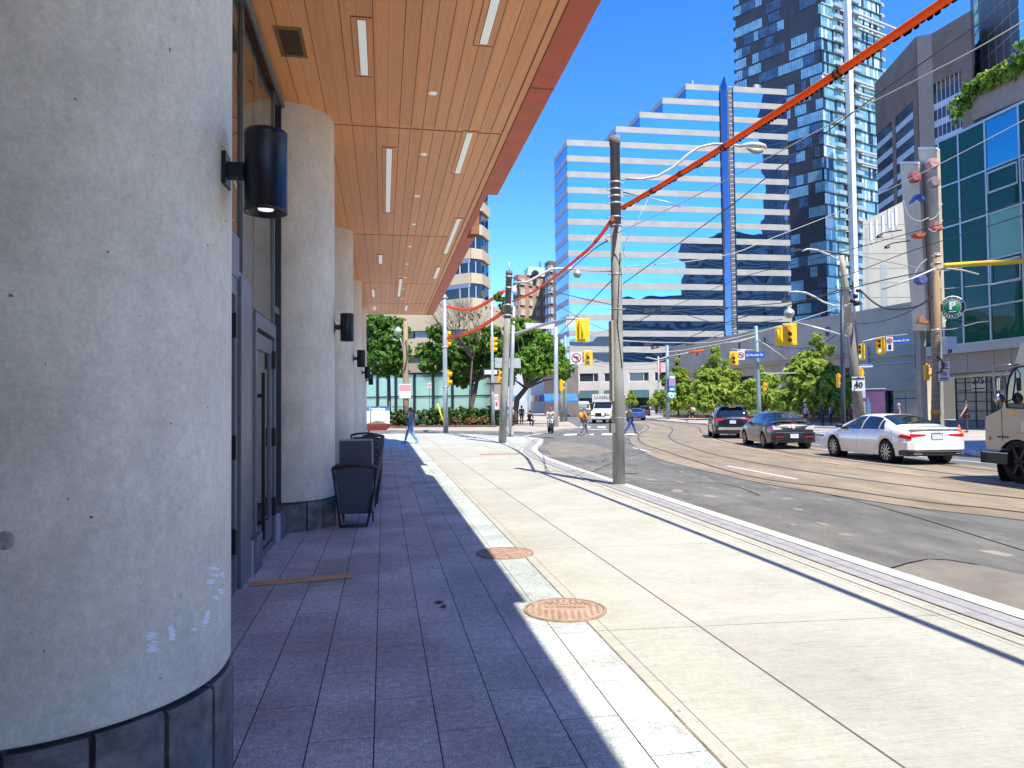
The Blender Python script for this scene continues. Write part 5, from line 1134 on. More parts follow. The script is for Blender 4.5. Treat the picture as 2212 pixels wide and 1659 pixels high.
# P2 leaning pole and steel pole with signal arm
b2 = G(1085,957); t2_ = AT(1100,585,b2); P2 = pole('utility_pole', 'leaning grey concrete pole with cobra lamp arm at the kerb corner', b2, t2_, .18, .14, m_pc, 'utility pole', None, 24, m_cap, .28)
bands(P2, b2, t2_, (.965,.90,.80,.74), .165, .07)
arm(P2, [D(1100,565,35),D(1100,592,35)], .03, 'mast', m_steel)
arm(P2, [D(1108,611,34.9),D(1140,609,34.9),D(1165,595,34.9),D(1190,581,34.9),D(1210,580,34.9),D(1238,581,34.9)], .06, 'lamp_arm', m_wl)
def globe_lamp(t, px, py, d, r):
    p = D(px,py,d); q = MB(); q.lathe([(.0001,-r),(r*.6,-r*.8),(r*.95,-r*.3),(r,0.05*r)], p, 16); l = wb(q, 'lamp_lens', m_lg, t); q = MB(); q.lathe([(r*1.02,.05*r),(r*.9,.5*r),(r*.4,.95*r),(.06,1.2*r),(.0001,1.3*r)], p, 16); wb(q, 'lamp_hood', m_steel, t)
globe_lamp(P2, 1247, 592, 34.9, .21)
b3 = G(1101,943); t3_ = AT(1110,662,b3); P2b = pole('signal_pole', 'slim pale steel pole beside the leaning concrete pole, long signal arm', b3, t3_, .13, .10, m_steel, 'signal pole')
arm(P2b, [AT(1112,722,b3), D(1150,709,40), D(1185,698,38.6), D(1225,689,37.4), D(1262,689,36.8)], [.10,.09,.08,.06,.05], 'signal_arm')
q = MB(); q.obox(AT(1097,784,b3), (.75,.03,.28), (1,.1,0)); wb(q, 'blank_sign', m_steel, P2b)
q = MB(); q.obox(AT(1103,935,b3), (.16,.10,.3), (1,0,0)); wb(q, 'hand_hole', m_steel, P2b)
arm(P2b, [AT(1104,640,b3), AT(1098,760,b3), AT(1092,830,b3)], .03, 'conduit', m_wirel)
# P3, P4, P5
b = G(963,935,0); tt3 = AT(960,637,b); P3_ = pole('signal_pole', 'pale steel pole carrying two yellow signals near the hedge, orange cable clipped on top', b, tt3, .17, .12, m_steel, 'signal pole'); bands(P3_, b, tt3, (.98,.62,.33), .16, .12)
b = G(1065,921,0); tt4 = AT(1062,640,b); P4_ = pole('signal_pole', 'slim steel pole among the hedge with a yellow signal and walk signal', b, tt4, .17, .10, m_steel, 'signal pole')
q = MB(); q.obox(AT(1060,804,b), (.7,.04,.33), (1,0,0)); q.obox(AT(1066,829,b)+Vector((.3,-.2,0)), (.9,.3,.06), (1,0,0)); wb(q, 'hanging_sign', m_blk, P4_); q = MB(); q.obox(AT(1060,804,b)-Vector((0,.08,0)), (.55,.03,.18), (1,0,0)); wb(q, 'sign_face', m_sw, P4_)
q = MB(); q.obox(AT(1072,868,b)-Vector((0,.1,0)), (.16,.03,.65), (1,0,0)); f = wb(q, 'sign_plate', m_sw, P4_); q = MB(); q.lathe([(.11,0),(.14,0),(.14,.03),(.11,.03)], AT(1072,860,b)-Vector((0,.14,0)), 16, ax=(0,-1,0)); q.obox(AT(1072,873,b)-Vector((0,.14,0)), (.1,.01,.18), (1,0,0)); wb(q, 'red_mark', m_rd, f, P4_)
b = G(877,922,0); tt5 = AT(876,693,b); P5_ = pole('wooden_pole', 'brown wooden pole behind the walking person, pink notice and street lamp', b, tt5, .27, .20, m_wp, 'utility pole')
arm(P5_, [AT(871,760,b), AT(868,740,b), AT(862,725,b)], .05, 'lamp_arm', m_steel); q_d = b.length
globe_lamp(P5_, 860, 716, (b-Vector((0,0,EYE))).dot(_F), .35)
q = MB(); q.obox(AT(875,845,b)-Vector((0,.32,0)), (.5,.03,.62), (1,0,0)); f = wb(q, 'notice', m_sw, P5_); q = MB(); q.obox(AT(875,838,b)-Vector((0,.36,0)), (.48,.01,.26), (1,0,0)); wb(q, 'pink_print', M('pink_print', (.62,.25,.30), .6), f, P5_)
arm(P5_, [AT(877,735,b)-Vector((0,.3,0)), AT(880,770,b)-Vector((0,.3,0)), AT(874,800,b)-Vector((0,.3,0))], .06, 'cable_loop', m_wire)
# P6, P7 pair
b = G(1201,922,0); tt6 = AT(1201,706,b); P6_ = pole('signal_pole', 'tall pale steel pole on the corner with white sign backs on top', b, tt6, .20, .17, m_steel, 'signal pole')
q = MB(); q.obox(AT(1167,704,b), (1.28,.04,.22), (1,.15,0)); q.obox(AT(1232,696,b), (.35,.04,.45), (1,0,0)); wb(q, 'sign_back', m_wl, P6_)
b = G(1213,911,0); P7a = pole('wooden_pole', 'thin brown grey pole right of the pale corner pole, walk signal attached', b, AT(1211,735,b), .22, .17, m_pc, 'utility pole')
b7 = G(1222,911,0); tt7 = AT(1221,725,b7); P7b = pole('signal_pole', 'green grey steel pole with angled signal arm, rightmost of the corner cluster', b7, tt7, .20, .16, m_teal, 'signal pole')
arm(P7b, [AT(1223,800,b7), D(1236,794,60), D(1250,787,59)], .10, 'signal_arm')
for yy_ in (753,768,782): bands(P7b, AT(1221,yy_+6,b7), AT(1221,yy_,b7), (.5,), .22, .08)
# P8 teal pole with banner
b = G(1443,905,0); d8 = (b-Vector((0,0,EYE))).dot(_F); tt8 = AT(1441,746,b); P8_ = pole('street_pole', 'teal steel pole with blue and pink banner at the far corner', b, tt8, .25, .2, m_teal, 'pole')
q = MB(); q.obox(D(1452,828,d8-.3), (.42,.03,.95), (1,-.1,0)); bn = wb(q, 'banner', M('banner_blue', (.04,.20,.55), .6), P8_)
q = MB(); q.obox(D(1452,826,d8-.36), (.40,.01,.42), (1,-.1,0)); wb(q, 'pink_picture', M('banner_pink', (.50,.25,.42), .6, c2=(.25,.2,.5), ns=2), bn, P8_)
q = MB(); q.obox(D(1452,815,d8-.37), (.30,.01,.14), (1,-.1,0)); q.obox(D(1452,841,d8-.37), (.26,.01,.12), (1,-.1,0)); wb(q, 'banner_lettering', m_sw, bn, P8_)
q = MB(); q.lathe([(.0001,0),(.55,0),(.55,.05),(.0001,.05)], D(1451,855,d8-.3), 20, ax=(0,1,0)); f = wb(q, 'round_sign', M('sign_green_pale', (.25,.50,.38), .6), P8_); q = MB(); q.lathe([(.15,0),(.28,0)], D(1451,855,d8-.4), 16, ax=(0,1,0)); wb(q, 'ring', m_sw, f, P8_)
arm(P8_, [D(1441,771,d8),D(1420,777,d8),D(1395,772,d8)], .09, 'cross_arm', m_wirel); arm(P8_, [D(1441,771,d8),D(1487,762,d8),D(1500,760,d8)], .08, 'cross_arm', m_wirel)
arm(P8_, [D(1487,761,d8),D(1521,757,d8)], .17, 'orange_sleeve', m_or)
for (x, lab) in ((1424,'thin white pole with small red flag far down the street'),):
    b = G(x,893,0); t = pole('thin_pole', lab, b, AT(x-2,770,b), .2, .15, m_steel, 'pole'); q = MB(); q.obox(AT(x,795,b), (.35,.05,1.2), (1,0,0)); wb(q, 'flag', m_rd, t)
b = G(1255,893,0); t = pole('street_pole', 'pale pole rising behind the moving truck', b, AT(1250,775,b), .28, .2, m_steel, 'pole'); arm(t, [AT(1250,782,b), AT(1262,786,b), AT(1290,778,b)], .13, 'cross_arm', m_wirel)
b = G(1143,900,0); t = pole('street_pole', 'pale street pole behind the seated group under the tree', b, AT(1143,800,b), .28, .2, m_steel, 'pole'); arm(t, [AT(1143,812,b), AT(1155,812,b), AT(1176,806,b)], .13, 'cross_arm', m_wirel)
# P9
d9 = 59; b = D(1641,912,d9); b.z = 0; tt9 = D(1633,704,d9); P9_ = pole('signal_pole', 'tall teal steel pole between the young trees, street name sign arm', b, tt9, .19, .14, m_teal, 'signal pole')
arm(P9_, [D(1635,726,d9),D(1595,738,d9),D(1560,741,d9)], .06, 'cross_arm', m_wirel); arm(P9_, [D(1635,733,d9),D(1655,745,d9),D(1698,776,d9)], .06, 'stay_rod', m_wirel); arm(P9_, [D(1635,807,d9),D(1720,806,d9)], .05, 'cross_arm', m_wirel)
arm(P9_, [D(1635,757,d9),D(1580,755,d9)], .06, 'signal_arm', m_steel)
def sign_plate(name, lab, px, py, d, w_, h_, mt, cat, group=None, depth=.03, yaw=0):
    p = D(px,py,d); t = T(name, lab, cat, p, 0, group); q = MB(); u = Vector((math.cos(yaw),math.sin(yaw),0)); q.obox(p, (w_/2,depth/2,h_/2), u); wb(q, 'plate', mt, t); return t, p
def face_u(px): v = ray(px, 877); a = math.atan2(v.x, v.y); return -a
def txt(t, s_, size, p, yaw, mt, up=0, right=0, off=.03, bold=0, name='lettering', fw=1):
    u = Vector((math.cos(yaw),math.sin(yaw),0)); n = Vector((u.y,-u.x,0)); wb(text_mb(s_, size, p+n*off+u*right+Vector((0,0,up)), u, (0,0,1), .006, bold=bold, font_w=fw), name, mt, t)
yw = face_u(1630)
t, p = sign_plate('street_sign', 'long blue St Patrick street name sign on the teal pole', 1629.5, 767, d9-.4, 1.62, .52, m_sb, 'street sign', None, .04, yw); txt(t, 'St Patrick St', .27, p, yw, m_sw, bold=.008)
def prohib(t, p, yaw, r, sym, mtk=None):
    u = Vector((math.cos(yaw),math.sin(yaw),0)); n = Vector((u.y,-u.x,0)); q = MB(); q.lathe([(r*.80,0),(r,0),(r,.01),(r*.80,.01)], p+n*.03, 28, ax=n); q.obox(p+n*.045, (r*.85,.006,r*.09), (u+Vector((0,0,-1))).normalized() if False else u, (0,0,1)) if False else None
    a = (u*.70+Vector((0,0,-.70))); q.obox(p+n*.042, (r*.88,.005,r*.09), a, n.cross(a)); wb(q, 'red_ring', m_rd, t)
    q = MB()
    if sym == 'L': q.tube([p+n*.034+u*r*.35+Vector((0,0,-r*.5)), p+n*.034+u*r*.35+Vector((0,0,r*.15)), p+n*.034-u*r*.4+Vector((0,0,r*.15))], r*.1, 6); q.add([p+n*.04-u*r*.65+Vector((0,0,r*.15)), p+n*.04-u*r*.25+Vector((0,0,r*.4)), p+n*.04-u*r*.25+Vector((0,0,-r*.1))], [(0,1,2),(2,1,0)]); wb(q, 'arrow', m_blk, t)
    elif sym == 'R': q.tube([p+n*.034-u*r*.35+Vector((0,0,-r*.5)), p+n*.034-u*r*.35+Vector((0,0,r*.15)), p+n*.034+u*r*.4+Vector((0,0,r*.15))], r*.1, 6); q.add([p+n*.04+u*r*.65+Vector((0,0,r*.15)), p+n*.04+u*r*.25+Vector((0,0,r*.4)), p+n*.04+u*r*.25+Vector((0,0,-r*.1))], [(2,1,0),(0,1,2)]); wb(q, 'arrow', m_blk, t)
    elif sym == 'P': wb(text_mb('P', r*1.3, p+n*.036, u, (0,0,1), .004, bold=.008), 'letter', m_blk, t)
    elif sym == 'o': q.lathe([(.0001,.0),(r*.35,0)], p+n*.036, 16, ax=n); wb(q, 'symbol', m_blk, t)
t, p = sign_plate('turn_sign', 'white no left turn sign between yellow signal and blue street sign', 1601, 767, d9-.4, .58, .78, m_sw, 'traffic sign', None, .04, yw); prohib(t, p, yw, .25, 'L')
yw = face_u(1245); t, p = sign_plate('turn_sign', 'white no left turn sign left of the hanging yellow signal near the big pole', 1245, 773, 58, .98, .98, m_sw, 'traffic sign', None, .04, yw); prohib(t, p, yw, .40, 'L')
# signals
def signal(px, py, d, h, yaw, lab, lit='red', lens=3, plate=True, name='traffic_signal', grp='yellow traffic signals at the crossing'):
    p = D(px,py,d); v = ray(px,877); rz = -math.atan2(v.x, v.y)+R(yaw); t = T(name, lab, 'traffic signal', p, rz, grp); k = h/1.2
    w_ = .36*k
    if plate:
        q = MB(); q.box((-w_,-.02,-h/2),(w_,.02,h/2)); q.build('backplate', m_sy, t, bevel=.03*k)
    hh = h*(.84 if plate else 1.0); q = MB(); hw = w_*(.46 if plate else .5)
    q.box((-hw,-.10*k,-hh/2),(hw,.22*k,hh/2)); q.build('housing', m_sy if plate else m_syd, t, bevel=.03*k)
    n = lens; st = hh/n
    for i in range(n):
        z = hh/2-st*(i+.5); r = hw*.82; on = (lit == 'red' and i == 0) or (lit == 'green' and i == n-1)
        q = MB(); q.lathe([(.0001,.02),(r*.9,.0)], (0,-.105*k,z), 18, ax=(0,-1,0)); q.build('lens', (m_red if lit == 'red' else m_grn_) if on else m_off, t)
        q = MB(); q.lathe([(r,0),(r,.26*k),(r*1.03,.26*k),(r*1.03,0)], (0,-.10*k,z), 14, ax=(0,-1,0), a0=math.pi*.5-1.9, a1=math.pi*.5+1.9); q.build('visor', m_syd if plate else m_syd, t)
    q = MB(); q.box((-.03,.02,hh/2),(.03,.08,hh/2+.12*k)); q.tube([(0,.25*k,hh*.35),(0,.25*k,-hh*.35)], .045*k, 8); q.box((-.04,.10,.0),(.04,.27*k,.06)); q.build('bracket', m_sy, t)
    return t
signal(1258,713,36.6,1.2,180,'yellow traffic signal seen from behind at the end of the long arm', plate=True)
signal(1270.5,773,58,1.2,6,'yellow traffic signal with red lamp beside the no left turn sign','red')
signal(1706,722,38.5,1.2,5,'front yellow traffic signal with red lamp of the hanging pair','red')
signal(1686,725,39.6,1.12,150,'rear yellow traffic signal of the hanging pair, seen from behind')
signal(1585.5,774,58,1.12,3,'yellow traffic signal with red lamp left of the blue street sign','red')
signal(1860,760,41,.95,-52,'yellow signal turned left just right of the dark leaning pole','green')
signal(1903,747,41,.98,-50,'yellow signal turned left beside the blue Dundas sign','green')
signal(1066,744,63,1.35,72,'yellow signal on the slim pole above the hedge, seen from the side', plate=False)
signal(1079,812,62,1.0,75,'orange walk signal near the base of the leaning pole', lens=2, plate=False, name='walk_signal')
signal(966,732,49,1.1,70,'yellow signal partly hidden behind the pale pole and orange cable', plate=False)
signal(967,817,49,1.15,78,'low yellow two-lamp signal on the pale pole by the hedge', lens=2, plate=False)
signal(1214,833,60,.95,85,'small orange walk signal on the thin poles at the corner', lens=2, plate=False, name='walk_signal')
signal(1859,815,39.5,.95,160,'orange signal low behind the maximum 40 sign', lens=2, plate=False, name='walk_signal')
signal(1813,823,43,.8,60,'dark orange walk signal half hidden in the tree by the dark pole', lens=2, plate=False, name='walk_signal')
signal(2003,805,28.5,.62,40,'black walk signal with white hand in front of the shop bars', lens=2, plate=False, name='walk_signal')
signal(1652,836,57,.7,60,'small dark walk signal on the teal pole among the trees', lens=2, plate=False, name='walk_signal')
# P10: dark steel pole and leaning wooden pole
b = G(1822,947,0.01); d10 = (b-Vector((0,0,EYE))).dot(_F); tt10 = AT(1819,640,b); P10 = pole('signal_pole', 'dark blue steel pole in front of the biggest young tree', b, tt10, .11, .09, m_dks, 'signal pole', capm=None)
q = MB(); q.lathe([(.2,0),(.2,.06),(.11,.2)], b, 16); wb(q, 'base_ring', m_dks, P10)
arm(P10, [D(1819,748,d10),D(1842,736,d10+2)], .03, 'stay_rod', m_dks)
bL = D(1862,930,38.5); bL.z = 0; tL = D(1818,552,38.5)
LP = T('wooden_pole', 'dark wooden pole leaning left with long signal arm and 40 sign', 'utility pole', bL)
mdl = bL.lerp(tL,.62); q = MB(); q.tube([bL, mdl], [.26,.20], 18); wb(q, 'lower_shaft', m_wpd, LP); q = MB(); q.tube([mdl, bL.lerp(tL,.93), tL], [.17,.15,.12], 18); wb(q, 'upper_shaft', m_wpl, LP)
arm(LP, [D(1842,731,38.5),D(1790,715,38.5),D(1715,695,38.5)], [.07,.06,.045], 'signal_arm', m_steel)
arm(LP, [D(1812,562,38),D(1790,550,38),D(1765,540,38),D(1745,538,38),D(1733,542,38)], .05, 'lamp_arm', m_wl)
arm(LP, [D(1830,661,38),D(1800,660,38),D(1778,652,38),D(1760,641,38),D(1740,632,38),D(1722,630,38),D(1705,631,38)], .05, 'lamp_arm', m_wl); globe_lamp(LP, 1705, 677, 38, .28)
for x, y, r_ in ((1848,640,.13),(1853,628,.10),(1842,650,.12),(1838,618,.09),(1850,655,.16)):
    q = MB(); q.lathe([(.0001,-r_),(r_,-r_*.7),(r_,r_*.7),(.0001,r_)], D(x,y,38.2), 10); wb(q, 'insulator', m_blk, LP)
q = MB(); q.tube([D(1842,608,38.8),D(1853,760,38.8),D(1853,910,38.8)], .05, 8); wb(q, 'conduit', m_dks, LP)
q = MB(); q.tube([D(1845,590,38.7),D(1845,690,38.7)], .04, 8); wb(q, 'bracket_mast', m_steel, LP)
yw = face_u(1855)
t, p = sign_plate('speed_sign', 'white maximum 40 speed sign on the dark leaning pole', 1854.5, 829, 37.5, .62, .75, m_sw, 'traffic sign', None, .03, yw); txt(t, 'MAXIMUM', .125, p, yw, m_blk, up=.27, bold=.006); txt(t, '40', .42, p, yw, m_blk, up=-.08, bold=.012)
t, p = sign_plate('street_sign', 'small navy street name plate between orange and yellow signals', 1870, 789, 40, .78, .24, m_sb, 'street sign', None, .03, yw); q = MB(); u_ = Vector((math.cos(yw),math.sin(yw),0)); n_ = Vector((u_.y,-u_.x,0)); q.obox(p+n_*.025+Vector((0,0,-.075)), (.36,.008,.045), u_); wb(q, 'lower_stripe', m_sw, t); txt(t, 'ST PATRICK ST', .09, p, yw, m_sw, up=.02)
t, p = sign_plate('street_sign', 'blue Dundas St W street name sign in front of the grey concrete wall', 1945, 736, 40.5, .95, .38, m_sb, 'street sign', None, .03, yw); txt(t, 'Dundas St W', .16, p, yw, m_sw, bold=.005)
t, p = sign_plate('turn_sign', 'white no right turn sign between yellow signal and Dundas sign', 1922, 743, 40.4, .34, .80, m_sw, 'traffic sign', None, .03, yw); prohib(t, p+Vector((0,0,.2)), yw, .15, 'R'); q = MB(); q.obox(p+n_*.03+Vector((0,0,-.18)), (.07,.005,.14), u_); wb(q, 'time_plate', m_blk, t)
arm(LP, [D(1862,738,40),D(1905,728,40.8),D(1960,722,41)], .03, 'sign_arm', m_steel)
# P11 wooden pole right
bR = D(2021,972,27.5); bR.z = 0; tR = D(2024,546,27.5); RP = pole('wooden_pole', 'brown wooden pole right of the fins carrying parking signs and a yellow covered cable', bR, tR, .165, .125, m_wp, 'utility pole')
bands(RP, bR, tR, (.985,.945,.60,), .15, .05)
q = MB(); rr_ = random.Random(2)
for i in range(14): p = bR.lerp(tR, .18+.03*i); q.tube([p+Vector((0,0,-.006)),p+Vector((0,0,.006))], lerp_(.165,.125,.18+.03*i)+.004, 16)
wb(q, 'wire_wrap', m_steel, RP)
for (f, c, h) in ((.115,(.02,.05,.10),.10),(.17,(.75,.33,.05),.22),(.08,(.25,.38,.75),.20)):
    p = bR.lerp(tR, f); q = MB(); q.tube([p-Vector((0,0,h/2)),p+Vector((0,0,h/2))], .172, 16); wb(q, 'poster', M('poster_%d' % int(f*1000), c, .7), RP)
yw = face_u(2040); u_ = Vector((math.cos(yw),math.sin(yw),0)); n_ = Vector((u_.y,-u_.x,0))
t, p = sign_plate('parking_sign', 'upper white no parking sign on the brown pole', 2039.5, 789.5, 27.2, .37, .31, m_sw, 'traffic sign', None, .02, yw); prohib(t, p+Vector((0,0,.02)), yw, .11, 'P'); q = MB(); q.obox(p+n_*.02+Vector((0,0,-.12)), (.15,.004,.014), u_); wb(q, 'arrow_bar', m_blk, t)
t, p = sign_plate('parking_sign', 'lower taller white no stopping sign on the brown pole', 2039, 812, 27.2, .37, .42, m_sw, 'traffic sign', None, .02, yw); prohib(t, p+Vector((0,0,.09)), yw, .11, 'o'); q = MB(); q.obox(p+n_*.02+Vector((0,0,-.16)), (.15,.004,.014), u_); q.obox(p+n_*.02+Vector((0,0,-.09)), (.13,.004,.02), u_); wb(q, 'small_print', m_blk, t)
t = T('parking_garage_sign', 'round green municipal parking sign with a white P hung beside the brown pole', 'sign', D(2057,664,27.3)); p = D(2057,664,27.3)
q = MB(); q.lathe([(.0001,-.05),(.44,-.05),(.44,.05),(.0001,.05)], p, 40, ax=n_); wb(q, 'disc', M('sign_green', (.01,.20,.09), .5), t)
q = MB(); q.lathe([(.41,.052),(.44,.052),(.44,.056),(.41,.056)], p, 40, ax=n_); q.lathe([(.285,.052),(.295,.052),(.295,.056),(.285,.056)], p, 40, ax=n_); wb(q, 'ring', m_sw, t)
q = MB(); q.lathe([(.30,.0515),(.405,.0515)], p, 40, ax=n_); wb(q, 'dark_band', M('sign_green_dark', (.008,.05,.03), .5), t)
wb(text_mb('P', .40, p+n_*.06+Vector((0,0,.05)), u_, (0,0,1), .006, bold=.02), 'letter', m_sw, t); q = MB(); q.obox(p+n_*.06+Vector((0,0,-.17)), (.12,.005,.012), u_); wb(q, 'arrow', m_sw, t)
for s_, a0_, flip in (('MUNICIPAL', 1, 1), ('PARKING', -1, 1)):
    for i, ch in enumerate(s_):
        n_c = len(s_); a = (math.pi/2-(i-(n_c-1)/2)*.27) if a0_ > 0 else (-math.pi/2+(i-(n_c-1)/2)*.27)
        rad = u_*math.cos(a)+Vector((0,0,math.sin(a))); up_ = rad if a0_ > 0 else -rad; uu = up_.cross(n_) if False else (u_*math.sin(a)-Vector((0,0,math.cos(a))))*(1 if a0_ > 0 else -1)
        wb(text_mb(ch, .085, p+n_*.06+rad*.352, uu, up_, .004, bold=.003), 'lettering', m_sw, t)
arm(RP, [bR.lerp(tR,.62), p+Vector((-.1,.08,.3))], .02, 'sign_bracket'); arm(RP, [bR.lerp(tR,.56), p+Vector((-.1,.08,-.3))], .02, 'sign_bracket')
t = T('equipment_box', 'pale grey double equipment box on the brown pole below the round sign', 'box', D(2052,742,27.2)); q = MB(); q.obox(D(2041,740,27.2), (.10,.10,.22), u_); wb(q, 'cabinet', m_wl, t, bevel=.01); q = MB(); q.obox(D(2056,741,27.1), (.16,.09,.24), u_); wb(q, 'cabinet', M('cabinet_pale', (.50,.53,.58), .5), t, bevel=.01); q = MB(); q.tube([D(2050,755,27.2),D(2050,764,27.2)], .03, 8); q.tube([D(2055,755,27.2),D(2055,762,27.2)], .03, 8); wb(q, 'conduit', m_blk, t)
arm(RP, [D(2024,582,27.4),D(2045,580,27.4),D(2080,584,27.3),D(2114,593,27.2)], .035, 'span_rod', m_wirel); arm(RP, [D(2020,580,27.4),D(1975,600,27.4),D(1906,625,27.5)], .035, 'span_rod', m_wl); arm(RP, [D(2012,714,27.3),D(2060,711,27.3),D(2110,697,27.2),D(2135,694,27.2)], .02, 'span_rod', m_wirel)
arm(RP, [D(2025,770,27.3),D(2034,778,27.2),D(2038,790,27.2),D(2033,803,27.2),D(2024,806,27.3)], .03, 'cable_loop', m_blk)
# ---- cables
def cable(lab, pts, r, mt, name='overhead_wire', grp='overhead wires', sag=0, cat='wire'):
    pts = [Vector(p) for p in pts]; out = []
    for i in range(len(pts)-1):
        for k in range(6):
            t_ = k/6; p0 = pts[max(i-1,0)]; p1 = pts[i]; p2 = pts[i+1]; p3 = pts[min(i+2,len(pts)-1)]
            v = .5*((2*p1)+(p2-p0)*t_+(2*p0-5*p1+4*p2-p3)*t_*t_+(3*p1-p0-3*p2+p3)*t_**3) if len(pts) > 2 else p1.lerp(p2,t_)+Vector((0,0,-4*sag*t_*(1-t_)))
            out.append(v)
    out.append(pts[-1]); q = MB(); q.tube(out, r, 6); o = q.build(name, mt); tag(o, lab, cat, grp); return o, out
def atx(px, py, X): v = ray(px, py); t = X/v.x; return Vector((X, v.y*t, EYE+v.z*t))
def covered(lab, pts, r, mt, clips=(), grp='orange covered cables', fringe=True):
    p0 = pts[0]; t = T('covered_cable', lab, 'cable', p0, 0, grp); sm_ = []
    pts = [Vector(p) for p in pts]
    for i in range(len(pts)-1):
        for k in range(8):
            t_ = k/8; a = pts[max(i-1,0)]; b_ = pts[i]; c = pts[i+1]; d_ = pts[min(i+2,len(pts)-1)]
            sm_.append(.5*((2*b_)+(c-a)*t_+(2*a-5*b_+4*c-d_)*t_*t_+(3*b_-a-3*c+d_)*t_**3))
    sm_.append(pts[-1]); q = MB(); q.tube(sm_, r, 12); wb(q, 'sleeve', mt, t)
    if fringe:
        q = MB(); L_ = 0; rnd_ = random.Random(len(pts))
        for a, b_ in zip(sm_, sm_[1:]):
            n = max(1, int((b_-a).length/(r*1.6)))
            for k in range(n):
                c0, c1 = a.lerp(b_, k/n), a.lerp(b_, (k+1)/n); dz = Vector((0,0,-r*rnd_.choice((1.15,1.25,1.35,1.6)))); sd = Vector((0,0,-r*.5)); lat = Vector((.004,0,0))
                m_ = c0.lerp(c1,.5)
                for l in (lat, -lat): q.add([c0+sd+l, c1+sd+l, c0.lerp(c1,.8)+dz+l, c0.lerp(c1,.2)+dz+l], [(0,1,2,3),(3,2,1,0)])
        wb(q, 'ragged_edge', mt, t)
    for f in clips:
        i = int(f*(len(sm_)-1)); d_ = (sm_[min(i+1,len(sm_)-1)]-sm_[i]).normalized(); q = MB(); q.tube([sm_[i]-d_*.05, sm_[i]-d_*.02], r*1.15, 10); q.tube([sm_[i]+d_*.03, sm_[i]+d_*.06], r*1.15, 10); wb(q, 'tie', m_blk, t)
    return t
covered('thick orange covered cable running from the big pole over the pavement to upper right',
    [Vector((4.9,y_,z_)) for y_, z_ in ((13.95,5.77),(12,5.595),(10,5.445),(8,5.32),(6.5,5.243),(5.2,5.19),(3,5.14),(0,5.2),(-4,5.45),(-12,6.3))], .047, m_or, (.105,.175,.25,.42))
covered('orange covered cable sagging between the big pole and the leaning pole', [D(1323,474,14.9), D(1288,520,18), D(1263,545,20.5), D(1205,592,26), D(1152,630,31), D(1107,651,34.7)], .045, m_or, (.2,.45))
covered('lower orange covered cable from the leaning pole to the pale pole by the hedge', [D(1101,663,34.9), D(1065,689,38), D(1020,715,43), D(958,733,48.5)], .10, m_or)
covered('upper orange covered cable with leaves caught on it, left of the leaning pole', [D(1088,629,35.2), D(1056,650,38), D(1028,665,41), D(999,668,45), D(966,662,48.5)], .09, m_or)
covered('yellow covered cable running right from the brown wooden pole', [D(2038,574,27.3), D(2100,570,26.8), D(2160,567,26), D(2230,563,25.4), D(2400,556,24)], .095, m_yc, (), 'yellow covered cables', False)
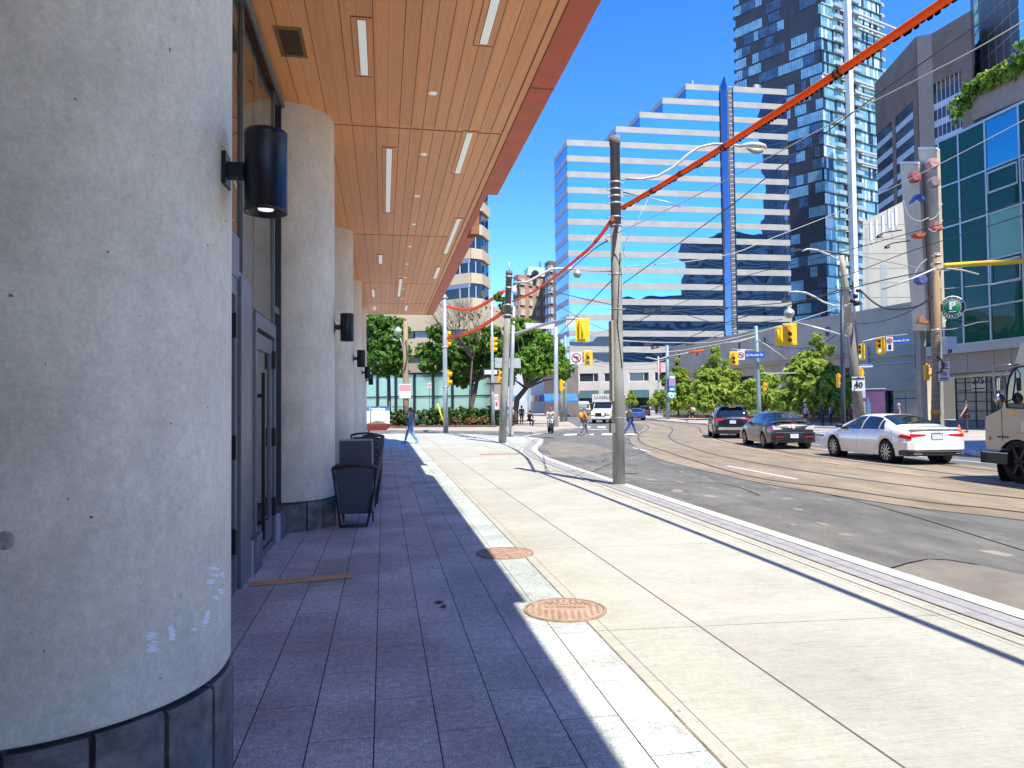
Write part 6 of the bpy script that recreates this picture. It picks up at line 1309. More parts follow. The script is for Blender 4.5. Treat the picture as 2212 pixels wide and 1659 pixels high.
W_ = [
 ('dark wire from the big pole up to the top right corner', [D(1325,508,14.8), D(1498,425,13.5), D(1659,341,12), D(1846,240,11), D(2100,110,10), D(2300,-10,9.5)], .009, m_wirel),
 ('dark wire crossing just below the upper wire of the big pole', [D(1346,613,14.8), D(1477,518,14), D(1596,431,13.2), D(1692,355,12.4), D(1928,181,11), D(2124,45,10.2), D(2230,-30,10)], .009, m_wire),
 ('pale sagging cable crossing the mirror tower to the green glass', [D(1350,576,14.8), D(1487,565,17), D(1587,546,19), D(1653,520,20), D(1840,446,20), D(2021,359,19), D(2230,250,18)], .012, m_wirel),
 ('long wire from the leaning pole past the big pole to the brown pole', [D(1105,600,35), D(1205,632,36), D(1325,659,36.5), D(1390,672,36.5), D(1500,668,36), D(1725,650,35), D(1900,607,30), D(2015,584,27.5)], .022, m_wire),
 ('diagonal stay wire left of the big pole', [D(1325,602,15), D(1250,678,22), D(1168,762,30)], .012, m_wire),
 ('short wire from the big pole down to the lamp globe', [D(1312,520,15), D(1262,556,20), D(1180,632,33)], .014, m_wire),
 ('span wire over the crossing at signal height', [D(1342,736,15), D(1450,740,22), D(1558,736,30), D(1700,700,36), D(1838,655,38)], .018, m_wirel),
 ('span wire from the corner poles towards the young trees', [D(1222,746,60), D(1325,757,60), D(1434,761,60), D(1560,742,60), D(1633,727,59)], .035, m_wirel),
 ('second span wire from the corner poles', [D(1222,752,60), D(1340,790,62), D(1443,776,84)], .04, m_wirel),
 ('wire from lamp globe to the big pole', [D(1238,582,35), D(1280,586,26), D(1320,586,15)], .016, m_wirel),
 ('wire hung with streetcar contact fittings', [D(1205,660,60), D(1320,715,50), D(1430,673,40), D(1560,700,38), D(1690,690,38)], .022, m_wire),
 ('thick black cable sagging from the leaning wooden pole to the right', [D(1857,625,38.2), D(1890,655,37), D(1925,668,36), D(1980,662,33), D(2015,640,28)], .045, m_wire),
 ('wire from the leaning wooden pole top to the brown pole', [D(1745,538,38), D(1843,550,36), D(1930,568,31), D(1993,581,28)], .022, m_wirel),
 ('dark wire in front of the beige wall rising right', [D(1812,598,38.3), D(1843,590,37), D(1960,545,32), D(2100,500,28), D(2240,455,26)], .018, m_wire),
 ('thin wire from brown pole across green glass', [D(2028,625,27.4), D(2110,617,27), D(2230,602,26)], .012, m_wirel),
 ('lower wire from the leaning pole across the grey wall', [D(1850,700,38), D(1900,695,36), D(1960,675,32), D(2015,640,28)], .022, m_wire),
 ('wire running along the grey concrete wall', [D(1635,735,59), D(1700,752,50), D(1770,745,44), D(1835,700,38)], .028, m_wire),
 ('wire from leaning pole to the left over the mirror tower', [D(1835,620,38), D(1700,660,40), D(1560,700,46), D(1443,748,84)], .028, m_wire),
 ('curving streetcar wire above the crossing', [D(1225,760,60), D(1325,795,56), D(1443,790,80), D(1540,728,62), D(1632,712,59)], .035, m_wirel),
 ('tram wire near the top of the teal pole', [D(1225,742,60), D(1350,700,40), D(1470,655,30), D(1600,600,22), D(1760,560,18), D(2230,430,14)], .009, m_wire),
]
for lab, pts, r_, mt in W_: cable(lab, pts, r_, mt)
for px, py, d_ in ((1402,672,36.5),(1438,667,36.5),(1415,752,50),(1490,744,50),(1400,744,50),(1700,650,38),(1560,668,36),(1718,541,38)):
    q = MB(); p = D(px,py,d_); q.obox(p, (.3,.05,.05), (1,0,.2)); q.obox(p+Vector((-.2,0,.07)), (.1,.06,.05), (1,0,0)); q.obox(p+Vector((.2,0,.05)), (.1,.06,.05), (1,0,0)); o = q.build('wire_fitting', m_wire); tag(o, 'small dark fitting clamped on the overhead wires above the crossing', 'wire fitting', 'fittings on the overhead wires')
# curved pale lamp arms at the mirror tower foot
# black gooseneck wall lights on the left fin
for px, py in ((1900,507),(1917,530)):
    t = T('sign_light', ['upper','lower'][py > 520]+' black gooseneck light sticking out left of the concrete fin', 'light', D(px,py,41.5), 0, 'gooseneck lights'); arm(t, [D(px,py,41.5),D(px+12,py-5,41.6),D(px+48,py-10,41.8)], .035, 'arm', m_blk); q = MB(); q.lathe([(.0001,.1),(.12,.05),(.16,-.08)], D(px-1,py+3,41.5), 12); wb(q, 'shade', m_blk, t)
# loops of loose cable on the fins
for i, pl in enumerate(([(1951,432),(1962,465),(1985,478),(2006,470)],[(2006,475),(2022,468),(2035,440)],[(2004,493),(2020,500),(2036,475)],[(1972,600),(1985,575),(2002,560)],[(2010,570),(2022,590),(2034,625)])):
    cable(['loose pale cable on the upper left fin','loose pale cable draped on the upper right fin','second loose cable on the right fin','loose cable low on the left fin','loose cable low on the right fin'][i], [D(x,y,40.5) for x, y in pl], .03, m_wirel, 'loose_cable', 'loose cables on the fins')
# ================================================================ TREES AND PLANTS
def leafmat(name, c, c2, tr=.35):
    mt, t, b = newmat(name); L = t.links.new
    tc = nd(t, 'ShaderNodeTexCoord'); n = nd(t, 'ShaderNodeTexNoise'); n.inputs['Scale'].default_value = 1.1; n.inputs['Detail'].default_value = 5; L(tc.outputs['Object'], n.inputs[0])
    rp = nd(t, 'ShaderNodeValToRGB'); rp.color_ramp.elements[0].position = .35; rp.color_ramp.elements[0].color = c4(c); rp.color_ramp.elements[1].position = .65; rp.color_ramp.elements[1].color = c4(c2); L(n.outputs[0], rp.inputs[0]); L(rp.outputs[0], b.inputs['Base Color']); b.inputs['Roughness'].default_value = .5
    ts = nd(t, 'ShaderNodeBsdfTranslucent'); L(rp.outputs[0], ts.inputs[0]); mx = nd(t, 'ShaderNodeMixShader'); mx.inputs[0].default_value = tr; L(b.outputs[0], mx.inputs[1]); L(ts.outputs[0], mx.inputs[2]); L(mx.outputs[0], t.nodes['Material Output'].inputs[0]); return mt
m_lf1 = leafmat('young_leaf', (.26,.38,.05), (.48,.60,.12), .52); m_lf2 = leafmat('maple_leaf', (.07,.18,.02), (.19,.36,.05), .45); m_lf3 = leafmat('shrub_leaf', (.045,.10,.025), (.13,.22,.04), .3); m_lf4 = leafmat('roof_leaf', (.20,.34,.04), (.34,.48,.08), .4)
m_bark = M('bark', (.075,.06,.045), .9, c2=(.14,.115,.09), ns=6, stretch=(1,1,.3)); m_brown_leaf = M('brown_leaf', (.30,.15,.05), .8, c2=(.18,.09,.03), ns=5)
def leaves(blobs, n, size, seed, fill=.55, droop=.35, aspect=1.5):
    rg = np.random.default_rng(seed); w_ = np.array([b[3]*b[4]*b[5] for b in blobs])**.75; w_ /= w_.sum(); idx = rg.choice(len(blobs), n, p=w_)
    B_ = np.array(blobs)[idx]; v = rg.normal(size=(n,3)); v /= np.linalg.norm(v,axis=1)[:,None]
    r = (fill+(1-fill)*rg.random(n))*(1+.10*rg.normal(size=n)); c = B_[:,:3]+v*r[:,None]*B_[:,3:6]
    # twig clumps: pull leaves toward random clump centres so gaps open between them
    nc = max(20, n//16); cc = c[rg.choice(n, nc)]; k = rg.integers(0, nc, n); near = cc[k]; 
    d2 = np.full(n, 1e9); best = np.zeros(n, int)
    for j in range(0, nc):
        dj = ((c-cc[j])**2).sum(1); m_ = dj < d2; d2[m_] = dj[m_]; best[m_] = j
    c = c*.42+cc[best]*.58
    nrm_ = v*.5+rg.normal(size=(n,3))*.55+np.array([0,0,.55]); nrm_ /= np.linalg.norm(nrm_,axis=1)[:,None]
    a = np.cross(nrm_, rg.normal(size=(n,3))); a /= np.linalg.norm(a,axis=1)[:,None]; b_ = np.cross(nrm_, a)
    s_ = size*(.6+.8*rg.random(n))[:,None]; dz = np.array([0,0,-droop])*s_
    P0 = c-a*s_*aspect*.5; P1 = c-b_*s_*.42+nrm_*s_*.08; P2 = c+a*s_*aspect*.5+dz; P3_ = c+b_*s_*.42+nrm_*s_*.08
    return np.stack([P0,P1,P2,P3_],1).reshape(-1,3)
def mesh_quads(name, vs, mt, parent):
    n = len(vs)//4; me = bpy.data.meshes.new(name); me.vertices.add(len(vs)); me.vertices.foreach_set('co', vs.astype(np.float32).ravel()); me.loops.add(n*4); me.loops.foreach_set('vertex_index', np.arange(n*4, dtype=np.int32)); me.polygons.add(n); me.polygons.foreach_set('loop_start', np.arange(0,n*4,4,dtype=np.int32)); me.update(calc_edges=True); me.materials.append(mt)
    o = bpy.data.objects.new(name, me); COL.objects.link(o); o.parent = parent; return o
def tree(name, lab, base, blobs, n, size, seed, mt, trunk_r=.1, fork=None, limbs=14, cat='tree', group=None, trunk_pts=None, fill=.5):
    t = T(name, lab, cat, (base.x,base.y,base.z), 0, group); rg = random.Random(seed); q = MB()
    zmin = min(b[2]-b[5] for b in blobs); zf = fork if fork else max(.8, zmin+.3)
    tp_ = trunk_pts or [(0,0,0),(.03,.02,zf*.5),(0,0,zf)]
    q.tube(tp_, [trunk_r*1.25]+[trunk_r]*(len(tp_)-2)+[trunk_r*.85], 10); s0 = Vector(tp_[-1])
    for i in range(limbs):
        b = blobs[i % len(blobs)]; e = Vector(b[:3])+Vector((rg.uniform(-.7,.7)*b[3],rg.uniform(-.7,.7)*b[4],rg.uniform(-.4,.8)*b[5])); m_ = s0.lerp(e,.5)+Vector((rg.uniform(-.2,.2),rg.uniform(-.2,.2),.15*abs(e.z-s0.z)))
        q.tube([s0, s0.lerp(m_,.5), m_, e], [trunk_r*.6,trunk_r*.45,trunk_r*.3,trunk_r*.08], 6)
        for k in range(2): e2 = m_+Vector((rg.uniform(-.5,.5)*b[3],rg.uniform(-.5,.5)*b[4],rg.uniform(.1,.7)*b[5])); q.tube([m_, m_.lerp(e2,.5), e2], [trunk_r*.22,trunk_r*.15,trunk_r*.04], 5)
    q.build('trunk', m_bark, t); mesh_quads('crown', leaves(blobs, n, size, seed, fill), mt, t); return t
def conical(h, w_, z0, seed, k=11):
    rg = random.Random(seed); bl = []
    for i in range(k):
        f = i/(k-1); z = z0+(h-z0)*f; rr = w_*(1-f)**.62*(.8 if f < .1 else 1)
        for j in range(max(1, int(4.4*(1-f)+.8))):
            a = rg.uniform(0,6.28); r_ = rr*rg.uniform(.3,.72) if f < .9 else 0; s_ = max(.28, w_*.50*(1-f*.70))*rg.uniform(.75,1.2); bl.append((r_*math.cos(a), r_*math.sin(a), z, s_, s_, s_*.62))
    return bl
def gtree(px0, px1, pytop, pybot, d, lab, seed, n=5200, group='young trees in front of the grey building'):
    n = int(n*2.5)
    c = (px0+px1)/2; base = D(c,877,d); base.z = .3; h = zat(c,pytop,d)-.3; w_ = (px1-px0)/2*d/FPX*1.22; z0 = zat(c,pybot,d)-.3
    return tree('young_tree', lab, base, conical(h-.2, w_, max(z0,1.5)+.3, seed), n, .36, seed, m_lf1, .12, z0*.8, 12, 'tree', group)
gtree(1424,1506,773,882,90,'small bright green tree beside the teal pole with the banner', 21, 4200)
gtree(1490,1604,748,884,79,'pointed bright green tree behind the dark grey suv', 22, 6200)
gtree(1592,1700,790,888,71,'round low bright green tree behind the teal signal pole', 23, 5200)
gtree(1692,1846,722,890,63,'largest bright green young tree, left of the 40 sign', 24, 7600)
p = G(1368,893,0); 
gtree(1352,1378,842,880,118,'tiny green tree in front of the beige block', 25, 900)
gtree(1403,1434,842,885,112,'small loose green tree left of the banner pole', 26, 1200)
# left side maples
def blobs_px(base, d, L_):
    out = []
    for px, py, w_, h in L_:
        p = D(px,py,d)-base; k = d/FPX; out.append((p.x,p.y+random.uniform(-1.5,1.5),p.z,w_*k*1.18,max(w_,h)*k,h*k*1.15))
    return out
random.seed(12)
b = D(840,920,69); b.z = .1
tree('maple_tree', 'dark green maple behind the far pillars and the wooden pole', b, blobs_px(b,69,[(810,700,34,20),(850,700,32,16),(815,735,38,28),(848,740,32,28),(825,775,36,20),(855,775,28,22),(865,800,16,16),(800,760,30,30),(872,715,14,14),(810,690,30,12),(830,800,28,14),(875,760,14,22)]), 11500, .28, 31, m_lf2, .2, None, 12, group='maples at the far corner')
b = D(1015,921,67); b.z = .1
tree('maple_tree', 'spreading dark green maple with leaning trunk behind the hedge', b, blobs_px(b,67,[(945,722,22,18),(925,760,26,22),(960,760,30,28),(1000,745,34,26),(1035,740,34,26),(1065,760,28,34),(1080,790,22,24),(1040,790,36,24),(990,790,30,22),(940,790,22,16),(1000,820,26,16),(915,790,12,14),(1060,720,22,14),(935,710,14,10)]), 15500, .29, 32, m_lf2, .22, None, 16, group='maples at the far corner', trunk_pts=[(.0,0,0),(.1,0,1.6),(.5,0,3.0),(.7,0,4.0)])
b = D(1112,912,66); b.z = 0
tree('maple_tree', 'bright green maple with forked dark trunk over the seated people', b, blobs_px(b,66,[(1130,705,26,18),(1105,720,18,18),(1150,730,34,26),(1110,755,26,24),(1175,745,28,22),(1195,765,26,22),(1150,770,36,24),(1120,790,26,18),(1225,790,20,16),(1205,800,20,16),(1100,810,16,24),(1150,800,30,16),(1180,790,26,18),(1225,805,14,16)]), 14500, .27, 33, leafmat('bright_maple_leaf', (.12,.28,.03), (.28,.46,.06), .45), .26, None, 16, group='maples at the far corner', trunk_pts=[(0,0,0),(.1,0,1.4),(.25,0,2.4),(1.1,0,3.4)])
# bare thin tree with few leaves
b = D(1015,921,62); b.z = .1; t = T('bare_tree', 'nearly bare thin tree with fine twigs above the maples', 'tree', b); q = MB(); rg = random.Random(8)
def branch(p, d_, L_, r_, lv):
    e = p+d_*L_; q.tube([p, p.lerp(e,.5)+Vector((rg.uniform(-.1,.1),rg.uniform(-.1,.1),0))*L_*.3, e], [r_, r_*.8, r_*.55], 5)
    if lv <= 0: return
    for k in range(3):
        n_d = (d_+Vector((rg.uniform(-.75,.75),rg.uniform(-.6,.6),rg.uniform(-.1,.4)))).normalized(); branch(p.lerp(e, rg.uniform(.5,1)), n_d, L_*rg.uniform(.6,.8), r_*.55, lv-1)
branch(Vector((0,0,0)), Vector((.05,0,1)).normalized(), 6.0, .12, 0); 
for k in range(6): branch(Vector((.3,0,6.0-.3*k*.3)), Vector((rg.uniform(-.8,.8),rg.uniform(-.4,.4),1)).normalized(), 2.6, .06, 4)
q.build('trunk', m_bark, t)
mesh_quads('crown', leaves([(.3,0,9.5,3,2,2.6)], 130, .2, 5, .1), M('pale_bud', (.35,.25,.10), .8), t)
# leaf clump caught on the orange cable
b = D(1078,640,36); t = T('leaf_clump', 'clump of green leaves caught on the orange cable', 'leaves', b); mesh_quads('foliage', leaves([(0,0,0,.45,.3,.35),(.2,0,-.6,.3,.2,.5)], 260, .16, 6, .2), m_lf2, t)
b = D(1098,672,35); t = T('leaf_clump', 'clump of yellowing leaves on the leaning pole below the cable', 'leaves', b); mesh_quads('foliage', leaves([(0,-.2,0,.3,.3,.4),(.1,-.2,-.5,.25,.2,.3)], 200, .14, 7, .2), m_lf4, t)
# hedge of separate shrubs
sx = [(856,24,30),(895,22,26),(925,26,32),(955,24,34),(985,26,34),(1012,24,32),(1040,26,34),(1064,20,30),(1074,12,26)]
slab_ = ['leftmost rounded green shrub of the hedge, beside the notice board','low green shrub behind the walking person','dark green shrub of the hedge, right of the wooden pole','shrub of the hedge just left of the pale signal pole','dark shrub right of the pale signal pole','shrub below the leaning maple trunk','shrub with brown leaves left of the slim pole','shrub at the slim steel pole','last small shrub at the right end of the hedge']
for k, (px, w_, h) in enumerate(sx):
    d = 62; b = D(px,921,d); b.z = .1; rr = w_*d/FPX; hh = h*d/FPX*1.15
    t = T('shrub', slab_[k], 'shrub', b, 0, 'shrubs of the hedge'); q = MB(); rg = random.Random(k)
    for j in range(5): q.tube([(0,0,0),(rg.uniform(-.3,.3),rg.uniform(-.3,.3),hh*.5),(rg.uniform(-.6,.6),rg.uniform(-.5,.5),hh*.9)], [.03,.02,.008], 5)
    q.build('stem', m_bark, t)
    mesh_quads('foliage', leaves([(0,0,hh*.45,rr*1.15,.9,hh*.5),(rr*.4,-.2,hh*.7,rr*.6,.6,hh*.4),(-rr*.5,-.1,hh*.6,rr*.6,.6,hh*.45)], 1500, .22, 40+k, .25), m_lf3, t)
    if k in (4,5,6): mesh_quads('brown_foliage', leaves([(0,-.5,hh*.3,rr*.9,.5,hh*.25)], 260, .2, 70+k, .2), m_brown_leaf, t)
# soft green mounds along the planter wall
g0, g1 = RA, RB; pts_ = []; rg = np.random.default_rng(3); bl = []
for k in range(46):
    f = k/45; p = g0.lerp(g1, f); bl.append((p.x+.7, p.y+.9, .66+.14*math.sin(k*2.1), 1.15, .85, .5+.12*math.sin(k*1.3)))
o = mesh_quads('ground_cover', leaves(bl, 13000, .13, 3, .6), leafmat('pale_leaf', (.20,.30,.14), (.34,.43,.24), .35), None); tag(o, 'pale green flowering ground cover along the planter wall', 'ground cover', None, 'stuff')
q = MB(); q.prism([tuple(RA+Vector((.3,.5))), tuple(RB+Vector((.3,.5))), tuple(RB+Vector((1.8,2.0))), tuple(RA+Vector((1.8,2.0)))], .0, .38); struct(q, 'planting_bed', m_soil, 'soil of the planter across the street')
# roof planter
a_, b_ = pts[3] if False else None, None
P0r, P1r, P2r = D(2080,235,44.5), D(2150,205,42.5), D(2240,170,40)
t = T('roof_planter', 'tan roof planter with overhanging bright green plants on the glass building', 'planter', P0r)
q = MB(); q.wall(V2(P0r)+(V2(P1r)-V2(P0r))*.3, V2(P1r), P0r.z-1.0, P0r.z+.75, .8, 0); q.wall(V2(P1r), V2(P2r), P0r.z-1.0, P0r.z+.75, .8, 0); wb(q, 'wall', m_brl, t)
bl = []
for k in range(16):
    f = k/15; p = P0r.lerp(P2r, f)-P0r; bl.append((p.x+.0, p.y-.1, 1.0+.25*math.sin(k*1.7)+(-.5 if k < 2 else 0), .75, .6, .55))
bl += [(-.4,-.2,.1,.8,.5,.7),(-.6,-.2,-.6,.5,.4,.5),(.3,-.3,.5,.7,.5,.5)]
mesh_quads('foliage', leaves(bl, 5200, .2, 9, .35), m_lf4, t)
t = T('roof_shrub', 'green shrub tuft at the far right of the roof planter', 'shrub', P2r); mesh_quads('foliage', leaves([(-.2,0,1.9,1.0,.6,.5)], 500, .2, 19, .35), m_lf4, t); q = MB(); q.tube([(-.2,0,.6),(-.2,0,1.8)], .04, 5); q.build('stem', m_bark, t)
# ================================================================ VEHICLES
def paint(name, c, m=.2, c2=None): return M(name, c, .28, m, c2=c2 or tuple(x*1.08 for x in c), ns=1.5, coat=1.0)
m_pw_ = paint('white_paint', (.80,.80,.78), 0); m_pb = paint('black_paint', (.012,.013,.016), .3); m_pg = paint('charcoal_paint', (.018,.019,.022), .4)
m_pblue = paint('blue_paint', (.02,.06,.18), .4); m_pgrey = paint('warm_grey_paint', (.13,.12,.11), .4); m_pred = paint('dark_red_paint', (.22,.02,.03), .2); m_por = paint('orange_paint', (.55,.14,.03), 0)
m_cg = dark_glass('car_glass', (.012,.018,.022), 1.75, .01); m_tyre = M('tyre', (.012,.012,.013), .8, bump=.2, bs=60); m_rim = M('rim_metal', (.45,.43,.40), .25, .9); m_rimd = M('rim_dark', (.03,.03,.03), .4, .6)
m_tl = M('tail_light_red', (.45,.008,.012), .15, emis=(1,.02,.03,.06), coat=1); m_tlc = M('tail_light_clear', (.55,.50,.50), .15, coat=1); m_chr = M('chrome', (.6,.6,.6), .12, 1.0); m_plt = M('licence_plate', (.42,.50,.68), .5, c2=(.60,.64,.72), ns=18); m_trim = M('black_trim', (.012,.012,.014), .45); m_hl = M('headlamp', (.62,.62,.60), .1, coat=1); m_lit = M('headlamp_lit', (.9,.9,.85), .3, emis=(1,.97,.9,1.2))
def interp(pts, x):
    if x <= pts[0][0]: return pts[0][1]
    if x >= pts[-1][0]: return pts[-1][1]
    for i in range(len(pts)-1):
        if pts[i][0] <= x <= pts[i+1][0]:
            h = pts[i+1][0]-pts[i][0]; t = (x-pts[i][0])/h
            m0 = (pts[i+1][1]-pts[i-1][1])/(pts[i+1][0]-pts[i-1][0]) if i > 0 else (pts[i+1][1]-pts[i][1])/h
            m1 = (pts[i+2][1]-pts[i][1])/(pts[i+2][0]-pts[i][0]) if i+2 < len(pts) else (pts[i+1][1]-pts[i][1])/h
            s = (pts[i+1][1]-pts[i][1])/h
            if s == 0: m0 = m1 = 0
            else:
                if m0/s < 0: m0 = 0
                if m1/s < 0: m1 = 0
                m0 = math.copysign(min(abs(m0),3*abs(s)),s) if m0 else 0; m1 = math.copysign(min(abs(m1),3*abs(s)),s) if m1 else 0
            return (2*t**3-3*t*t+1)*pts[i][1]+(t**3-2*t*t+t)*h*m0+(-2*t**3+3*t*t)*pts[i+1][1]+(t**3-t*t)*h*m1
class Car:
    def __init__(s, L, W, top, belt, xr, xf, rw, Wroof=.60, sill=.22, Ra=None):
        s.L, s.W, s.top, s.belt, s.xr, s.xf, s.rw, s.Wr, s.sill = L, W, top, belt, xr, xf, rw, Wroof, sill; s.Ra = Ra or rw+.055
    def sec(s, x):
        a = abs(x); e = max(0, (a-(s.L/2-.75))/.75); w = s.W/2*(1-.17*e**2.6)
        tp = interp(s.top, x); bl = min(interp(s.belt, x), tp-.03); g = min(1, max(0, (tp-bl-.03)/.38)); wr = w*.87*(1-g)+s.Wr*g; tr = tp-(.025+.04*g)
        zb = s.sill+.05*e
        for xw in (s.xr, s.xf):
            d = abs(x-xw)
            if d < s.Ra: zb = max(zb, s.rw+math.sqrt(s.Ra**2-d*d))
        zs = [zb, .40, .60, bl-.10, bl]; 
        for i in range(1, 5): zs[i] = max(zs[i], zs[i-1]+.004)
        return [(w*.955,zs[0]),(w*.985,zs[1]),(w,zs[2]),(w*.985,zs[3]),(w*.945,zs[4]),(w*.945*.55+wr*.45+.012*g,zs[4]*.45+tr*.55),(wr,max(tr,zs[4]+.006)),(wr*.72,max(tp-.012,zs[4]+.01)),(0,max(tp,zs[4]+.012))]
    def S(s, x, v, off=0, side=1):
        p = s.sec(x); v = min(v, 7.9999); i = int(v); t = v-i; y = p[i][0]*(1-t)+p[i+1][0]*t; z = p[i][1]*(1-t)+p[i+1][1]*t
        if off:
            dy, dz = p[i+1][0]-p[i][0], p[i+1][1]-p[i][1]; l = math.hypot(dy,dz) or 1; ny, nz = dz/l, -dy/l
            if nz < 0 and v > 5: ny, nz = -ny, -nz
            y += ny*off; z += nz*off
            e = .02; q = s.sec(x+e); z2 = q[i][1]*(1-t)+q[i+1][1]*t; sl = (z2-(p[i][1]*(1-t)+p[i+1][1]*t))/e
            return Vector((x-sl*off*abs(nz)/math.hypot(1,sl), side*y, z))
        return Vector((x, side*y, z))
    def body(s, mt, t):
        xs = list(np.arange(-s.L/2, s.L/2+.001, .04)); xs[-1] = s.L/2; vs = []; q = MB()
        for x in xs:
            p = s.sec(x); row = [(x,y,z) for y, z in p]+[(x,-y,z) for y, z in p[-2::-1]]; vs += row
        m_ = 17; fs = [(i*m_+k, i*m_+k+1, (i+1)*m_+k+1, (i+1)*m_+k) for i in range(len(xs)-1) for k in range(m_-1)]
        fs = [f[::-1] for f in fs]; q.add(vs, fs, True)
        n = len(xs); q.add([vs[k] for k in range(m_)], [tuple(range(m_))]); q.add([vs[(n-1)*m_+k] for k in range(m_)], [tuple(range(m_-1,-1,-1))])
        o = q.build('body', mt, t); return o
    def patch(s, name, mt, t, v0, v1, b0, b1, t0, t1, off=.006, sides=(1,-1), n=10, mv=4):
        for sd in sides:
            q = MB(); vs = []
            for j in range(mv+1):
                f = j/mv; xa, xb = lerp_(b0,t0,f), lerp_(b1,t1,f)
                for i in range(n+1): vs.append(s.S(lerp_(xa,xb,i/n), lerp_(v0,v1,f), off, sd))
            fs = [(j*(n+1)+i, j*(n+1)+i+1, (j+1)*(n+1)+i+1, (j+1)*(n+1)+i) for j in range(mv) for i in range(n)]
            q.add(vs, fs if sd < 0 else [f[::-1] for f in fs], True); q.build(name, mt, t)
    def cross(s, name, mt, t, xa, xb, v0=6.05, off=.006, n=10, inset=0.0):
        q = MB(); vs = []; vv = [v0,6.6,7,7.5,8]
        for i in range(n+1):
            x = lerp_(xa,xb,i/n); row = [s.S(x,v,off,1) for v in vv]+[s.S(x,v,off,-1) for v in vv[-2::-1]]; vs += row
        m_ = 9; q.add(vs, [(i*m_+k+1, i*m_+k, (i+1)*m_+k, (i+1)*m_+k+1) for i in range(n) for k in range(m_-1)], True); return q.build(name, mt, t)
def wheel(t, x, y, r, spokes, sgn, wd=.21, rimm=None, dark=True):
    q = MB(); q.lathe([(r*.70,-wd/2),(r*.93,-wd/2),(r,-wd/2+.03),(r,wd/2-.03),(r*.93,wd/2),(r*.70,wd/2)], (x,y,r), 40, ax=(0,1,0)); w_ = q.build('wheel', m_tyre, t)
    yo = y+sgn*(wd/2-.012); q = MB(); q.lathe([(.0001,-.05),(r*.66,-.05),(r*.70,.0)], (x,yo,r), 32, ax=(0,sgn,0)); q.build('rim_well', m_rimd, w_)
    q = MB(); q.lathe([(r*.66,-.02),(r*.675,.008),(r*.71,.008),(r*.72,-.01)], (x,yo,r), 40, ax=(0,sgn,0)); q.lathe([(.0001,.006),(r*.12,.004),(r*.13,-.02)], (x,yo,r), 16, ax=(0,sgn,0))
    for k in range(spokes):
        a = 2*math.pi*k/spokes; u_ = Vector((math.cos(a),0,math.sin(a))); q.obox(Vector((x,yo-sgn*.006,r))+u_*r*.39, (r*.29,r*.052,.008), u_, (0,1,0))
    q.build('rim', rimm or m_rim, w_)
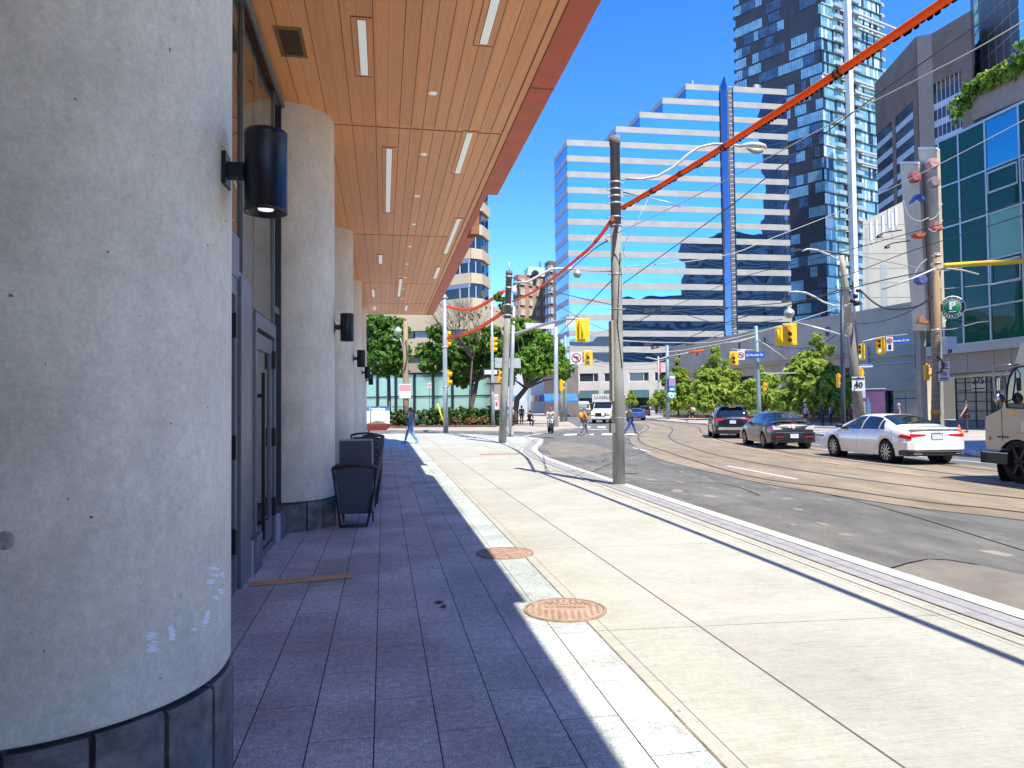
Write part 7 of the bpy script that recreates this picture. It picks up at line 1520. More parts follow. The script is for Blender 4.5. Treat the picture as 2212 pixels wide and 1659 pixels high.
def sedan(name, lab, loc, rz, pm, kind, group=None):
    t = T(name, lab, 'car' if kind != 'suv' else 'suv', (loc[0],loc[1],RZ), rz, group)
    if kind == 'white':
        c = Car(4.76, 1.84, [(-2.38,.90),(-2.30,.99),(-2.15,1.045),(-1.75,1.10),(-1.45,1.20),(-.75,1.405),(-.1,1.43),(.35,1.40),(1.15,1.10),(1.35,1.0),(1.9,.90),(2.25,.76),(2.38,.62)], [(-2.38,.86),(-1.6,.965),(0,.935),(1.2,.90),(2.38,.60)], -1.41, 1.41, .335, .575)
        rg_ = (-1.62,-.80); wsx = (1.30,.42)
    elif kind == 'dark':
        c = Car(4.58, 1.80, [(-2.29,.92),(-2.22,1.02),(-2.05,1.08),(-1.75,1.11),(-1.5,1.20),(-.75,1.43),(-.1,1.465),(.35,1.43),(1.15,1.12),(1.4,1.0),(1.9,.88),(2.2,.74),(2.29,.62)], [(-2.29,.88),(-1.6,.98),(0,.95),(1.2,.90),(2.29,.60)], -1.32, 1.32, .315, .57)
        rg_ = (-1.66,-.80); wsx = (1.32,.42)
    elif kind == 'suv':
        c = Car(4.62, 1.86, [(-2.31,1.02),(-2.25,1.12),(-2.12,1.25),(-1.92,1.60),(-1.75,1.66),(-.8,1.695),(0,1.69),(.45,1.63),(1.15,1.22),(1.35,1.10),(1.9,1.02),(2.2,.90),(2.31,.74)], [(-2.31,1.0),(-1.6,1.10),(0,1.04),(1.2,1.0),(2.31,.72)], -1.35, 1.35, .36, .60, .26)
        rg_ = (-2.16,-1.97); wsx = (1.30,.50)
    c.body(pm, t)
    if kind == 'suv': c.patch('side_window', m_cg, t, 4.12, 5.92, -.05, .55, -.05, .45); c.patch('side_window', m_cg, t, 4.12, 5.92, .60, 1.20, .50, .62); c.patch('side_window', m_cg, t, 4.12, 5.92, -.95, -.10, -.95, -.10); c.patch('side_window', m_cg, t, 4.15, 5.85, -1.75, -1.02, -1.60, -1.02)
    else: c.patch('side_window', m_cg, t, 4.12, 5.92, -.12, 1.12, -.12, .42); c.patch('side_window', m_cg, t, 4.12, 5.92, -1.02, -.18, -.92, -.18); c.patch('side_window', m_cg, t, 4.15, 5.75, -1.32, -1.06, -1.08, -.97)
    c.cross('windscreen', m_cg, t, wsx[1], wsx[0]-.06); c.cross('rear_window', m_cg, t, rg_[0], rg_[1], 6.12)
    for x in ((1.14,.06,-.98) if kind != 'suv' else (1.22,.02,-1.0)): c.patch('door_line', m_trim, t, .9, 4.05, x, x+.009, x-.03, x-.021, .002)
    c.patch('shut_line', m_trim, t, 1.9, 4.0, -1.75, -1.74, -1.66, -1.652, .002)
    c.patch('window_trim', m_chr if kind == 'white' else m_trim, t, 4.0, 4.10, -1.34 if kind != 'suv' else -1.78, 1.18, -1.34 if kind != 'suv' else -1.78, 1.18, .008, mv=1, n=20)
    for x in (-.78, .30) : 
        for sd in (1,-1):
            p = c.S(x, 3.3, .022, sd); q = MB(); q.obox(p, (.095,.014,.014), (1,0,0)); q.build('door_handle', m_chr if kind == 'white' else pm, t, bevel=.006)
    for sd in (1,-1):
        p = c.S(.93, 4.25, .10, sd); q = MB(); q.obox(p+Vector((0,sd*.03,.03)), (.08,.10,.065), (1,-.2*sd,0)); m_ = q.build('wing_mirror', m_trim if kind != 'dark' else pm, t, bevel=.03)
    for x in (c.xr, c.xf):
        for sd in (1,-1): wheel(t, x, sd*(c.W/2-.115), c.rw, 10 if kind == 'white' else (7 if kind == 'dark' else 5), sd)
        for sd in (1,-1): q = MB(); q.lathe([(c.Ra-.004,-.16),(c.Ra-.004,.13)], (x,sd*(c.W/2-.17),c.rw), 20, ax=(0,1,0)); q.build('wheel_well', m_trim, t)
    q = MB(); q.box((-c.L/2+.25,-c.W/2*.80,.24),(c.L/2-.25,c.W/2*.80,.50)); 
    q.build('underbody', m_trim, t); xe = -c.L/2
    # rear
    def bumper(xe, sg, z0, z1, pro, mt, nm):
        q = MB(); w_ = c.W/2*.965; pl_ = [(xe+sg*.42,-w_),(xe+sg*.06,-w_*.97),(xe-sg*pro*.6,-w_*.80),(xe-sg*pro,-w_*.45),(xe-sg*pro,w_*.45),(xe-sg*pro*.6,w_*.80),(xe+sg*.06,w_*.97),(xe+sg*.42,w_)]; q.prism(pl_, z0, z1); return q.build(nm, mt, t, bevel=.025)
    bumper(xe, 1, .42, .66, .085, pm, 'bumper'); bumper(xe, 1, .26, .42, .065, m_trim if kind != 'dark' else pm, 'bumper_lower')
    bumper(-xe, -1, .28, .56, .07, pm, 'bumper')
    rear = interp(c.top, xe+.1)
    if kind == 'white':
        for sd in (1,-1):
            q = MB(); q.add([(xe-.012,sd*.36,.825),(xe-.014,sd*.80,.785),(xe+.02,sd*.80,.89),(xe-.012,sd*.62,.875),(xe-.012,sd*.32,.86)], [(0,1,2,3,4) if sd > 0 else (4,3,2,1,0)]); q.build('tail_light', m_tl, t)
            c.patch('tail_light', m_tl, t, 2.75, 3.55, xe+.005, xe+.42, xe+.005, xe+.30, .007, (sd,), mv=2)
            q = MB(); q.box((xe-.075,sd*.62-.13,.30),(xe-.02,sd*.62+.13,.36)); q.build('exhaust', m_chr, t, bevel=.02)
        q = MB(); q.box((xe-.085,-.72,.375),(xe-.04,.72,.392)); q.build('chrome_strip', m_chr, t)
        q = MB()
        for k in range(4): q.lathe([(.034,0),(.045,0),(.045,.008),(.034,.008)], (xe-.018,-.105+.07*k,.915), 20, ax=(-1,0,0))
        q.build('emblem', m_chr, t)
        q = MB(); q.tube([(-.55,0,1.42),(-.62,0,1.475),(-.68,0,1.47)], [.03,.014,.004], 8); q.build('antenna', m_trim, t)
        q = MB(); q.add([(xe+.16,-.72,1.042),(xe+.0,-.70,1.005),(xe+.0,.70,1.005),(xe+.16,.72,1.042)], [(0,1,2,3)]); q.build('boot_lip', pm, t)
    elif kind == 'dark':
        for sd in (1,-1):
            q = MB(); q.add([(xe-.010,sd*.42,.78),(xe-.012,sd*.76,.76),(xe+.01,sd*.80,.93),(xe-.01,sd*.55,.90)], [(0,1,2,3) if sd > 0 else (3,2,1,0)]); q.build('tail_light', m_tlc, t)
            c.patch('tail_light', m_tl, t, 2.6, 3.9, xe+.005, xe+.36, xe+.005, xe+.22, .008, (sd,), mv=2)
            q = MB(); q.box((xe-.088,sd*.55-.15,.475),(xe-.05,sd*.55+.15,.50)); q.build('reflector', m_tl, t)
        q = MB(); q.lathe([(.0001,.01),(.05,.008),(.06,0)], (xe-.01,0,.84), 20, ax=(-1,0,0)); q.build('emblem', m_tlc, t)
        q = MB(); q.obox((xe+.12,0,1.085), (.10,.68,.012), (1,0,-.0)); q.build('boot_lip', pm, t, bevel=.005)
        q = MB(); q.box((xe+.02,-.12,1.0),(xe-.0,.12,1.03)); q.build('brake_light', m_tl, t)
        q = MB(); q.add([(xe+.03,-.60,1.0),(xe+.02,-.66,.97),(xe+.02,.66,.97),(xe+.03,.60,1.0)], [(0,1,2,3)]); q.build('boot_line', m_trim, t)
    else:
        for sd in (1,-1):
            q = MB(); q.add([(xe-.012,sd*.46,.96),(xe-.012,sd*.80,.90),(xe+.015,sd*.84,1.06),(xe-.01,sd*.46,1.04)], [(0,1,2,3) if sd > 0 else (3,2,1,0)]); q.build('tail_light', m_tl, t)
            c.patch('tail_light', m_tl, t, 2.9, 4.0, xe+.005, xe+.34, xe+.005, xe+.30, .008, (sd,), mv=2)
        q = MB(); q.box((xe-.02,-.46,1.0),(xe+.0,.46,1.035)); q.build('chrome_strip', m_chr, t)
        q = MB(); q.lathe([(.03,0),(.055,0),(.055,.008),(.03,.008)], (xe-.022,0,1.02), 18, ax=(-1,0,0)); q.build('emblem', m_chr, t)
        q = MB(); q.obox((-1.98,0,1.655), (.14,.60,.025), (1,0,.1)); q.build('spoiler', pm, t, bevel=.01)
        q = MB(); q.box((-2.13,-.17,1.60),(-2.10,.17,1.635)); q.build('brake_light', m_tl, t)
        q = MB(); q.box((xe-.09,-.74,.44),(xe-.04,.74,.58)); q.build('bumper_guard', M('silver_trim', (.35,.34,.33), .4, .3) if 'silver_trim' not in bpy.data.materials else bpy.data.materials['silver_trim'], t, bevel=.02)
        for sd in (1,-1): q = MB(); q.tube([(-1.6,sd*.60,1.70),(-1.4,sd*.60,1.735),(.1,sd*.60,1.735),(.3,sd*.59,1.70)], .016, 8); q.build('roof_rail', m_trim, t)
        c.patch('wheel_cladding', m_trim, t, .0, .35, -.9, .9, -.9, .9, .006, mv=1)
    q = MB(); zz = {'white':.80,'dark':.52,'suv':.86}[kind]; q.box((xe-(.018 if kind != 'dark' else .095),-.155,zz-.08),(xe-.001,.155,zz+.08)); q.build('licence_plate', m_plt, t)
    q = MB(); q.box((xe-(.014 if kind != 'dark' else .09),-.17,zz-.095),(xe-.001,.17,zz+.095)); q.build('plate_frame', m_trim, t)
    for sd in (1,-1): c.patch('headlamp', m_hl, t, 2.6, 3.7, -xe-.42, -xe-.03, -xe-.36, -xe-.03, .006, (sd,), mv=2)
    return t
def place(px_rl, py_rl, head, wb_, tr_):
    p = G(px_rl, py_rl, RZ); h = R(head); f = Vector((math.sin(h), math.cos(h))); r_ = Vector((f.y,-f.x)); c = V2(p)+r_*tr_+f*wb_/2
    return (c.x, c.y), math.pi/2-h
loc, rz = place(1921,1000,5,2.82,.80); sedan('parked_sedan', 'white sedan with red tail lights and ten-spoke wheels, ahead of the cream truck', loc, rz, m_pw_, 'white', 'cars queued in the street')
loc, rz = place(1654,968,13,2.64,.78); sedan('sedan', 'charcoal sedan between the black suv and the white sedan', loc, rz, m_pg, 'dark', 'cars queued in the street')
loc, rz = place(1545,946,21,2.69,.80); sedan('suv', 'black suv with lit red tail lights at the head of the queue', loc, rz, m_pb, 'suv', 'cars queued in the street')
# small cars seen front-on further away (heading towards us)
def far_car(px, py, head, pm, kind, lab):
    p = G(px, py, RZ); return sedan('car', lab, (p.x,p.y), math.pi/2-R(head), pm, kind, 'cars further down the street')
far_car(1376,907.5,196,m_pblue,'dark','blue sedan facing the camera, just right of the big pole')
far_car(1392,899.5,20,m_pgrey,'suv','warm grey suv beyond the blue sedan')
far_car(1416,892,60,m_pw_,'white','white car parked beyond the grey suv')
far_car(1160,892,150,m_pb,'suv','dark suv behind the seated group')
far_car(1140,891,130,m_pred,'dark','dark red car left behind the tree trunk')
far_car(1208,893,100,m_por,'dark','orange and teal taxi behind the corner poles')
far_car(1172,890,100,m_pw_,'white','pale car in the distant row of parked cars')
# ---- moving truck
p = G(1303,914.5,RZ); v = ray(1303,877); hd_ = math.atan2(v.x, v.y)+math.pi+R(14)
t = T('moving_truck', 'white and orange moving truck facing the camera, partly behind the big pole', 'truck', (p.x,p.y,RZ), math.pi/2-hd_)
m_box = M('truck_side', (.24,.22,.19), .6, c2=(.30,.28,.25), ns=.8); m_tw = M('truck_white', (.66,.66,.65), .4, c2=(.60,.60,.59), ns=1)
q = MB(); q.box((-5.2,-1.18,.75),(-1.15,1.18,2.95)); q.box((-1.15,-1.18,2.15),(-.2,1.18,2.95)); q.build('cargo_box', [m_tw], t, bevel=.03)
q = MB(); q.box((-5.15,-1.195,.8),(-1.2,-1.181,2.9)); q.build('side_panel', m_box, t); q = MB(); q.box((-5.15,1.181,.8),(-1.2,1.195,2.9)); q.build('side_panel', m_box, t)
q = MB(); q.box((-1.2,-1.19,2.0),(-1.13,-.92,2.55)); q.build('orange_panel', m_por, t); q = MB(); q.box((-1.2,.92,1.7),(-1.13,1.19,2.35)); q.build('orange_panel', m_por, t)
o = text_mb('U-HAUL', .52, (-.19,0,2.62), (0,1,0), (0,0,1), .01, bold=.012).build('lettering', M('truck_lettering', (.18,.17,.16), .5), t)
q = MB(); prof = [(-1.3,.55),(-1.3,2.15),(-.55,2.15),(-.40,2.10),(.25,1.45),(.95,1.25),(1.12,1.1),(1.15,.55)]
def prismY(mb, prof, y0, y1, smooth=False):
    n = len(prof); vs = [(x,y0,z) for x, z in prof]+[(x,y1,z) for x, z in prof]; mb.add(vs, [tuple(range(n)), tuple(range(2*n-1,n-1,-1))]+[(i+n,(i+1)%n+n,(i+1)%n,i) for i in range(n)], smooth)
prismY(q, prof, -.98, .98); q.build('cab', m_tw, t, bevel=.05)
q = MB(); n_ = Vector((.70,0,.70)).normalized(); q.add([Vector((-.36,-.86,2.07))+n_*.02, Vector((.20,-.92,1.51))+n_*.02, Vector((.20,.92,1.51))+n_*.02, Vector((-.36,.86,2.07))+n_*.02], [(0,1,2,3)]); q.build('windscreen', m_cg, t)
for sd in (1,-1):
    q = MB(); q.add([(-1.1,sd*.985,1.45),(.1,sd*.985,1.45),(-.38,sd*.985,2.0),(-1.1,sd*.985,2.0)], [(0,1,2,3)]); q.build('side_window', m_cg, t)
    q = MB(); q.box((1.14,sd*.72-.17,.92),(1.17,sd*.72+.17,1.10)); q.build('headlamp', m_lit if sd < 0 else m_hl, t, bevel=.02)
    q = MB(); q.box((1.14,sd*.75-.19,.80),(1.165,sd*.75+.19,.90)); q.build('indicator', M('amber', (.55,.20,.03), .4) if 'amber' not in bpy.data.materials else bpy.data.materials['amber'], t)
    q = MB(); q.box((-.25,sd*1.12-.05 if sd > 0 else -1.30,1.25),(-.1,sd*1.30 if sd > 0 else -1.12,1.85)); q.build('wing_mirror', m_trim, t)
    for x in (.35,-3.9): wheel(t, x, sd*.86, .38, 6, sd, .26)
q = MB(); q.box((1.145,-.52,.72),(1.18,.52,1.08)); q.build('grille', m_trim, t); q = MB(); q.box((1.12,-.98,.44),(1.26,.98,.66)); q.build('bumper', m_tw, t, bevel=.03); q = MB(); q.box((-5,-.8,.35),(1.0,.8,.6)); q.build('chassis', m_trim, t)
q = MB(); q.lathe([(.0001,.02),(.13,.0)], (1.20,.28,.93), 14, ax=(1,0,0)); q.build('headlamp_flare_disc', m_lit, t)  # glowing disc over the grille standing in for headlamp flare
# ---- white and bronze van seen from behind/side
p = G(1252,898,RZ); v = ray(1252,877); hd_ = math.atan2(v.x, v.y)+R(24)
t = T('van', 'tall white and bronze passenger van with dark windows, left of the moving truck', 'van', (p.x,p.y,RZ), math.pi/2-hd_)
m_brz = M('van_bronze', (.20,.175,.14), .35, .2); prof = [(-2.9,.35),(-2.95,1.0),(-2.85,2.3),(-2.6,2.68),(2.0,2.68),(2.35,2.4),(2.95,1.35),(3.3,1.1),(3.35,.4)]
q = MB(); prismY(q, prof, -.99, .99); q.build('body', m_tw, t, bevel=.08)
for sd in (1,-1):
    q = MB(); q.add([(-2.8,sd*1.0,.4),(3.2,sd*1.0,.4),(3.2,sd*1.0,1.05),(-2.8,sd*1.0,1.35)], [(0,1,2,3)]); q.build('side_panel', m_brz, t)
    for k in range(4): q = MB(); q.box((-2.6+1.2*k,sd*1.0-.01,1.42),(-1.5+1.2*k,sd*1.0+.01,2.15)); q.build('side_window', m_cg, t)
    for x in (-1.9,2.2): wheel(t, x, sd*.86, .36, 6, sd, .24)
q = MB(); q.box((-2.955,-.75,1.45),(-2.89,.75,2.2)); q.build('rear_window', m_cg, t); q = MB(); q.box((-2.985,-.95,1.0),(-2.93,.95,1.32)); q.build('gold_band', M('van_gold', (.55,.30,.06), .4), t)
for sd in (1,-1): q = MB(); q.box((-2.98,sd*.90-.07,1.4),(-2.9,sd*.90+.07,1.9)); q.build('tail_light', m_tl, t)
q = MB(); q.box((-3.02,-.98,.42),(-2.9,.98,.62)); q.build('bumper', m_trim, t, bevel=.02); q = MB(); q.box((-3.02,-.35,.75),(-2.96,.35,.92)); q.build('licence_plate', m_plt, t)
# ---- yellow signal head seen over the truck roof / round street lamps far away
# ---- cream step truck at the right edge
P0 = G(2199,1045,RZ); hT = R(5); fT = Vector((math.sin(hT), math.cos(hT))); rT = Vector((fT.y,-fT.x))
def onside(px, py):
    v = ray(px,py); A2 = np.array([[v.x,-fT.x],[v.y,-fT.y]]); s_ = np.linalg.solve(A2, np.array([P0.x,P0.y])); return float(s_[1]), EYE+v.z*float(s_[0])-RZ
def zz(X, Y): return onside((3040+X/2.765)/1.736, (1200+Y/2.765)/1.736)
m_crm = M('cream_truck_paint', (.55,.49,.38), .4, c2=(.60,.54,.43), ns=1.2, coat=.5, bump=.03, bs=6)
t = T('step_truck', 'cream white work truck with black bumper cut off by the right edge', 'truck', (P0.x,P0.y,RZ), math.pi/2-hT)
Wt = 2.2; out = [zz(*c_) for c_ in ((1815,1335),(1808,1040),(1822,1000),(1985,918),(1995,880),(2015,790),(2040,640),(2110,480),(2175,245))]
wc = zz(2150,1530); Rw = .47
top = [(-1.6, out[-1][1]+.25), (-6.0, out[-1][1]+.30), (-6.0,.75)]
arch = [(wc[0]+Rw*1.28*math.cos(a), wc[1]+Rw*1.28*math.sin(a)) for a in np.linspace(math.pi, 0, 14) if wc[1]+Rw*1.28*math.sin(a) > .7]
prof = out+top+[(arch[0][0],.75)]+arch+[(arch[-1][0],out[0][1])]
tri = mgeo.tessellate_polygon([[Vector((x,z,0)) for x, z in prof]])
q = MB()
for y in (.0,-Wt):
    q.add([(x,y,z) for x, z in prof], [tuple(tr) for tr in tri])
n = len(prof); q.add([(x,0,z) for x, z in prof]+[(x,-Wt,z) for x, z in prof], [(i,(i+1)%n,(i+1)%n+n,i+n) for i in range(n)]); q.build('body', m_crm, t)
wn = [zz(*c_) for c_ in ((2040,910),(2032,860),(2040,700),(2062,600),(2100,525),(2150,490),(2230,478),(2330,478),(2330,925))]
q = MB(); q.add([(x,.006,z) for x, z in wn], [tuple(range(len(wn)))]); q.build('side_window', m_cg, t)
q = MB(); q.tube([(x,.012,z) for x, z in wn+[wn[0]]], .018, 6); q.build('window_seal', m_trim, t)
wsb, wst = out[4], out[8]; q = MB(); q.add([(wsb[0]+.012,-.12,wsb[1]+.15),(wst[0]+.02,-.15,wst[1]-.25),(wst[0]+.02,-Wt+.15,wst[1]-.25),(wsb[0]+.012,-Wt+.12,wsb[1]+.15)], [(0,1,2,3)]); q.build('windscreen', m_cg, t)
wheel(t, wc[0], -.16, Rw, 6, 1, .28, m_rimd); wheel(t, wc[0], -Wt+.16, Rw, 6, -1, .28, m_rimd)
q = MB(); q.lathe([(Rw*1.26,-.3),(Rw*1.26,-.005)], (wc[0],0,wc[1]), 24, ax=(0,1,0)); q.build('wheel_well', m_trim, t)
b0_, b1_t = zz(1778,1365), zz(2060,1345); z0_ = zz(1778,1475)[1]; q = MB(); q.box((b1_t[0],-.35,z0_),(b0_[0],.05,b0_[1])); q.box((b0_[0]-.25,-Wt-.05,z0_),(b0_[0],.05,b0_[1])); q.build('bumper', m_trim, t, bevel=.01)
q = MB(); q.box((b1_t[0],-.3,b0_[1]),(b0_[0]-.05,.045,b0_[1]+.02)); q.build('bumper_step', m_rim, t)
a = zz(1978,925); b_ = zz(1985,1260); q = MB(); q.box((a[0]-.008,-.01,b_[1]),(a[0]+.004,.004,a[1])); q.build('bonnet_line', m_trim, t)
a, b_ = zz(1943,1205), zz(2055,1222); q = MB(); q.box((b_[0],.0,b_[1]),(a[0],.04,a[1])); q.build('bonnet_latch', m_trim, t, bevel=.012)
a = zz(1857,1225); q = MB(); q.lathe([(.0001,.012),(.045,.01),(.05,0)], (a[0],.0,a[1]), 16, ax=(0,1,0)); q.build('side_marker', m_por, t)
a = zz(2095,962); q = MB(); q.box((a[0]-.05,0,a[1]-.05),(a[0]+.05,.006,a[1]+.05)); q.build('sticker', m_yc, t)
a, b_ = zz(2180,1045), zz(2240,1160); q = MB(); q.box((b_[0],0,b_[1]),(a[0],.006,a[1])); q.build('notice', m_sw, t)
def ms(X, Y, dy): a = zz(X, Y); return (a[0], dy, a[1])
q = MB(); q.tube([ms(2150,465,.0), ms(2075,463,.22), ms(2015,478,.26), ms(2010,640,.26), ms(2012,820,.2), ms(2030,850,.02)], .017, 8); q.tube([ms(2130,485,.0), ms(2080,560,.22), ms(2065,640,.24), ms(2050,780,.22)], .012, 8); q.build('mirror_frame', m_rim, t)
a, b_ = zz(2042,600), zz(2083,735); q = MB(); q.box((b_[0]+.02,.20,b_[1]),(a[0],.27,a[1])); q.build('wing_mirror', m_rim, t, bevel=.02)
a = zz(2062,815); q = MB(); q.lathe([(.0001,.03),(.1,.02),(.13,-.02),(.10,-.06)], (a[0],.22,a[1]), 18, ax=(-1,0,0)); q.build('round_mirror', m_rim, t)
# ================================================================ PEOPLE
m_sk = M('skin', (.42,.24,.16), .55, c2=(.46,.27,.18), ns=9); m_skd = M('skin_dark', (.14,.075,.05), .55); m_hair = M('hair_dark', (.03,.02,.015), .7); m_hairb = M('hair_brown', (.16,.08,.04), .7); m_hairg = M('hair_grey', (.30,.30,.30), .7)
def skin_obj(name, pts, edges, rad, mt, parent, sub=1):
    me = bpy.data.meshes.new(name); me.from_pydata(pts, edges, []); o = bpy.data.objects.new(name, me); COL.objects.link(o)
    o.modifiers.new('s', 'SKIN'); 
    sv = me.skin_vertices[0].data if me.skin_vertices else None
    if sv is None:
        bpy.context.view_layer.objects.active = o; me.skin_vertices
    for i, r in enumerate(rad):
        sv[i].radius = (r[0], r[1]) if isinstance(r, tuple) else (r, r); sv[i].use_root = (i == 0)
    if sub: m_ = o.modifiers.new('u', 'SUBSURF'); m_.levels = sub; m_.render_levels = sub
    dg = bpy.context.evaluated_depsgraph_get(); m2 = bpy.data.meshes.new_from_object(o.evaluated_get(dg)); bpy.data.objects.remove(o)
    m2.materials.clear(); m2.materials.append(mt); m2.name = name
    for p in m2.polygons: p.use_smooth = True
    r = bpy.data.objects.new(name, m2); COL.objects.link(r); r.parent = parent; return r
def person(lab, px, py, z, yaw, pose, h=1.68, top=(.3,.3,.3), bot=(.05,.05,.07), shoe=(.04,.04,.05), sk=None, hair=None, sleeve=.5, shorts=False, pack=None, hat=None, hairlen=0, base=None, long_top=False, group=None, bulk=1.0):
    b = base or G(px, py, z); v = ray(px, 877); rz = -math.atan2(v.x, v.y)+R(yaw)   # yaw 0 faces away from camera(+Y local), 90 turns left
    t = T('person', lab, 'person', (b.x,b.y,b.z), rz, group); sk = sk or m_sk; k = h/1.68
    P = {'pel':(0,0,.90),'wai':(0,.0,1.02),'che':(0,0,1.22),'nec':(0,.0,1.42),'hd0':(0,.02,1.48),'hd1':(0,.03,1.58),'hd2':(0,.02,1.66),
         'shL':(-.18,0,1.38),'shR':(.18,0,1.38),'hpL':(-.09,0,.88),'hpR':(.09,0,.88)}
    P.update(pose); P = {a: Vector(c)*k for a, c in P.items()}
    names, ix, pts, rad, E = [], {}, [], [], []
    def add(n, p, r, par=None):
        ix[n] = len(pts); pts.append(tuple(p)); rad.append(tuple(x*k for x in r) if isinstance(r, tuple) else r*k)
        if par: E.append((ix[par], ix[n]))
    B_ = bulk
    add('pel', P['pel'], (.14*B_,.10*B_)); add('wai', P['wai'], (.12*B_,.09*B_), 'pel'); add('che', P['che'], (.145*B_,.10*B_), 'wai'); add('nec', P['nec'], .055, 'che'); add('hd0', P['hd0'], .062, 'nec'); add('hd1', P['hd1'], (.078,.092), 'hd0'); add('hd2', P['hd2'], (.06,.07), 'hd1')
    for s, sg in (('L',-1),('R',1)):
        add('sh'+s, P['sh'+s], .055, 'che'); add('el'+s, P['el'+s], .042, 'sh'+s); add('wr'+s, P['wr'+s], .028, 'el'+s)
        d_ = (P['wr'+s]-P['el'+s]).normalized(); pal = P['wr'+s]+d_*.06*k; add('pa'+s, pal, (.034,.018), 'wr'+s)
        lat = d_.cross(Vector((1,0,0))); lat = lat.normalized() if lat.length > .1 else Vector((0,1,0)); pn_ = lat.cross(d_)*sg
        for f in range(4):
            o_ = lat*(.03-.02*f)*k; ln = (.034,.038,.036,.028)[f]*k; add('f%d%s' % (f,s), pal+o_+d_*ln, .0085, 'pa'+s); add('g%d%s' % (f,s), pal+o_+d_*ln*1.9-pn_*.014*k, .0075, 'f%d%s' % (f,s))
        add('t'+s, P['wr'+s]+d_*.03*k+lat*.036*k, .010, 'wr'+s); add('u'+s, P['wr'+s]+d_*.07*k+lat*.048*k-pn_*.012*k, .009, 't'+s)
        add('hp'+s, P['hp'+s], .085*B_, 'pel'); add('kn'+s, P['kn'+s], .055, 'hp'+s); add('an'+s, P['an'+s], .036, 'kn'+s); add('to'+s, P['an'+s]+Vector(pose.get('td'+s,(0,.13,-.035)))*k, (.035,.025), 'an'+s)
    body = skin_obj('body', pts, E, rad, sk, t)
    def garment(name, ns, es, rs, col):
        mt_ = M('cloth_'+name+'_%d_%d' % (px*10, py*10), col, .85, c2=tuple(x*.8 for x in col), ns=5); skin_obj(name, [tuple(n) for n in ns], es, [tuple(x*k for x in r) if isinstance(r, tuple) else r*k for r in rs], mt_, t)
    L_, R_ = P['shL'].lerp(P['elL'], sleeve), P['shR'].lerp(P['elR'], sleeve)
    ns = [P['che'], P['wai'], P['pel']+Vector((0,0,-.02 if not long_top else -.12))*k, P['nec']+Vector((0,0,-.03))*k, P['shL'], P['shR'], L_, R_]; es = [(0,1),(1,2),(0,3),(0,4),(0,5),(4,6),(5,7)]; rs = [(.165*B_,.12*B_),(.145*B_,.112*B_),(.155*B_,.118*B_),.07,.07,.07,.056,.056]
    if sleeve > .95: ns += [P['elL'].lerp(P['wrL'],.85), P['elR'].lerp(P['wrR'],.85)]; es += [(6,8),(7,9)]; rs += [.045,.045]
    garment('shirt', ns, es, rs, top)
    f = .55 if shorts else .93; kl = [P['pel']+Vector((0,0,.02))*k]; es = []; rs = [(.15*B_,.115*B_)]
    for s in 'LR':
        i = len(kl); kl += [P['hp'+s], P['kn'+s] if not shorts else P['hp'+s].lerp(P['kn'+s],.75)]; es += [(0,i),(i,i+1)]; rs += [.10*B_, .072 if not shorts else .088]
        if not shorts: kl.append(P['kn'+s].lerp(P['an'+s], f)); es.append((i+1,i+2)); rs.append(.058)
    garment('shorts' if shorts else 'trousers', kl, es, rs, bot)
    ms_ = M('shoe_%d_%d' % (px*10,py*10), shoe, .6)
    for s in 'LR':
        a = P['an'+s]; d_ = Vector(pose.get('td'+s,(0,.13,-.035))).normalized(); q = MB(); q.tube([a-d_*.07*k+Vector((0,0,-.035))*k, a-d_*.03*k+Vector((0,0,-.03))*k, a+d_*.08*k+Vector((0,0,-.03))*k, a+d_*.17*k+Vector((0,0,-.035))*k], [.02*k,.045*k,.045*k,.022*k], 10); q.build('shoe', ms_, t)
    hc = P['hd1']+Vector((0,-.012,.035))*k; hm = hair or m_hair
    if hat: q = MB(); q.lathe([(.0001,.115),(.06,.10),(.098,.05),(.105,.0),(.14 if hat[1] else .11,-.005),(.14 if hat[1] else .1,-.02)], hc+Vector((0,.01,0)), 16); q.build('hat', M('hat_%d' % (px*10), hat[0], .6), t)
    q = MB(); q.lathe([(.0001,.098*k),(.06*k,.085*k),(.092*k,.03*k),(.096*k,-.03*k),(.085*k,-.075*k)], hc+Vector((0,-.008,0)), 16, a0=math.pi*.0, a1=math.pi*2); 
    if hairlen: q.tube([hc+Vector((0,-.05,-.02)), hc+Vector((0,-.085,-.12)), hc+Vector((0,-.09,-.12-hairlen))], [.07,.06,.03], 8)
    if not (hat and not hairlen): q.build('hair', hm, t)
    hd_ = P['hd1']; q = MB(); q.obox(hd_+Vector((0,.098,-.005))*k, (.010*k,.014*k,.018*k)); q.build('nose', sk, t)
    if pack: q = MB(); q.tube([P['wai']+Vector((0,-.17,-.02))*k, P['che']+Vector((0,-.20,-.05))*k, P['che']+Vector((0,-.19,.10))*k, P['nec']+Vector((0,-.14,-.03))*k], [.10*k,.15*k,.14*k,.06*k], 10); q.build('backpack', M('pack_%d' % (px*10), pack, .7), t)
    return t, P
def walk(st=.30, arm=.22, bend=.0):
    return {'knL':(-.09,st*.62,.50),'anL':(-.09,st,.085),'knR':(.09,-st*.15,.48),'anR':(.09,-st*1.05,.12),'tdR':(0,.10,-.07),
            'elL':(-.23,-arm*.6,1.10),'wrL':(-.22,-arm*.5,.86),'elR':(.23,arm*.35,1.11),'wrR':(.21,arm*1.3,.93)}
stand = {'knL':(-.09,.02,.48),'anL':(-.10,0,.08),'knR':(.09,.02,.48),'anR':(.11,0,.08),'elL':(-.23,-.03,1.10),'wrL':(-.22,.04,.86),'elR':(.23,-.03,1.10),'wrR':(.22,.04,.86)}
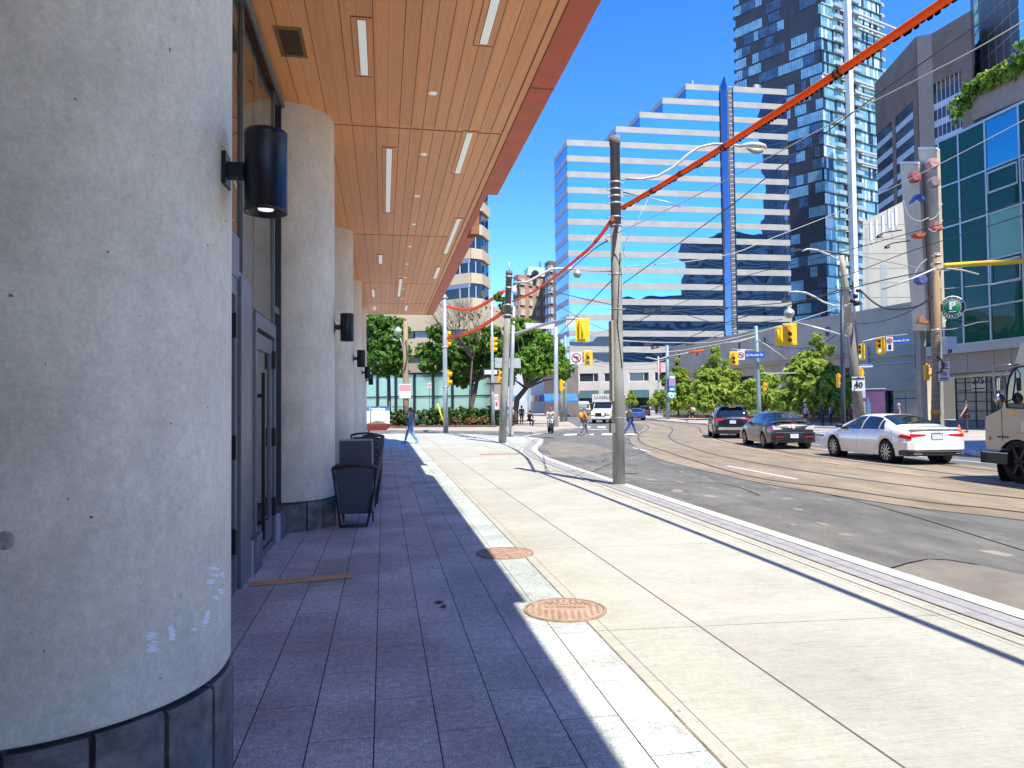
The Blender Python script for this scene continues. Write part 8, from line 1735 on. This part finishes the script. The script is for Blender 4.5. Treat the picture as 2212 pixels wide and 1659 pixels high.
w1 = walk(.28,.2); w1.update({'elR':(.25,-.10,1.14),'wrR':(.20,.12,1.08)})
person('person in blue tank top and blue trousers walking out of the canopy shadow', 888, 958, 0, 85, w1, 1.66, (.10,.36,.78), (.14,.30,.62), (.05,.35,.65), hair=m_hairb, sleeve=.15, pack=(.04,.10,.12), hairlen=.06, bulk=1.05)
person('person in orange hooded top with orange backpack and blue helmet crossing', 1262, 941, RZ, -70, walk(.26,.2), 1.66, (.72,.24,.10), (.14,.15,.17), (.20,.20,.22), hat=((.06,.14,.40),False), sleeve=1.0, pack=(.70,.30,.06))
person('bearded heavy person in olive t-shirt and blue jeans striding across', 1361, 937.5, RZ, -82, walk(.34,.26), 1.78, (.22,.21,.07), (.035,.07,.30), (.03,.03,.03), sk=m_skd, sleeve=.6, bulk=1.25)
rn = {'knL':(-.09,.22,.55),'anL':(-.09,.42,.22),'knR':(.09,-.02,.50),'anR':(.09,-.38,.10),'tdR':(0,.10,-.07),'elL':(-.23,-.2,1.14),'wrL':(-.2,-.02,1.02),'elR':(.23,.2,1.16),'wrR':(.18,.40,1.12)}
person('person in yellow t-shirt and navy shorts hurrying past the young trees', 1495, 913, RZ, 75, rn, 1.80, (.85,.45,.02), (.02,.03,.10), (.25,.12,.10), sleeve=.5, shorts=True, pack=(.55,.45,.25))
person('dark-clothed person standing left of a smaller one on the shaded sidewalk', 0, 0, 0, 190, dict(stand), 1.80, (.04,.045,.055), (.035,.04,.055), sk=m_skd, sleeve=1.0, base=D(1777,917,54).xy.to_3d(), bulk=1.2, hat=((.10,.12,.12),False))
person('smaller person in white sleeves with dark backpack, beside the dark steel pole', 1, 0, 0, 5, dict(stand), 1.55, (.55,.62,.68), (.03,.03,.05), base=D(1795,918,55).xy.to_3d(), sleeve=.7, pack=(.03,.035,.06), shoe=(.2,.03,.05))
person('person in pale pink top with white cap behind the charcoal sedan', 2, 0, 0, 60, walk(.2,.2), 1.65, (.55,.42,.40), (.05,.04,.04), base=D(1741,912,50).xy.to_3d(), hat=((.6,.6,.6),True), shorts=True)
person('grey-haired person in patterned top behind the white sedan roof', 3, 0, 0, 30, dict(stand), 1.62, (.20,.13,.16), (.05,.05,.07), base=D(1943,925,40).xy.to_3d(), hair=m_hairg)
pr = dict(stand); pr.update({'elL':(-.32,.10,1.15),'wrL':(-.46,.22,.95)})
person('person in black vest and black wide hat cleaning the glass by the doors', 4, 0, 0, 20, pr, 1.72, (.012,.012,.015), (.05,.035,.05), base=D(2089,936,38.5).xy.to_3d(), hat=((.01,.01,.012),True), sleeve=.05)
person('person in dark coat beside the kiosk by the leaning wooden pole', 5, 0, 0, 100, dict(stand), 1.60, (.10,.05,.04), (.03,.03,.03), base=D(1843,928,42).xy.to_3d(), hat=((.5,.48,.42),False), sleeve=1.0)
person('person in dark purple standing under the big forked tree', 6, 0, 0, 160, dict(stand), 1.75, (.06,.05,.12), (.03,.03,.05), base=D(1127,909,66).xy.to_3d(), sk=m_skd, sleeve=1.0)
sit = {'pel':(0,-.05,.52),'wai':(0,-.04,.64),'che':(0,.03,.84),'nec':(0,.08,1.03),'hd0':(0,.11,1.10),'hd1':(0,.14,1.20),'hd2':(0,.13,1.28),'shL':(-.18,.06,1.0),'shR':(.18,.06,1.0),'hpL':(-.09,-.03,.50),'hpR':(.09,-.03,.50),'knL':(-.12,.40,.50),'knR':(.12,.42,.48),'anL':(-.12,.42,.08),'anR':(.14,.62,.08),'elL':(-.24,.18,.78),'wrL':(-.16,.38,.62),'elR':(.24,.18,.78),'wrR':(.16,.38,.62)}
person('seated person in black with white shoes under the forked tree', 7, 0, 0, -60, sit, 1.70, (.02,.02,.022), (.02,.02,.022), (.6,.6,.6), base=D(1144,912,62).xy.to_3d(), sleeve=1.0)
person('person in bright blue and white top behind the pale steel pole', 8, 0, 0, 150, dict(stand), 1.65, (.10,.30,.70), (.30,.35,.50), base=D(1097,912,62).xy.to_3d(), sleeve=.5)
person('person in red shorts beside the tree trunk on the corner', 9, 0, 0, 30, dict(stand), 1.65, (.55,.55,.62), (.45,.06,.05), base=D(1107,911,62).xy.to_3d(), shorts=True)
# bench under the seated person
p = D(1144,912,62); p.z = 0; t = T('bench', 'low dark bench under the seated person in black', 'bench', p, R(-20)); q = MB(); q.box((-1.6,-.35,.38),(.5,.15,.46)); q.build('seat', m_black, t)
for x in (-1.4,.3): q = MB(); q.box((x-.04,-.3,0),(x+.04,.1,.38)); q.build('leg', m_black, t)
# cyclist
b = G(1189,936,RZ); v = ray(1189,877); rzc = -math.atan2(v.x,v.y)+R(190)
ride = {'pel':(0,-.18,.98),'wai':(0,-.12,1.09),'che':(0,.02,1.26),'nec':(0,.10,1.44),'hd0':(0,.13,1.50),'hd1':(0,.16,1.60),'hd2':(0,.15,1.68),'shL':(-.18,.07,1.40),'shR':(.18,.07,1.40),'hpL':(-.09,-.16,.95),'hpR':(.09,-.16,.95),'knL':(-.16,.14,.66),'anL':(-.13,.02,.30),'knR':(.16,.16,.78),'anR':(.14,.12,.42),'elL':(-.28,.22,1.20),'wrL':(-.26,.42,1.06),'elR':(.28,.22,1.20),'wrR':(.26,.42,1.06)}
tc_, _ = person('cyclist in white t-shirt riding a black fat-tyre bicycle toward the camera', 1189, 936, RZ, 190, ride, 1.66, (.68,.70,.74), (.30,.24,.28), hat=((.22,.05,.05),False), sleeve=.55)
t = T('bicycle', 'black fat-tyre electric bicycle ridden by the cyclist in white', 'bicycle', (b.x,b.y,b.z), rzc)
for y in (.62,-.50):
    q = MB(); q.lathe([(.25,-.045),(.32,-.05),(.35,0),(.32,.05),(.25,.045)], (0,y,.35), 28, ax=(1,0,0)); w_ = q.build('wheel', m_tyre, t); q = MB()
    for k in range(8): a = math.pi*k/8; q.tube([(0,y-.26*math.cos(a),.35-.26*math.sin(a)),(0,y+.26*math.cos(a),.35+.26*math.sin(a))], .004, 5)
    q.build('spokes', m_rim, w_)
q = MB(); q.tube([(0,.55,.70),(0,-.02,.42),(0,-.18,.86)], .03, 8); q.tube([(0,.50,.86),(0,.06,.60),(0,-.16,.80)], .035, 8); q.tube([(0,-.02,.42),(0,-.50,.35),(0,-.15,.72)], .016, 6); q.build('frame', m_black, t)
q = MB(); 
for s in (-.06,.06): q.tube([(s,.48,.92),(s,.62,.35)], .02, 8)
q.build('fork', m_rim, t); q = MB(); q.tube([(-.32,.42,1.05),(-.1,.47,1.0),(0,.48,.96),(.1,.47,1.0),(.32,.42,1.05)], .014, 8); q.build('handlebar', m_black, t)
q = MB(); q.tube([(0,-.34,.89),(0,-.16,.90),(0,-.04,.89)], [.09,.06,.025], 10); q.build('saddle', m_black, t); q = MB(); q.box((-.05,.06,.48),(.05,.42,.80)); q.build('battery', m_black, t, bevel=.02); q = MB(); q.box((-.04,.53,.86),(.04,.58,.93)); q.build('headlight', m_lit, t)
q = MB(); q.box((-.3,-.6,.45),(-.1,-.2,.85)); q.build('pannier', m_black, t, bevel=.03)
# street furniture on the far side
p = D(1878,925,41.5); p.z = 0; v = ray(1878,877); rzk = -math.atan2(v.x,v.y)
t = T('kiosk', 'dark purple utility cabinet painted with a large face mural by the leaning pole', 'cabinet', p, rzk)
q = MB(); q.box((-.85,-.45,0),(.85,.45,2.45)); q.build('cabinet', M('kiosk_purple', (.09,.05,.13), .5, c2=(.16,.07,.16), ns=1.4), t, bevel=.03); q = MB(); q.box((-.9,-.5,2.45),(.9,.5,2.52)); q.build('lid', m_steel, t)
q = MB(); q.add([(-.75,-.456,.2),(-.25,-.456,.2),(-.2,-.456,1.3),(-.35,-.456,2.0),(-.75,-.456,2.2)], [(0,1,2,3,4)]); q.build('mural_pink', M('mural_pink', (.42,.22,.25), .6), t)
q = MB(); q.add([(-.62,-.460,1.72),(-.42,-.460,1.75),(-.36,-.460,1.68),(-.5,-.460,1.62)], [(0,1,2,3)]); q.build('mural_dark', m_black, t); q = MB(); q.add([(-.15,-.458,.2),(.05,-.458,.2),(.12,-.458,1.5),(-.05,-.458,2.1),(-.12,-.458,1.5)], [(0,1,2,3,4)]); q.build('mural_blue', M('mural_blue', (.10,.18,.30), .6), t)
p = D(1857,905,39); t = T('pole_notice', 'pale posters and a small white box stuck low on the leaning pole', 'poster', p, rzk); q = MB(); q.box((-.02,-.35,.0),(.30,-.33,.95)); q.build('poster', M('poster_pale', (.35,.33,.36), .7, c2=(.5,.5,.5), ns=6), t); q = MB(); q.box((.05,-.36,1.15),(.32,-.20,1.6)); q.build('box', M('box_blue_white', (.45,.55,.75), .5), t)
p = D(2072,936,38.6); p.z = 0; t = T('traffic_cone', 'small orange cone leaning by the cleaner at the shop bars', 'cone', p); q = MB(); q.lathe([(.14,.02),(.02,.45),(.0001,.45)], n=16); q.build('cone', m_or, t); q = MB(); q.box((-.18,-.18,0),(.18,.18,.03)); q.build('base', m_or, t)
p = D(1560,905,66); b_ = p; b_.z = 0
gy = D(948,905,61); gy.z = 0; t = T('guy_guard', 'slanted yellow guy wire guard in the hedge', 'guard', gy); q = MB(); q.tube([D(945,872,61)-gy, D(958,912,60.5)-gy], .07, 8); q.build('guard', m_yc, t); q = MB(); q.tube([D(938,855,61)-gy, D(945,872,61)-gy], .02, 6); q.build('wire', m_wire, t)
ns_ = D(928,905,62); ns_.z = 0; t = T('parking_sign', 'thin post with small no parking sign in front of the pale green glass', 'traffic sign', ns_); q = MB(); q.tube([(0,0,0),(0,0,3.9)], .03, 6); q.build('post', m_dks, t); q = MB(); q.box((-.16,-.05,3.4),(.16,-.03,3.85)); f = q.build('plate', M('plate_pink', (.6,.5,.5), .6), t); q = MB(); q.lathe([(.08,0),(.12,0),(.12,.01),(.08,.01)], (0,-.06,3.65), 16, ax=(0,-1,0)); q.build('red_ring', m_rd, f)
